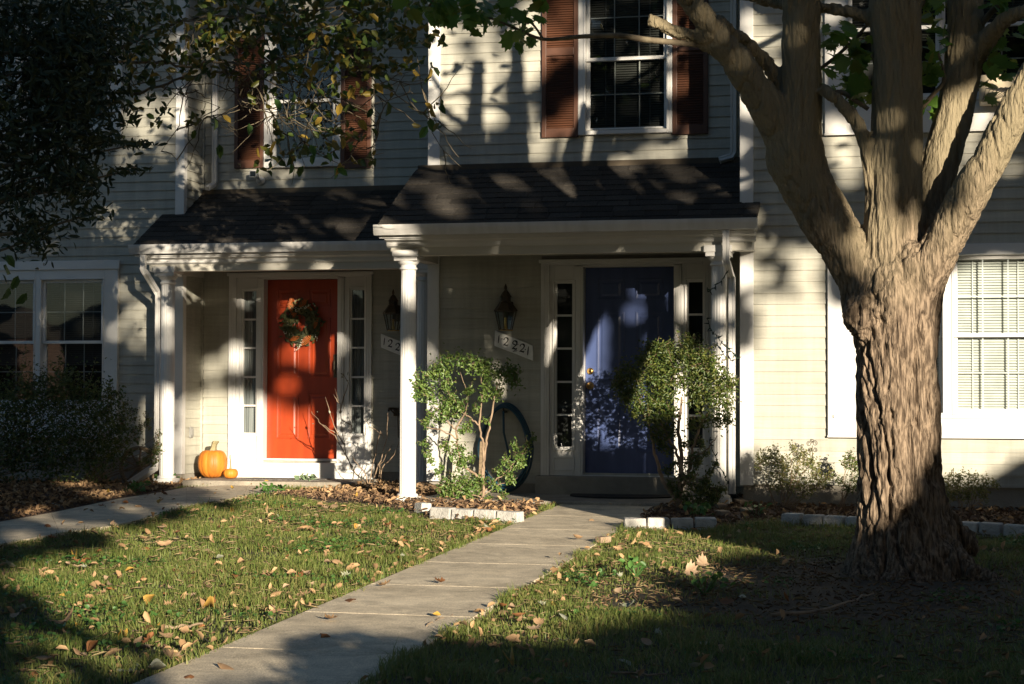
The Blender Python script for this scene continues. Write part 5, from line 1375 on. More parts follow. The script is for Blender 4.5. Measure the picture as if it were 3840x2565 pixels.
LIMBS = [
    [(2066, 1345, 330), (2066, 1290, 250), (2066, 1230, 212), (2064, 1130, 192), (2060, 1020, 184), (2058, 920, 182), (2056, 830, 182), (2054, 750, 192), (2052, 690, 200), (2050, 630, 170), (2050, 570, 120), (2050, 510, 60)],
    [(2010, 720, 150), (1980, 640, 120), (1945, 580, 112), (1893, 500, 118), (1846, 420, 124), (1822, 350, 132), (1830, 280, 105), (1836, 200, 92), (1836, 100, 88), (1836, 0, 86), (1838, -160, 80), (1850, -400, 66), (1870, -700, 40)],
    [(1822, 360, 100, -.02), (1785, 285, 92, -.05), (1745, 225, 82, -.1), (1700, 155, 74, -.15), (1655, 95, 62, -.2), (1605, 30, 54, -.25), (1555, -40, 48, -.3), (1480, -180, 40, -.4), (1380, -420, 28, -.5)],
    [(2046, 700, 150), (2045, 600, 136), (2046, 510, 128), (2050, 420, 124), (2055, 320, 116), (2056, 220, 112), (2056, 110, 112), (2050, 10, 116), (2040, -120, 96), (2020, -400, 70), (2010, -800, 40)],
    [(2060, 40, 80), (2095, -40, 76, .1), (2140, -200, 64, .2), (2200, -500, 42, .3)],
    [(2080, 680, 120), (2100, 580, 92, .08), (2124, 480, 86, .14), (2160, 355, 88, .2), (2193, 230, 85, .22), (2212, 100, 85, .25), (2213, -60, 80, .3), (2230, -350, 62, .4), (2260, -700, 36, .5)],
    [(2095, 720, 120), (2120, 640, 98, -.1), (2168, 545, 88, -.15), (2224, 440, 86, -.2), (2277, 350, 76, -.22), (2332, 240, 72, -.25), (2400, 110, 64, -.3), (2480, -100, 50, -.4), (2560, -400, 30, -.5)],
    [(2215, 150, 60, .22), (2262, 90, 46, .12), (2300, 48, 36, .0), (2350, 25, 32, -.1), (2440, 0, 24, -.2)],
    [(2040, 130, 40, .0), (2005, 52, 32, .02), (1940, 26, 30, .05), (1860, 16, 28, .1), (1770, 6, 26, .15), (1690, -14, 22, .2)],
    [(2005, 430, 44, -.05), (1990, 345, 38, -.08), (1960, 275, 34, -.1), (1918, 228, 30, -.12), (1880, 200, 26, -.1)],
    [(1800, 205, 40, .05), (1745, 130, 34, .0), (1700, 88, 30, -.08), (1640, 40, 24, -.2)],
    [(1700, 150, 46, -.12), (1610, 96, 36, -.2), (1540, 68, 32, -.25), (1484, 42, 28, -.3)],
    # root flare
    [(2010, 1190, 90), (1992, 1260, 70, -.02), (1985, 1300, 56, -.05), (1955, 1345, 40, -.12)], [(2120, 1180, 100), (2150, 1240, 80, -.08), (2205, 1300, 60, -.16), (2270, 1330, 40, -.24), (2330, 1350, 24, -.3)],
    [(2050, 1200, 120), (2075, 1280, 100, -.18), (2100, 1330, 76, -.3), (2115, 1362, 46, -.42)], [(2130, 1150, 70), (2180, 1210, 56, .1), (2240, 1260, 40, .15)],
    [(1980, 760, 60, -.10), (1972, 720, 70, -.16), (1985, 690, 60, -.14)], [(2020, 720, 70, -.16), (2010, 690, 60, -.2)], [(2095, 640, 60, -.16), (2090, 600, 50, -.18), (2085, 560, 40, -.12)]]
m = MB()
for L in LIMBS:
    pts, rr = limb(L); m.tube(pts, rr, 14)
tmp = m.build('maple_raw', M_BARK)
md = tmp.modifiers.new('r', 'REMESH'); md.mode = 'VOXEL'; md.voxel_size = .0105; md.use_smooth_shade = True
md = tmp.modifiers.new('s', 'SMOOTH'); md.factor = .5; md.iterations = 14
dg_ = bpy.context.evaluated_depsgraph_get()
me = bpy.data.meshes.new_from_object(tmp.evaluated_get(dg_))
n = len(me.vertices)
co = np.empty(n * 3, np.float32); me.vertices.foreach_get('co', co); co = co.reshape(-1, 3).astype(float)
no = np.empty(n * 3, np.float32); me.vertex_normals.foreach_get('vector', no); no = no.reshape(-1, 3).astype(float)
zr_ = co[:, 2] - TREE.z
cxx = T(2058, 900).x
# bark: twisted vertical furrows, plates between them, knots where the limbs part
tw_ = .45 * (zr_ - .6)
xr = co[:, 0] - cxx; yr = co[:, 1] - YT
xa = xr * np.cos(tw_) - yr * np.sin(tw_); ya = xr * np.sin(tw_) + yr * np.cos(tw_)
wx = .12 * (vnoise(co[:, 0] * 4, co[:, 1] * 4, co[:, 2] * 1.6) - .5); wy = .12 * (vnoise(co[:, 0] * 4 + 9, co[:, 1] * 4, co[:, 2] * 1.6) - .5)
f1 = vnoise((xa + wx) * 11, (ya + wy) * 11, co[:, 2] * 1.1 + 7); f2 = vnoise((xa + wx) * 24, (ya + wy) * 24, co[:, 2] * 3.0 + 3); f3 = vnoise(co[:, 0] * 55, co[:, 1] * 55, co[:, 2] * 14)
r1 = np.abs(2 * f1 - 1); r2 = np.abs(2 * f2 - 1)
up_ = np.clip((2.35 - zr_) / 1.2, .36, 1)              # limbs are smoother than the trunk
f4 = vnoise((xa + wx) * 34, (ya + wy) * 34, co[:, 2] * 2.2 + 13); r4 = np.abs(2 * f4 - 1)
disp = up_ * (-.040 * np.clip(1 - r1 / .16, 0, 1) + .014 * np.clip(r1, 0, .6) - .022 * np.clip(1 - r2 / .30, 0, 1) - .014 * np.clip(1 - r4 / .35, 0, 1)) + .010 * (f3 - .5) * (.3 + up_)
kn = np.exp(-((zr_ - 1.62) / .30) ** 2) * np.clip((cxx + .02 - co[:, 0]) / .12, 0, 1) * np.clip((YT - co[:, 1]) / .1, 0, 1)
disp += kn * (.055 * (vnoise(co[:, 0] * 19, co[:, 1] * 19, co[:, 2] * 15 + 4) - .45) + .03 * (vnoise(co[:, 0] * 38, co[:, 1] * 38, co[:, 2] * 30) - .5))
disp += np.clip(.5 - zr_, 0, .5) * .10 * (vnoise(xa * 7, ya * 7, co[:, 2] * .8) - .5)
co2 = co + no * disp[:, None]
maple = thing('maple_tree', TREE, 'large multi-stemmed maple with furrowed bark standing at the right', 'tree')
me.vertices.foreach_set('co', (co2 - np.array(TREE)).astype(np.float32).ravel())
at = me.attributes.new('tone', 'FLOAT', 'POINT')
at.data.foreach_set('value', np.clip((zr_ - 1.7) / 1.0 + .6 * (vnoise(co[:, 0] * 5, co[:, 1] * 5, co[:, 2] * 3) - .5), 0, .85).astype(np.float32))
me.name = 'trunk'
me.update()
tr_o = bpy.data.objects.new('trunk', me); COL.objects.link(tr_o); tr_o.parent = maple; OFF[tr_o.name] = Vector(TREE)
bpy.data.objects.remove(tmp)
# thin branches
TH = [[(1625, 104, 16, -.2), (1557, 98, 14, -.22), (1480, 91, 14, -.25), (1420, 82, 12, -.3), (1330, 84, 10, -.35), (1245, 90, 8, -.4), (1180, 64, 6, -.45), (1120, 40, 5, -.5)],
      [(1245, 90, 6, -.4), (1215, 50, 5, -.42), (1150, 10, 4, -.45)], [(1878, 160, 9, .1), (1925, 122, 8, .1), (1968, 80, 8, .1), (2000, 40, 6, .1)], [(2110, 250, 12, .1), (2140, 215, 10, .1), (2165, 180, 8, .1), (2150, 120, 5, .1)],
      [(1890, 215, 12, -.05), (1930, 212, 12, -.05), (1960, 230, 10, -.05), (1990, 250, 10, -.05)], [(1600, 30, 20, -.2), (1480, -60, 16, -.3), (1300, -90, 12, -.4), (1050, -60, 8, -.5), (980, 20, 5, -.5)], [(2210, 100, 20, .25), (2280, 20, 14, .2), (2360, -60, 10, .1)]]
# boughs of the crown above the picture
g9 = np.random.default_rng(5)
TOPS = []
for (x, y, w, dy, dx_, dy_, L) in ((1560, -60, 40, -.3, -1, -.7, 3.6), (1850, -350, 50, 0, -.6, .6, 2.6), (2030, -500, 50, 0, .2, -1, 2.8), (2230, -350, 50, .4, .7, .8, 2.6), (2480, -100, 40, -.4, 1, -.5, 2.6), (1840, -250, 46, 0, -1, .1, 3.4), (2200, -450, 40, .3, .4, 1, 2.2), (2040, -300, 40, 0, -.5, -1, 2.8), (1380, -380, 30, -.5, -1, .5, 2.4)):
    p0 = T(x, y, dy); d = Vector((dx_, dy_, 0)).normalized()
    p1 = p0 + d * L * .5 + Vector((0, 0, .55)); p2 = p0 + d * L + Vector((0, 0, .75))
    TOPS.append((p0, p1, p2, w * pm / 2 * .55))
m = MB()
for L in TH:
    pts, rr = limb(L, 4); m.tube(pts, rr, 7)
for p0, p1, p2, r in TOPS:
    pts = wob([p0, p1, p2], 6, .03); m.tube(pts, taper(pts, r, r * .25), 8)
m.build('branch', M_BRANCH, maple, smooth=True)
# foliage: clusters read off the photo, and the crown above the picture
C = []; S = []
def cluster(x, y, rx, ry, n, dy=0, s=.125):
    c = T(x, y, dy)
    for _ in range(n):
        a = g9.uniform(-1, 1, 3)
        if (a ** 2).sum() > 1: a *= .6
        C.append((c.x + a[0] * rx * pm, c.y + a[1] * .30, c.z + a[2] * ry * pm)); S.append(s * g9.uniform(.65, 1.15))
for a in ((1000, 15, 40, 30, 13, -.5), (1060, 20, 45, 38, 16, -.5), (1120, 22, 50, 36, 18, -.5), (1180, 40, 42, 40, 16, -.45), (1210, 15, 36, 32, 11, -.45), (1190, 92, 30, 16, 7, -.45), (1085, 60, 40, 18, 8, -.5), (980, 40, 30, 24, 6, -.5), (1030, -10, 60, 20, 14, -.5), (1215, 80, 20, 16, 3, -.45), (955, 5, 40, 25, 8, -.55),
          (1915, 110, 34, 30, 12, .15), (1950, 150, 40, 36, 17, .15), (1975, 210, 34, 40, 17, .1), (1990, 110, 20, 30, 6, .1), (1920, 190, 30, 28, 9, .15), (1930, 60, 40, 20, 5, .2), (2140, 20, 30, 30, 10, .15), (2150, 90, 24, 38, 11, .15), (2135, 170, 24, 44, 12, .15), (2130, 240, 18, 28, 5, .15), (2280, 20, 40, 24, 9, .1), (2320, 60, 40, 24, 5, .1),
          (2290, 150, 30, 36, 11, .3), (2285, 110, 22, 22, 5, .3), (2265, 210, 16, 36, 5, .3)): cluster(*a)
n_low = len(C)
for p0, p1, p2, r in TOPS:
    for k in range(34):
        s = g9.random() ** .6; p = p0.lerp(p1, s * 2) if s < .5 else p1.lerp(p2, s * 2 - 1)
        q = np.array(p) + g9.normal(0, 1, 3) * np.array([.45, .45, .30])
        if q[2] > EYE + (q[1]) * .222 + .05: C.append(tuple(q)); S.append(.13 * g9.uniform(.7, 1.2))
C = np.array(C); S = np.array(S)
V, F, k = leaf_cloud(C, S, MAPLE, 1.0, .55, g=g9)
arrmesh('crown', V, F, M_MAPLE, maple, col=tones(len(C), k, 0, .8, 3, g9))

# ================================================================ oval-leafed tree reaching in from the left
YO = 14.2
g3 = np.random.default_rng(21)
ob = Q(-260, 1330, YO); ob = Vector((ob.x, YO, gz(ob.x, YO)))
otree = thing('broadleaf_tree', ob, 'tree at upper left with drooping twigs and yellowing oval leaves', 'tree')
def S1(x, y): return (x / 2.34, y / 2.34)
def S2(x, y): return (900 + x / 2.34, y / 2.34)
tp = P(-420, 700, YO)
m = MB()
pts = wob([ob - Vector((0, 0, .1)), ob.lerp(tp, .5) + Vector((.06, 0, 0)), tp, P(-300, 200, YO), P(-150, -300, YO)], 6, .02); m.tube(pts, taper(pts, .16, .07), 12)
m.build('trunk', M_BRANCH, otree, smooth=True)
BR = [([(-320, 330), S1(500, 600), S1(1060, 430), S1(1400, 235), S1(1620, 180), S1(1800, 150), S1(2340, 130), S2(400, 110), S2(900, 60)], 16, 5),
      ([(-300, 420), S1(700, 560), S1(1100, 540), S1(1400, 545), S1(1650, 590), S1(1900, 530), S1(2300, 560), S2(300, 520), S2(700, 420), S2(1100, 420)], 15, 4),
      ([(-320, 520), S1(300, 830), S1(850, 835), S1(1250, 810), S1(1600, 685), S1(1900, 640), S1(2080, 640), S2(200, 700), S2(500, 820)], 15, 4),
      ([S1(1550, 1145), S1(1780, 1050), S1(1950, 1000)], 8, 3), ([(-200, 100), S1(600, 120), S1(1100, 20), S1(1500, -80)], 14, 5),
      ([S2(0, 40), S2(300, 200), S2(700, 300), S2(1100, 600), S2(1300, 780), S2(1500, 930), S2(1700, 1050), S2(1790, 1095)], 9, 2.5), ([S2(200, 500), S2(500, 700), S2(760, 820), S2(900, 1000), S2(1000, 1200)], 7, 2), ([S2(1100, 600), S2(1400, 700), S2(1520, 820)], 5, 2), ([S2(1100, 700), S2(1250, 900), S2(1190, 1240)], 4, 2),
      ([S2(300, 520), S2(260, 760), S2(330, 980), S2(420, 1270)], 5, 2), ([S2(240, 960), S2(320, 1030), S2(430, 1060), S2(500, 1100)], 4, 1.8), ([S2(-50, 700), S2(100, 760), S2(200, 900), S2(290, 1200)], 5, 2)]
m = MB(); NODE = []
def tw_path(pp, w0, w1, dy0=0.0, wobble=.010):
    pts = wob([P(a, b, YO + dy0 + g3.normal(0, .10)) for a, b in pp], 5, wobble, g3)
    m.tube(pts, taper(pts, w0 * mpp(YO) / 2, w1 * mpp(YO) / 2), 6); NODE.extend(pts[2:]); return pts
for pp, w0, w1 in BR: tw_path(pp, w0, w1)
for k in range(260):                                   # fine twigs
    s = NODE[g3.integers(len(NODE))]
    d = Vector((g3.normal(.25, .6), g3.normal(0, .5), g3.normal(-.15, .5))).normalized() * g3.uniform(.15, .55)
    e_ = s + d; mid = s.lerp(e_, .5) + Vector(g3.normal(0, .03, 3))
    pts = wob([s, mid, e_], 3, .006, g3); m.tube(pts, taper(pts, .0055, .0022), 5)
    if k % 2: NODE.extend(pts[3:])
m.build('branch', M_BRANCH, otree, smooth=True)
# leaves: dense towards the top, single yellow ones hanging in front of the window
C = []
zones = [((1000, 40), 230, 130, 210), ((1250, 60), 230, 110, 230), ((1480, 60), 200, 110, 210), ((1400, 200), 160, 80, 130), ((1200, 180), 190, 80, 120), ((1000, 230), 120, 80, 60), ((1100, 330), 160, 80, 60), ((1350, 310), 120, 60, 46), ((1180, 470), 160, 90, 46), ((1310, 560), 100, 70, 26), ((1080, 560), 90, 50, 22), ((700, 60), 220, 90, 70), ((780, 250), 110, 60, 34), ((760, 450), 70, 30, 14), ((850, 150), 160, 60, 60), ((520, 120), 200, 110, 170), ((640, 220), 160, 80, 90), ((470, 300), 120, 100, 80), ((900, 80), 160, 90, 150), ((560, 420), 90, 60, 30), ((1560, 250), 60, 50, 14), ((1600, 420), 60, 60, 9), ((960, 600), 60, 60, 10)]
for (cx0, cy0), rx, ry, n in zones:
    for _ in range(n):
        a = g3.uniform(-1, 1, 2)
        p = P(cx0 + a[0] * rx, cy0 + a[1] * ry, YO + g3.normal(0, .28)); C.append(tuple(p))
C = np.array(C)
V, F, k = leaf_cloud(C, .088 * g3.uniform(.7, 1.2, len(C)), OVAL, .62, .15, g=g3)
arrmesh('crown', V, F, M_MAGN, otree, col=tones(len(C), k, 0, 1, 3.5, g3))
# the crown above the picture
C2 = []
for _ in range(450):
    q = np.array([g3.uniform(-8.2, -3.6), YO + g3.normal(0, .9), g3.uniform(3.95, 6.0)])
    if q[2] > EYE + q[1] * .222 and vnoise(np.array([q[0] * 1.1]), np.array([q[1] * .9]), np.array([q[2] * 1.2]))[0] > .42: C2.append(q)
C2 = np.array(C2)
V, F, k = leaf_cloud(C2, .095 * g3.uniform(.7, 1.2, len(C2)), OVAL, .62, .15, g=g3)
arrmesh('upper_crown', V, F, M_MAGN, otree, col=tones(len(C2), k, 0, .8, 3, g3))
def leafmesh(name, tm, mt, sc=1.0, asp=.62):
    v, f = tm; me_ = bpy.data.meshes.new(name); me_.from_pydata([(a * sc, b * sc * asp, c * sc) for a, b, c in v], [], [tuple(int(i) for i in q) for q in f]); me_.materials.append(mt); me_.update(); return me_
tv, tf = OVAL
LY, LG = leafmesh('leaf', OVAL, M_YLEAF), leafmesh('leaf', OVAL, M_WEED)
spots = [S2(x, y) + (c,) for x, y, c in ((370, 225, 1), (515, 610, 2), (600, 650, 1), (665, 605, 1), (620, 740, 1), (890, 515, 1), (780, 490, 2), (750, 450, 1), (990, 300, 1), (1660, 640, 1), (1720, 630, 3), (1660, 930, 1), (1700, 980, 1), (1780, 960, 3), (1760, 905, 3), (1610, 1160, 2), (1680, 1100, 3), (1290, 955, 3), (1140, 990, 3), (1080, 800, 1), (1000, 820, 1), (1210, 780, 1), (930, 830, 2), (985, 820, 1), (690, 1060, 1), (870, 960, 1), (295, 1290, 1), (165, 1340, 1), (365, 1415, 3), (280, 1450, 3), (470, 1410, 1), (535, 1505, 3), (640, 1320, 2), (860, 1480, 1), (830, 1520, 2), (900, 1510, 2), (900, 1260, 1), (780, 1380, 2), (640, 1400, 2), (440, 1480, 2), (1180, 1170, 3), (1080, 1100, 1), (845, 1150, 1), (960, 1290, 2), (760, 350, 1), (820, 370, 2), (330, 920, 2), (80, 1140, 2))] + [S1(x, y) + (c,) for x, y, c in ((1510, 425, 1), (1660, 400, 1), (1990, 1045, 1), (1700, 1180, 3), (1880, 1090, 3), (1930, 1330, 3), (1600, 800, 3), (1500, 800, 3))]
for px, py, c in spots:
    p = P(px, py, YO - .25 + g3.normal(0, .15))
    o = inst(LY if c == 1 else LG, 'leaf', otree, p, rot=(R(70) + g3.normal(0, .5), g3.uniform(.6, 2.4), g3.normal(0, .7)), scale=(.10 * g3.uniform(.8, 1.25),) * 3)
    if c == 3: o.data = LEAF3 if 'LEAF3' in globals() else globals().setdefault('LEAF3', leafmesh('leaf', OVAL, M_MAGN))

# ================================================================ dark evergreen at the left edge
YE = 13.2
eb = Q(-40, 1340, YE); eb = Vector((eb.x - 1.0, YE, gz(eb.x - 1.0, YE)))
etree = thing('evergreen_tree', eb, 'dense dark evergreen tree filling the upper left corner', 'tree')
m = MB(); pts = wob([eb - Vector((0, 0, .1)), eb + Vector((.05, 0, 2.4)), eb + Vector((0, .1, 6.5))], 6, .02); m.tube(pts, taper(pts, .15, .05), 12); m.build('trunk', M_BRANCH, etree, smooth=True)
C = []; g4 = np.random.default_rng(8)
ez = [((60, 100), 270, 200, 1500), ((200, 250), 190, 200, 1300), ((300, 120), 110, 150, 520), ((120, 480), 220, 190, 1200), ((280, 420), 130, 150, 700), ((60, 700), 170, 160, 620), ((240, 640), 140, 110, 420), ((380, 300), 60, 100, 160), ((370, 520), 100, 40, 120), ((520, 540), 80, 14, 60), ((480, 640), 90, 14, 60), ((350, 800), 80, 30, 60), ((150, 850), 110, 60, 130), ((-150, 400), 250, 500, 1600), ((400, 100), 130, 130, 420), ((440, 420), 60, 120, 120), ((300, 700), 110, 100, 260), ((120, 900), 130, 80, 200)]
m = MB()
for (cx0, cy0), rx, ry, n in ez:
    cc = P(cx0, cy0, YE); 
    pts = wob([eb + Vector((0.03, 0, max(1.2, cc.z - eb.z - .35))), cc], 4, .02, g4); m.tube(pts, taper(pts, .03, .006), 5)
    for _ in range(n):
        a = g4.normal(0, .5, 2)
        p = P(cx0 + a[0] * rx, cy0 + a[1] * ry, YE + g4.normal(0, .40)); C.append(tuple(p))
m.build('branch', M_BRANCH, etree, smooth=True)
for _ in range(2600):
    q = np.array([eb.x + g4.normal(0, 1.0), YE + g4.normal(0, .8), g4.uniform(3.6, 6.8)])
    C.append(tuple(q))
C = np.array(C)
V, F, k = leaf_cloud(C, .085 * g4.uniform(.6, 1.3, len(C)), NEEDLE, .34, .1, g=g4)
arrmesh('crown', V, F, M_EVER, etree, col=tones(len(C), k, 0, 1, 3.5, g4))
for px, py in ((30, 1010), (55, 1060), (20, 1100), (80, 1120), (40, 980)):
    inst(LEAF3, 'leaf', otree, P(px, py, 10.5), rot=(R(60), g4.uniform(0, 3), g4.normal(0, .5)), scale=(.10,) * 3)
# ================================================================ grass, litter, fallen leaves
gg = np.random.default_rng(3)
def frustum(x, y, mar=.03):
    D = y * math.cos(YAW) - x * math.sin(YAW); Xc = x * math.cos(YAW) + y * math.sin(YAW)
    u = Xc / np.maximum(D, .1); z = gzv(x, y) - EYE
    v = (z / np.maximum(D, .1) - math.tan(PITCH)) * -1
    return (np.abs(u) < .277 + mar) & (v < .185 + mar) & (D > 5)
def lawn_ok(x, y):
    return frustum(x, y) & ~hard(x, y) & ~beds(x, y) & (y < 18.5) & (np.hypot(x - TREE.x, y - TREE.y) > .38)
N = 640000
x = gg.uniform(-9.6, 2.6, N); y = gg.uniform(6.6, 18.4, N)
ok = lawn_ok(x, y)
x, y = x[ok], y[ok]
br = bare(x, y)
pat = vnoise(x * 2.2, y * 2.2, x * 0 + 1.5)
D_ = y * math.cos(YAW) - x * math.sin(YAW)
keep = gg.random(len(x)) < np.clip(1 - br * 1.05, .0, 1) * np.clip(.35 + pat, .3, 1) * np.clip(10.5 / D_, .5, 1.0)
x, y, br = x[keep], y[keep], br[keep]
ne = 16000
se = gg.uniform(-1, 30, ne); oe = np.where(gg.random(ne) < .5, oL - gg.normal(.004, .022, ne), oR + gg.normal(.004, .022, ne))
xe = pd.x * se + pn.x * oe; ye_ = pd.y * se + pn.y * oe
oke = frustum(xe, ye_) & (ye_ < SLAB2_Y - .4) & ~beds(xe, ye_) & (vnoise(se * 3, oe * 0, oe * 0 + 4) > .38)
x = np.concatenate([x, xe[oke]]); y = np.concatenate([y, ye_[oke]]); br = np.concatenate([br, np.zeros(oke.sum())])
n = len(x)
h = gg.uniform(.022, .060, n) * (1 - .4 * br) * (.35 + 1.25 * vnoise(x * 3.5, y * 3.5, x * 0 + 8) ** 1.3) * np.where(gg.random(n) < .02, 1.9, 1.0); th = gg.uniform(0, 2 * math.pi, n); ln = gg.uniform(.2, 1.15, n) * h
w = gg.uniform(.0017, .0034, n)
z = gzv(x, y) + .03 * (vnoise(x * 1.3, y * 1.3, x * 0) - .5) + .014 * (vnoise(x * 7, y * 7, x * 0 + 5) - .5)
dx, dy = np.cos(th), np.sin(th); px_, py_ = -np.sin(th + gg.normal(0, .5, n)), np.cos(th)
V = np.empty((n, 5, 3))
V[:, 0] = np.stack([x - px_ * w, y - py_ * w, z - .01], -1); V[:, 1] = np.stack([x + px_ * w, y + py_ * w, z - .01], -1)
V[:, 2] = np.stack([x + px_ * w * .8 + dx * ln * .35, y + py_ * w * .8 + dy * ln * .35, z + h * .6], -1); V[:, 3] = np.stack([x - px_ * w * .8 + dx * ln * .35, y - py_ * w * .8 + dy * ln * .35, z + h * .6], -1)
V[:, 4] = np.stack([x + dx * ln, y + dy * ln, z + h], -1)
i0 = np.arange(n) * 5
F = np.concatenate([np.stack([i0, i0 + 1, i0 + 2], -1), np.stack([i0, i0 + 2, i0 + 3], -1), np.stack([i0 + 3, i0 + 2, i0 + 4], -1)])
dry = np.clip((gg.random(n) ** 2.6) * (.45 + .9 * vnoise(x * 1.6, y * 1.6, x * 0 + 30)), 0, 1)
gs = arrmesh('grass', V.reshape(-1, 3), F, M_GRASS, None, col=np.repeat(dry, 5))
setp(gs, 'short thin lawn grass covering the ground either side of the path', 'grass', kind='stuff')
# clover and broad-leafed weeds in patches, dry straw lying in the grass
M_CLOV = mat('clover_leaf', (0.075, 0.17, 0.035), (0.05, 0.125, 0.028), rough=.5, scale=4, trans=.25)
M_STRAW = mat('dry_straw', (0.36, 0.28, 0.145), (0.25, 0.185, 0.095), rough=.8, scale=5)
xw = gg.uniform(-9.6, 2.6, 60000); yw_ = gg.uniform(6.6, 18.0, 60000)
okw = lawn_ok(xw, yw_) & (vnoise(xw * 1.9, yw_ * 1.9, xw * 0 + 40) > .74)
xw, yw_ = xw[okw], yw_[okw]
V, F, k = leaf_cloud(np.stack([xw, yw_, gzv(xw, yw_) + gg.uniform(.015, .05, len(xw))], -1), gg.uniform(.014, .034, len(xw)), OVAL, 1.1, 1.2, g=gg)
setp(arrmesh('clover', V, F, M_CLOV), 'patches of low clover and weeds among the lawn grass', 'clover', kind='stuff')
xw = gg.uniform(-9.6, 2.6, 90000); yw_ = gg.uniform(6.6, 18.0, 90000)
okw = lawn_ok(xw, yw_) & (gg.random(90000) < vnoise(xw * 1.3, yw_ * 1.3, xw * 0 + 50) * .28)
xw, yw_ = xw[okw], yw_[okw]
V, F, k = leaf_cloud(np.stack([xw, yw_, gzv(xw, yw_) + gg.uniform(.008, .035, len(xw))], -1), gg.uniform(.04, .10, len(xw)), NEEDLE, .05, 2.5, g=gg)
setp(arrmesh('straw', V, F, M_STRAW), 'dry straw and thatch lying in the lawn', 'straw', kind='stuff')
# small dry debris on the lawn and bare soil, chips in the beds
def debris(name, N, region, M_, sz, label, cat, lift=.012, tmx=OVAL, asp=.5, up=1.2, tonep=1.5):
    x = gg.uniform(-11, 2.8, N); y = gg.uniform(6.6, 19.5, N)
    ok = frustum(x, y) & region(x, y); x, y = x[ok], y[ok]
    ex = beds(x, y) * .022
    z = gzv(x, y) + lift + ex + gg.uniform(0, .018, len(x))
    V, F, k = leaf_cloud(np.stack([x, y, z], -1), gg.uniform(*sz, len(x)), tmx, asp, up, g=gg)
    o = arrmesh(name, V, F, M_, None, col=tones(len(x), k, 0, 1, tonep, gg))
    setp(o, label, cat, kind='stuff'); return o
debris('soil_crumbs', 60000, lambda x, y: ~hard(x, y) & ~beds(x, y) & (gg.random(len(x)) < bare(x, y) * .9 + .05) & (np.hypot(x - TREE.x, y - TREE.y) > .4), M_CHIP, (.012, .045), 'dark twiggy crumbs and wood bits on the bare soil', 'debris', asp=.35)
debris('mulch', 80000, lambda x, y: ~hard(x, y) & (inpoly(x, y, BEDB) | inpoly(x, y, BEDC) | inpoly(x, y, BEDD) | inpoly(x, y, BEDA)) & (y < 18.6), M_CHIP, (.02, .07), 'brown shredded bark mulch in the planting beds', 'mulch', asp=.3)
def litter_reg(x, y):
    p = np.zeros(len(x))
    p += inpoly(x, y, BEDA) * .5
    p += inpoly(x, y, BEDB) * (y > 17.2) * .42 + inpoly(x, y, BEDB) * .13
    p += inpoly(x, y, BEDC) * .12 + inpoly(x, y, BEDD) * .10
    # litter gathered along the left edge of the front path, and scattered on the lawn
    o = x * pn.x + y * pn.y
    p += np.exp(-np.clip(oL - o, 0, 9) / .16) * (o < oL) * .30 + np.exp(-np.clip(o - oR, 0, 9) / .22) * (o > oR) * .16
    p += .055 * (1 - bare(x, y)) * ~beds(x, y)
    return ~hard(x, y) & (gg.random(len(x)) < p) & (np.hypot(x - TREE.x, y - TREE.y) > .45)
debris('leaf_litter', 42000, litter_reg, M_LITTER, (.022, .075), 'drift of small dry brown leaves in the beds and along the path edges', 'leaf litter', lift=.03, asp=.55, up=.5, tonep=1.2)
debris('leaf_litter', 900, lambda x, y: (inpoly(x, y, PATH1) | inpoly(x, y, PATH) * (gg.random(len(x)) < .06)), M_LITTER, (.02, .06), 'few small dry leaves blown onto the concrete paths', 'leaf litter', lift=.045, asp=.5, up=1.5)
# single fallen leaves
def curl(tm, sc, c1, c2, asp):
    v, f = tm; o = []
    for a, b, c in v:
        a_, b_ = a * sc, b * sc * asp
        o.append((a_, b_, c * sc * .5 + c1 * (a * a) * sc + c2 * (b * b) * sc * 1.5))
    return o, f
def oval8():
    nseg = 7; v = []; f = []
    for i in range(nseg):
        s = i / (nseg - 1); wd = math.sin(math.pi * (s * .92 + .04)) ** .8 * .5
        for q in (-1, 0, 1): v.append((s - .5, q * wd, .10 * abs(q)))
    for i in range(nseg - 1):
        for q in range(2): f.append((i * 3 + q, i * 3 + q + 1, i * 3 + q + 4, i * 3 + q + 3))
    return np.array(v), f
OV8 = oval8()
LEAFM = {}
KINDS_ = {'tan': M_LTAN, 'pale': M_LPINK, 'yellow': M_LYEL, 'rust': M_LRUST, 'grey': M_LGREY}
for kn_, mt in KINDS_.items():
    lst = []
    for v_i in range(4):
        if kn_ in ('yellow',) or v_i % 2 == 0: vv, ff = curl(OV8, 1.0, [.5, -.6, .9, -.3][v_i], [1.2, 1.8, .6, 2.2][v_i], .55)
        else: vv, ff = curl(MAPLE, 1.15, [.6, .9, -.5, 1.1][v_i], [1.4, .9, 1.6, .6][v_i], 1.0)
        me_ = bpy.data.meshes.new('fallen_leaf'); me_.from_pydata(vv, [], [tuple(int(i) for i in q) for q in ff]); me_.materials.append(mt); me_.update()
        me_.polygons.foreach_set('use_smooth', [True] * len(me_.polygons)); lst.append(me_)
    LEAFM[kn_] = lst
WORDS = {'tan': 'curled tan dry leaf', 'pale': 'pale pinkish dry leaf', 'yellow': 'yellow fallen leaf', 'rust': 'rust-brown dry leaf', 'grey': 'grey-green dry leaf'}
WHERE = {'L': ('lying in the grass left of the front path', 'left lawn'), 'R': ('lying in the grass right of the front path', 'right lawn'), 'P': ('lying on the concrete front path', 'front path'), 'S': ('lying on the shaded side path', 'side path'), 'B': ('lying in a planting bed by the houses', 'planting beds')}
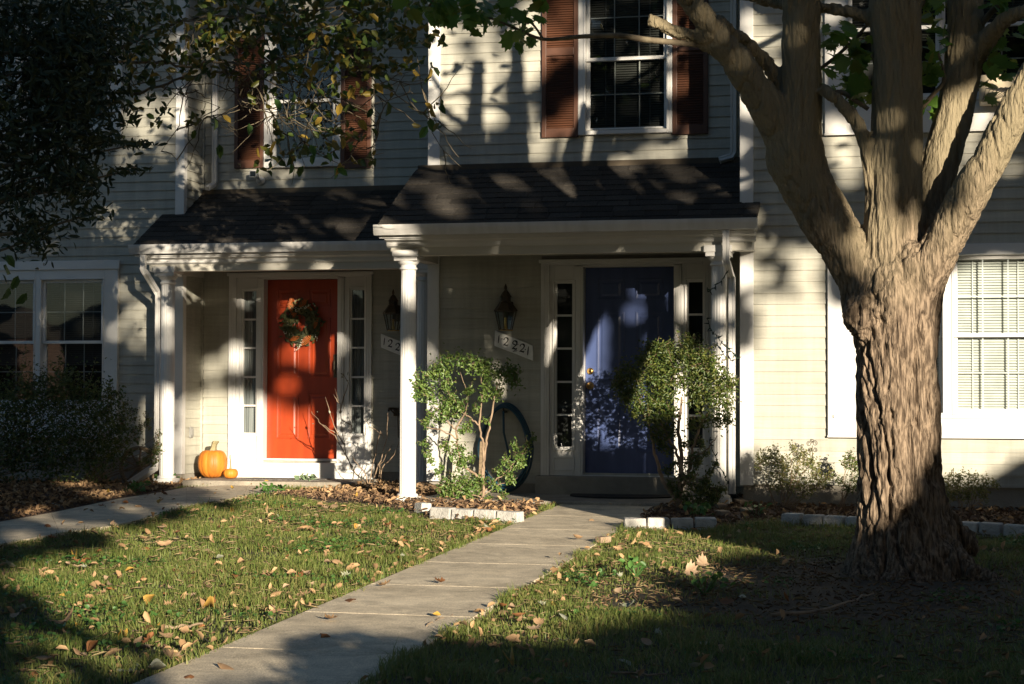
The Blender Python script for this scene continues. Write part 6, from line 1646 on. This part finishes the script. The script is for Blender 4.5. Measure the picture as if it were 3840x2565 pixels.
def drop_leaf(x, y, where, kn_=None, s=None, lift=.022):
    kn_ = kn_ or gg.choice(['tan', 'pale', 'yellow', 'rust', 'grey'], p=[.31, .26, .11, .20, .12])
    s = s or float(np.clip(gg.lognormal(-2.92, .30), .03, .105))
    o = bpy.data.objects.new('fallen_leaf', LEAFM[kn_][gg.integers(4)]); COL.objects.link(o)
    e_ = {'P': .024, 'S': .034, 'B': .035}.get(where, lift)
    o.location = (x, y, gz(x, y) + e_ + s * .12)
    o.rotation_euler = (gg.normal(0, .30) + (math.pi if gg.random() < .35 else 0), gg.normal(0, .35), gg.uniform(0, 6.28)); o.scale = (s, s * gg.uniform(.55, 1.2), s * gg.uniform(.4, 1.3))
    wh = WHERE[where][0]
    if where == 'L':
        d_ = oL - (x * pn.x + y * pn.y)
        wh = 'lying on the left lawn close to the front path edge' if d_ < .45 else ('lying on the left lawn near the bottom of the picture' if y < 9.4 else ('lying far back on the left lawn near the planting bed' if y > 13.5 else ('lying towards the left edge of the left lawn' if d_ > 3.2 else 'lying in the middle of the left lawn')))
    elif where == 'R':
        d_ = x * pn.x + y * pn.y - oR
        wh = 'lying in the grass just right of the front path' if d_ < .5 else ('lying in the dark grass at the bottom right of the path' if y < 9.6 else 'lying in the grass between the front path and the maple')
    setp(o, WORDS[kn_] + ' ' + wh, 'leaf', WORDS[kn_] + ' ' + wh)
cnt = 0
while cnt < 214:                                       # left lawn: thick towards the path and the camera
    px, py = gg.uniform(0, 1900), gg.uniform(1900, 2560)
    p = G(px, py); xv, yv = np.array([p.x]), np.array([p.y])
    if hard(xv, yv)[0] or beds(xv, yv)[0] or p.x * pn.x + p.y * pn.y > oL: continue
    if gg.random() > .25 + .75 * vnoise(xv * .9, yv * .9, xv * 0 + 2)[0]: continue
    drop_leaf(p.x, p.y, 'L'); cnt += 1
cnt = 0
while cnt < 52:
    px, py = gg.uniform(1700, 2950), gg.uniform(2010, 2540)
    p = G(px, py); xv, yv = np.array([p.x]), np.array([p.y])
    if hard(xv, yv)[0] or beds(xv, yv)[0] or p.x * pn.x + p.y * pn.y < oR or math.hypot(p.x - TREE.x, p.y - TREE.y) < .5: continue
    if gg.random() > 1.15 - (px - 1700) / 1400: continue
    drop_leaf(p.x, p.y, 'R', s=gg.uniform(.04, .075)); cnt += 1
for px, py, kn_, s in ((850, 2525, 'tan', .10), (715, 2560, 'rust', .08), (1240, 2345, 'tan', .07), (1310, 2270, 'rust', .10), (1445, 2215, 'tan', .08), (1638, 2330, 'yellow', .05), (1650, 2205, 'rust', .07), (2165, 2036, 'tan', .07), (2225, 1962, 'tan', .06), (1230, 2406, 'rust', .08), (640, 2500, 'pale', .12)):
    p = G(px, py); drop_leaf(p.x, p.y, 'P', kn_, s)
for px, py, kn_, s in ((600, 1900, 'yellow', .10), (870, 1848, 'yellow', .08), (1000, 1830, 'yellow', .10), (620, 1862, 'rust', .10), (470, 1905, 'rust', .06), (380, 1915, 'rust', .06), (520, 1910, 'tan', .07), (180, 1990, 'rust', .06)):
    p = G(px, py); drop_leaf(p.x, p.y, 'S', kn_, s)
for px, py, kn_, s in ((205, 1845, 'rust', .12), (260, 1812, 'grey', .11), (245, 1845, 'grey', .09), (170, 1880, 'tan', .10), (205, 1908, 'grey', .10), (150, 1925, 'pale', .08), (410, 1865, 'yellow', .10), (455, 1795, 'tan', .10), (385, 1800, 'rust', .14), (350, 1780, 'tan', .12), (110, 1790, 'tan', .10), (260, 1750, 'pale', .07), (1290, 1850, 'pale', .08), (1400, 1870, 'tan', .09), (1450, 1850, 'pale', .08), (1340, 1880, 'yellow', .08), (1620, 1915, 'tan', .08), (2950, 1895, 'rust', .16), (2925, 1880, 'rust', .12), (2900, 1960, 'yellow', .06)):
    p = G(px, py); drop_leaf(p.x, p.y, 'B', kn_, s)
# a few big maple leaves in the sunlit grass at the right
for px, py in ((2590, 2180), (2635, 2150)):
    p = G(px, py)
    o = bpy.data.objects.new('fallen_leaf', LEAFM['pale'][1]); COL.objects.link(o); o.location = (p.x, p.y, gz(p.x, p.y) + .06); o.rotation_euler = (.9, .2, px % 7); o.scale = (.085,) * 3
    setp(o, 'large pale lobed maple leaf standing up in the grass right of the path', 'leaf', 'large maple leaves right of the path')
# sticks
def stick(pp, r, label):
    q = [G(*a) for a in pp]; pts = wob([Vector((v.x, v.y, gz(v.x, v.y) + .02 + r)) for v in q], 4, .005, gg)
    c = pts[len(pts) // 2].copy(); m = MB(); m.tube([p for p in pts], taper(pts, r, r * .5), 7)
    m.thing('fallen_stick', M_TWIG, label, 'stick')
stick([(2890, 2330), (3080, 2310), (3180, 2280), (3275, 2245)], .010, 'long grey stick lying on the bare soil before the maple')
stick([(2975, 2297), (3040, 2305), (3090, 2308)], .006, 'short grey stick crossing the long stick on the bare soil')
stick([(610, 2376), (690, 2372), (760, 2360)], .009, 'pale dry stick in the grass left of the path')
stick([(2925, 2110), (2970, 2115)], .008, 'short tan stick in the shaded grass left of the maple')
stick([(2290, 2548), (2400, 2545), (2500, 2552)], .007, 'grey stick in the dark grass at the bottom edge right of the path')
stick([(1600, 2365), (1640, 2340), (1700, 2320)], .003, 'thin dark twig on the concrete path')

# ================================================================ trees and shrubs outside the picture that shade the place
def ab(p): t = -SA * p.x + CA * p.y; return CA * p.x + SA * p.y, p.z + TE * t
def from_ab(a, b, t): return np.stack([CA * a - SA * t, SA * a + CA * t, b - TE * t], -1)
LIT = []                                               # gaps cut in the unseen crowns to shape the sun patches: (a, b, ra, rb)
def gap(x, y, rx, ry, Y):
    p = Q(x, y, Y); a, b = ab(p); s = K * mpp(Y); LIT.append((a, b, max(.05, rx * s * .93 - .025), max(.05, ry * s - .025)))
def gaps(o, sc, Y, l, big=1.0):
    for x, y, rx, ry in l:
        rx, ry = rx * big, ry * big
        gap((o[0] + x / sc) / K, (o[1] + y / sc) / K, rx / sc / K, ry / sc / K, Y)
def gaprect(x0, y0, x1, y1, Y):
    POLY.append([ab(Q(x0, y0, Y)), ab(Q(x1, y0, Y)), ab(Q(x1, y1, Y)), ab(Q(x0, y1, Y))])
POLY = []
# upper walls
gaps((900, 0), 2.34, Y2, [(1865, 320, 70, 60), (1825, 420, 45, 60), (1900, 540, 80, 80), (1960, 700, 90, 80), (1950, 860, 80, 80), (2060, 980, 50, 60), (2120, 1070, 30, 40), (2150, 430, 70, 90), (2150, 600, 70, 100), (2150, 790, 80, 50), (2200, 890, 45, 45), (2235, 985, 50, 50), (1850, 990, 120, 100), (2050, 1205, 65, 60), (1790, 560, 40, 60), (2080, 260, 120, 40), (1700, 500, 40, 120), (1700, 900, 40, 60), (1690, 1380, 40, 60)], 1.25)
gaps((1800, 0), 2.34, Y2, [(235, 560, 45, 90), (380, 590, 80, 120), (470, 540, 80, 120), (480, 650, 60, 60), (450, 230, 90, 90), (520, 150, 40, 60), (510, 1290, 65, 130), (530, 1180, 50, 80), (860, 1260, 80, 130), (830, 1350, 60, 60), (1050, 1170, 55, 100), (360, 1150, 35, 70), (370, 1010, 70, 60), (1490, 1350, 70, 45), (1660, 1350, 75, 45), (660, 250, 60, 50), (570, 400, 30, 200), (920, 930, 40, 90), (1660, 140, 35, 35), (570, 1150, 40, 60), (780, 1060, 40, 110), (1840, 240, 70, 40), (1880, 740, 100, 30), (1960, 740, 40, 30), (1940, 1280, 60, 60), (100, 700, 60, 80), (60, 250, 60, 50)], 1.2)
gaps((900, 0), 2.34, Y1, [(1220, 760, 60, 60), (1230, 870, 80, 90), (1240, 1000, 80, 90), (1250, 1230, 90, 80), (1250, 1330, 65, 50), (1310, 1440, 50, 45), (1090, 960, 50, 60), (1090, 1250, 40, 90), (1220, 1530, 60, 40), (300, 900, 60, 120), (250, 1150, 50, 60), (400, 1530, 60, 40), (240, 420, 40, 50), (560, 40, 60, 40), (60, 300, 60, 40), (620, 100, 40, 40), (1240, 40, 50, 60), (960, 800, 40, 40), (100, 1500, 80, 40)])
gaps((0, 0), 2.34, Y0, [(1310, 940, 110, 60), (1180, 1000, 90, 40), (1230, 1110, 120, 60), (1420, 1080, 110, 60), (1480, 980, 60, 60), (1440, 1340, 40, 40), (1100, 1390, 60, 60), (1780, 1370, 60, 60), (1700, 1440, 60, 40), (1900, 260, 40, 60), (1910, 820, 40, 60), (1960, 780, 30, 40), (1780, 600, 30, 60), (1560, 880, 40, 60)])
gaps((0, 600), 2.34, Y0, [(980, 470, 40, 40), (900, 600, 60, 30), (1010, 550, 40, 40), (450, 740, 40, 30), (1110, 1140, 60, 40), (1220, 1310, 60, 45), (1140, 1390, 50, 50), (1280, 1450, 60, 50), (1010, 1510, 40, 40), (640, 1240, 60, 40), (750, 1230, 50, 40), (1260, 960, 30, 70), (440, 1400, 30, 40), (780, 1440, 40, 30), (1660, 110, 60, 60), (1780, 160, 60, 60), (2200, 230, 80, 40)])
gaps((0, 600), 2.34, Y1 - 1.4, [(1340, 775, 55, 22), (1530, 775, 60, 22), (1700, 850, 120, 20), (1800, 770, 90, 22), (2180, 755, 90, 22), (1450, 850, 80, 18), (1900, 910, 130, 30), (1950, 650, 80, 60), (2050, 700, 60, 30)])
gaps((700, 800), 2.34, Y1 - 1.4, [(310, 280, 90, 25), (560, 280, 80, 25), (900, 270, 40, 30), (970, 255, 50, 20), (1490, 250, 50, 30), (1260, 440, 90, 40), (800, 432, 45, 15), (860, 350, 60, 20)])
gaps((1350, 800), 5.227, Y2 - 1.4, [(400, 300, 110, 90), (690, 290, 80, 60), (1000, 330, 120, 60), (950, 490, 100, 50), (1220, 490, 110, 50), (980, 720, 220, 70)])
gaps((1950, 700), 2.609, Y2 - 1.4, [(300, 370, 60, 30), (650, 380, 90, 30), (1080, 560, 90, 40), (1240, 590, 70, 30), (1410, 580, 60, 40), (1960, 590, 60, 40), (2180, 560, 90, 40), (100, 330, 40, 30)])
gaps((1800, 500), 2.34, 17.2, [(60, 300, 70, 25), (600, 340, 90, 60), (1200, 420, 50, 30), (560, 540, 70, 30), (1900, 300, 60, 30), (60, 560, 70, 40)])
# porches
gaps((560, 1340), 3.136, Y1, [(760, 460, 110, 70), (450, 640, 60, 100), (700, 560, 50, 50)])
POLY.append([ab(Q(405, 930, Y1 - .3)), ab(Q(470, 905, Y1)), ab(Q(560, 900, Y1)), ab(Q(640, 920, Y1)), ab(Q(700, 945, Y1)), ab(Q(770, 965, Y1)), ab(Q(860, 960, Y1)), ab(Q(870, 1140, Y1 - .4)), ab(Q(405, 1140, Y1 - .4))])
gaps((700, 800), 2.34, Y1, [(1260, 1060, 60, 70), (1180, 1140, 70, 70), (1110, 1260, 120, 70), (930, 1220, 80, 70), (900, 1500, 50, 60), (1340, 1080, 40, 160), (1480, 1040, 60, 70), (980, 840, 70, 50), (1010, 1130, 50, 50), (1660, 1500, 30, 60)])
gaps((700, 1300), 2.34, Y1, [(740, 600, 60, 60), (1140, 600, 70, 60), (960, 660, 80, 60), (1660, 380, 40, 60)])
gaps((560, 1000), 4.612, Yc1, [(280, 940, 160, 150), (300, 1300, 90, 70)])
gaprect(352, 890, 415, 1125, Yc1)
gaps((1380, 980), 3.92, Yc2, [(620, 90, 80, 90), (520, 200, 50, 60), (610, 470, 100, 200), (550, 1390, 70, 75)])
gaprect(915, 845, 992, 1160, Yc2)
gaps((1400, 1200), 2.1475, Y2, [(575, 65, 50, 45), (590, 215, 65, 60), (900, 230, 50, 50), (960, 170, 50, 60), (700, 500, 70, 90), (770, 600, 90, 80), (850, 700, 80, 80), (890, 780, 60, 60)])
POLY.append([ab(Q(985, 925, Y2)), ab(Q(1010, 945, Y2)), ab(Q(1055, 962, Y2)), ab(Q(1090, 985, Y2)), ab(Q(1125, 1015, Y2)), ab(Q(1136, 1060, Y2)), ab(Q(1136, 1150, Y2)), ab(Q(985, 1150, Y2))])
gaps((1780, 1020), 4.48, Y2, [(90, 330, 100, 95), (340, 1160, 110, 110), (190, 1290, 80, 80), (180, 620, 60, 80), (200, 850, 60, 80)])
for q in ((960, 880, 60, 40), (1010, 860, 60, 40), (1100, 840, 50, 40), (1130, 860, 50, 40), (1000, 930, 60, 50), (1050, 1000, 60, 60), (1040, 1100, 70, 40), (1190, 1030, 30, 40)): gap(*q, YS1)
nSide = len(POLY)
POLY.append([ab(Q(1248, 800, Y2)), ab(Q(1270, 735, Y2)), ab(Q(1320, 715, Y2)), ab(Q(1365, 700, Y2)), ab(Q(1392, 715, Y2)), ab(Q(1400, 760, Y2)), ab(Q(1398, 1000, Y2)), ab(Q(1330, 1030, Y2)), ab(Q(1248, 1040, Y2))])
gaprect(1630, 770, 1705, 1090, Yc2)
gaprect(1548, 850, 1650, 1080, Y2)
gaprect(1500, 795, 1700, 950, YS2)
gaps((1950, 900), 2.609, Yc2, [(1970, 690, 60, 50), (2230, 240, 50, 60), (2230, 380, 60, 60), (1720, 390, 60, 20)])
# right house and maple
POLY.append([ab(Q(x, y, Y3)) for x, y in ((1722, 770), (1760, 745), (1840, 725), (1920, 700), (2000, 690), (2100, 640), (2190, 620), (2260, 590), (2400, 590), (2400, 1050), (2330, 1065), (2250, 1110), (1722, 1125))])
gaps((2700, 900), 2.06, Y3, [(700, 110, 40, 40), (640, 205, 45, 35), (735, 232, 42, 32), (610, 310, 45, 35), (700, 400, 60, 45), (460, 480, 55, 50), (360, 540, 60, 45), (620, 520, 70, 90), (760, 540, 60, 60), (400, 690, 110, 60), (660, 750, 60, 60), (740, 690, 60, 40), (780, 620, 40, 60), (210, 195, 35, 40), (215, 300, 38, 40), (330, 290, 35, 30), (540, 110, 30, 30), (330, 40, 60, 40), (290, 480, 40, 40), (520, 600, 60, 40)])
gaps((2750, 0), 2.1477, Y3, [(230, 290, 40, 25), (340, 330, 50, 25), (245, 590, 50, 30), (340, 580, 40, 25), (800, 470, 60, 90), (920, 1190, 45, 25), (1040, 1290, 50, 50), (850, 1100, 25, 20), (810, 1210, 25, 30), (900, 1320, 50, 30), (1980, 890, 60, 35), (1970, 980, 80, 80), (1890, 1110, 60, 40), (1900, 1250, 40, 30), (1750, 1420, 45, 45), (1720, 1350, 70, 30), (2240, 1340, 40, 30), (1000, 250, 60, 40), (1530, 230, 60, 40), (760, 130, 40, 30), (840, 1290, 30, 30), (1930, 640, 100, 60)])
for x, y in ((1105, 388), (1160, 412), (1190, 425), (1258, 400), (1300, 392), (1540, 386), (1135, 468), (1230, 470), (1420, 396), (1480, 428), (1060, 440), (1330, 440), (1600, 400), (1390, 470), (1560, 455), (1650, 440)):
    q = P(x * K, y * K, Y2 - 1.3 * (y - 375) / 130); a_, b_ = ab(q); LIT.append((a_, b_, random.uniform(.05, .09), random.uniform(.03, .05)))
for x, y in ((700, 505), (740, 525), (800, 518), (560, 445), (600, 452), (650, 470), (520, 520), (850, 470), (780, 450), (480, 490), (900, 510)):
    q = P(x * K, y * K, Y1 - 1.3 * (y - 432) / 125); a_, b_ = ab(q); LIT.append((a_, b_, random.uniform(.05, .09), random.uniform(.03, .05)))
nPa, nLa = len(POLY), len(LIT)
YF = YT - .25
POLY.append([ab(Q(x, y, YF)) for x, y in ((1985, 650), (1965, 560), (1970, 470), (1972, 370), (2005, 335), (2062, 330), (2066, 440), (2075, 490), (2120, 510), (2135, 580), (2170, 520), (2215, 440), (2290, 430), (2215, 600), (2178, 700), (2160, 1040), (2110, 1090), (2040, 1200), (1970, 1235), (1962, 780), (2010, 690))])
for q in ((1915, 500, 26, 55), (1945, 560, 20, 30), (1890, 385, 12, 30), (1795, 480, 18, 20), (1770, 420, 12, 14), (1735, 375, 14, 16), (1700, 130, 14, 14), (1605, 40, 30, 30), (1640, 80, 26, 26), (1520, 60, 30, 14), (1500, 90, 60, 8), (2270, 65, 30, 26), (2300, 40, 30, 20), (2020, 255, 20, 14), (2060, 260, 40, 20), (2290, 290, 16, 20), (2230, 360, 20, 30), (2280, 400, 20, 40), (1945, 268, 14, 22), (1960, 315, 14, 16), (1850, 62, 12, 18), (2160, 330, 10, 10), (2035, 330, 14, 20)): gap(*q, YF)
nPb, nLb = len(POLY), len(LIT)
# lawn, path and the right grass
def gnd(l): POLY.append([ab(G(x * K, y * K)) for x, y in l])
gnd(((520, 1148), (930, 1135), (1180, 1132), (1256, 1160), (1415, 1218), (1530, 1228), (1650, 1246), (1670, 1290), (1560, 1360), (1440, 1420), (1330, 1450), (1060, 1462), (960, 1470), (800, 1500), (640, 1600), (350, 1600), (300, 1500), (200, 1450), (60, 1410), (40, 1330), (150, 1262), (360, 1200)))
for x, y, rx, ry in ((230, 1140, 80, 18), (170, 1120, 60, 12), (300, 1170, 50, 14), (300, 1290, 60, 30), (250, 1350, 60, 30), (420, 1165, 60, 14)):
    p = G(x * K, y * K); a_, b_ = ab(p); LIT.append((a_, b_, rx * K * mpp(p.y) * .6, .035))
POLY.append([(3.2, 2.9), (3.2, 3.45), (5.85, 3.25), (5.85, 2.9)])
POLY.append([(5.66, 2.9), (5.66, 2.0), (5.80, 1.80), (6.0, 1.95), (6.32, 2.4), (6.34, 3.6), (6.2, 4.0)])
nb = 150000
g7 = np.random.default_rng(77)
a = g7.uniform(-2.2, 12.5, nb); b = g7.uniform(.3, 9.6, nb); t0 = g7.uniform(-6.5, -4.0, nb)
box = (a > 2.6) & (a < 9.4) & (b > 4.4) & (b < 8.6)   # finer foliage where the light on the walls shows it
a, b, t0 = a[~box], b[~box], t0[~box]
nf = 100000
a = np.concatenate([a, g7.uniform(2.55, 9.45, nf)]); b = np.concatenate([b, g7.uniform(4.35, 8.65, nf)]); t0 = np.concatenate([t0, g7.uniform(-5.6, -4.2, nf)])
fine = np.arange(len(a)) >= len(a) - nf
nb = len(a)
hole = np.zeros(nb, bool)
LA = np.array(LIT)
def ell(k, e=None):
    e = .05 if e is None and LA[k, 1] < 4.6 else (.03 if e is None else e)
    return ((a - LA[k, 0]) / (LA[k, 2] + e)) ** 2 + ((b - LA[k, 1]) / (LA[k, 3] + e)) ** 2 < 1
for k in range(len(LA)):
    if not nLa <= k < nLb: hole |= ell(k)
for k, pl in enumerate(POLY):
    if nPa <= k < nPb: continue
    if k >= nPb: hole |= inpoly(a + .34 * (vnoise(a * 2.6, b * 5, a * 0 + 2) - .5), b + .16 * (vnoise(a * 2.6, b * 5, a * 0 + 8) - .5), pl)
    else: hole |= inpoly(a, b, pl)
for k in range(26):
    ca_, cb_, cr_ = g7.uniform(.7, 2.4), g7.uniform(1.15, 2.7), g7.uniform(.04, .11); hole |= ((a - ca_) * .7) ** 2 + (b - cb_) ** 2 < cr_ ** 2
NR = 110                                                # chance gaps higher up
ra_ = g7.uniform(2.4, 10, NR); rb_ = g7.uniform(4.7, 8.9, NR); rr_ = np.where(g7.random(NR) < .8, g7.uniform(.015, .05, NR), g7.uniform(.05, .10, NR))
for k in range(NR): hole |= (a - ra_[k]) ** 2 + ((b - rb_[k]) * .8) ** 2 < (rr_[k] + .04) ** 2
for k in range(34):
    ca_, cb_, cr_ = g7.uniform(5.2, 7.4), g7.uniform(6.1, 7.9), g7.uniform(.045, .075); hole |= (a - ca_) ** 2 + ((b - cb_) * .75) ** 2 < cr_ ** 2
# a gap towards the maple's own limbs counts only where the limbs are seen lit
limbs = np.zeros(nb, bool)
for L in LIMBS[:8]:
    pts, rr = limb(L, 4)
    for p_, r_ in zip(pts, rr):
        a_, b_ = ab(p_); limbs |= (a - a_) ** 2 + (b - b_) ** 2 < (r_ + .08) ** 2
hole &= ~(limbs & (b < 5.6))
for k in range(nLa, nLb): hole |= ell(k, -.005)
for k in list(range(nPa, nPb)) + [len(POLY) - 1, nSide, nSide + 1, nSide + 2, nSide + 3]: hole |= inpoly(a, b, POLY[k])
a, b, t0, fine = a[~hole], b[~hole], t0[~hole], fine[~hole]
# unseen outer crowns added to block sky light and deepen the shade
nw = 52000
aw = g7.uniform(-22, 32, nw); bw = g7.uniform(.6, 15.5, nw); tw0 = g7.uniform(-10, -4.5, nw)
outw = (aw < -2.0) | (aw > 12.3) | (bw > 9.5)
outw &= bw < 15.0 + 2.5 * np.sin(aw * .5) * np.sin(aw * .23 + 1)
aw, bw, tw0 = aw[outw], bw[outw], tw0[outw]
nfine = len(a)
a = np.concatenate([a, aw]); b = np.concatenate([b, bw]); t0 = np.concatenate([t0, tw0])
lsz = np.concatenate([np.where(fine, .105, .17) * g7.uniform(.75, 1.2, nfine), .52 * g7.uniform(.75, 1.2, len(aw))])
C = from_ab(a, b, t0)
for i, (lo, hi, lab) in enumerate(((-99, 5.0, 'broad street tree behind the camera, crown shaped for the dapples, the one to the left'), (5.0, 99, 'broad street tree behind the camera, crown shaped for the dapples, the one to the right'))):
    s = (a >= lo) & (a < hi)
    tb = from_ab(np.array([(.4, 10.5)[i]]), np.array([0.]), np.array([-5.4]))[0]
    tr = thing('street_tree', (tb[0], tb[1], -.36), lab, 'tree', 'street trees behind the camera')
    V, F, k = leaf_cloud(C[s], lsz[s], OVAL, .75, .1, g=g7)
    arrmesh('crown', V, F, M_STREET, tr, col=tones(int(s.sum()), k, 0, .8, 3, g7))
    m = MB(); top = Vector((tb[0], tb[1], 6.0))
    pts = wob([Vector((tb[0], tb[1], -.5)), Vector((tb[0] + .1, tb[1] - .1, 2.4)), top], 5, .03); m.tube(pts, taper(pts, .24, .14), 12)
    m.build('trunk', M_BRANCH, tr, smooth=True)
def bush(name, a_, b_, t_, ra, htop, label, zbot=None, n=2600, leaf=.06):
    """rounded or columnar evergreen beside the camera, out of the picture, described by the shadow it throws"""
    base = from_ab(np.array([a_]), np.array([b_]), np.array([t_]))[0]
    zt = htop - TE * t_; zb = gz(base[0], base[1])
    t = thing(name, (base[0], base[1], zb), label, 'shrub', 'evergreens outside the picture')
    H = zt - zb; C = []
    g5 = np.random.default_rng(int(a_ * 100))
    th = g5.uniform(0, 2 * math.pi, n); hh = g5.random(n)
    prof = np.where(hh < .75, 1.0, np.sqrt(np.clip(1 - ((hh - .75) / .25) ** 2, 0, 1)))
    r = ra * prof * g5.uniform(.55, 1.0, n)
    C = np.stack([base[0] + r * np.cos(th), base[1] + r * np.sin(th), zb + .02 + hh * H], -1)
    V, F, k = leaf_cloud(C, leaf * g5.uniform(.7, 1.3, n), OVAL, .6, .2, g=g5)
    arrmesh('foliage', V, F, M_EVER, t, col=tones(n, k, 0, .6, 3, g5))
    MB().tube([(base[0], base[1], zb - .05), (base[0], base[1], zb + H * .5), (base[0], base[1], zb + H * .9)], [.05, .04, .01], 8).build('stem', M_BRANCH, t)
    MB().lathe([(ra * .2, zb + .02), (ra * .85, zb + H * .1), (ra * .90, zb + H * .7), (ra * .80, zb + H * .82), (ra * .55, zb + H * .91), (ra * .1, zb + H * .96)], (base[0], base[1]), 14).build('shade_core', M_EVER, t, smooth=True)  # solid core added to stop sun leaking through the leaves
bush('rounded_evergreen', 2.14, 0, 1.7, .60, 1.30, 'wide clipped evergreen beside the camera, outside the picture', n=3600)

# ---------------------------------------------------------------- low unseen houses added across the street to darken the window reflections
M_BRICKW = mat('brick_wall', (0.20, 0.11, 0.075), (0.14, 0.08, 0.055), rough=.9, scale=6)
for k, (xa, xb, hh_, wd) in enumerate(((-46, -33, 4.3, 'westernmost'), (-30, -17, 4.6, 'second'), (-14, -1, 4.2, 'third'), (2, 15, 4.5, 'fourth'), (18, 31, 4.3, 'fifth'), (34, 47, 4.6, 'easternmost'))):
    t = thing('added_house', ((xa + xb) / 2, -24.0, -.36), 'low brick house added across the street to darken reflections, %s of six' % wd, 'house', 'brick houses added across the street')
    MB().box(xa, xb, -28, -21, -.4, hh_ - 1.3).build('wall', M_BRICKW, t)
    MB().hexa([(xa - .3, -20.7, hh_ - 1.3), (xb + .3, -20.7, hh_ - 1.3), (xb + .3, -28.3, hh_ - 1.3), (xa - .3, -28.3, hh_ - 1.3)], [(xa + .3, -24.4, hh_), (xb - .3, -24.4, hh_), (xb - .3, -24.6, hh_), (xa + .3, -24.6, hh_)]).build('roof', M_SHING, t)
    MB().box((xa + xb) / 2 - .5, (xa + xb) / 2 + .5, -21.0, -20.94, -.3, 1.75).build('door', M_TRIM, t)
    for f_ in (.18, .36, .66, .84):
        xc = xa + (xb - xa) * f_; w_ = MB().box(xc - .6, xc + .6, -21.0, -20.95, .7, 2.1).build('window', M_TRIM, t); MB().box(xc - .5, xc + .5, -20.949, -20.94, .8, 2.0).build('pane', M_LENS, w_)
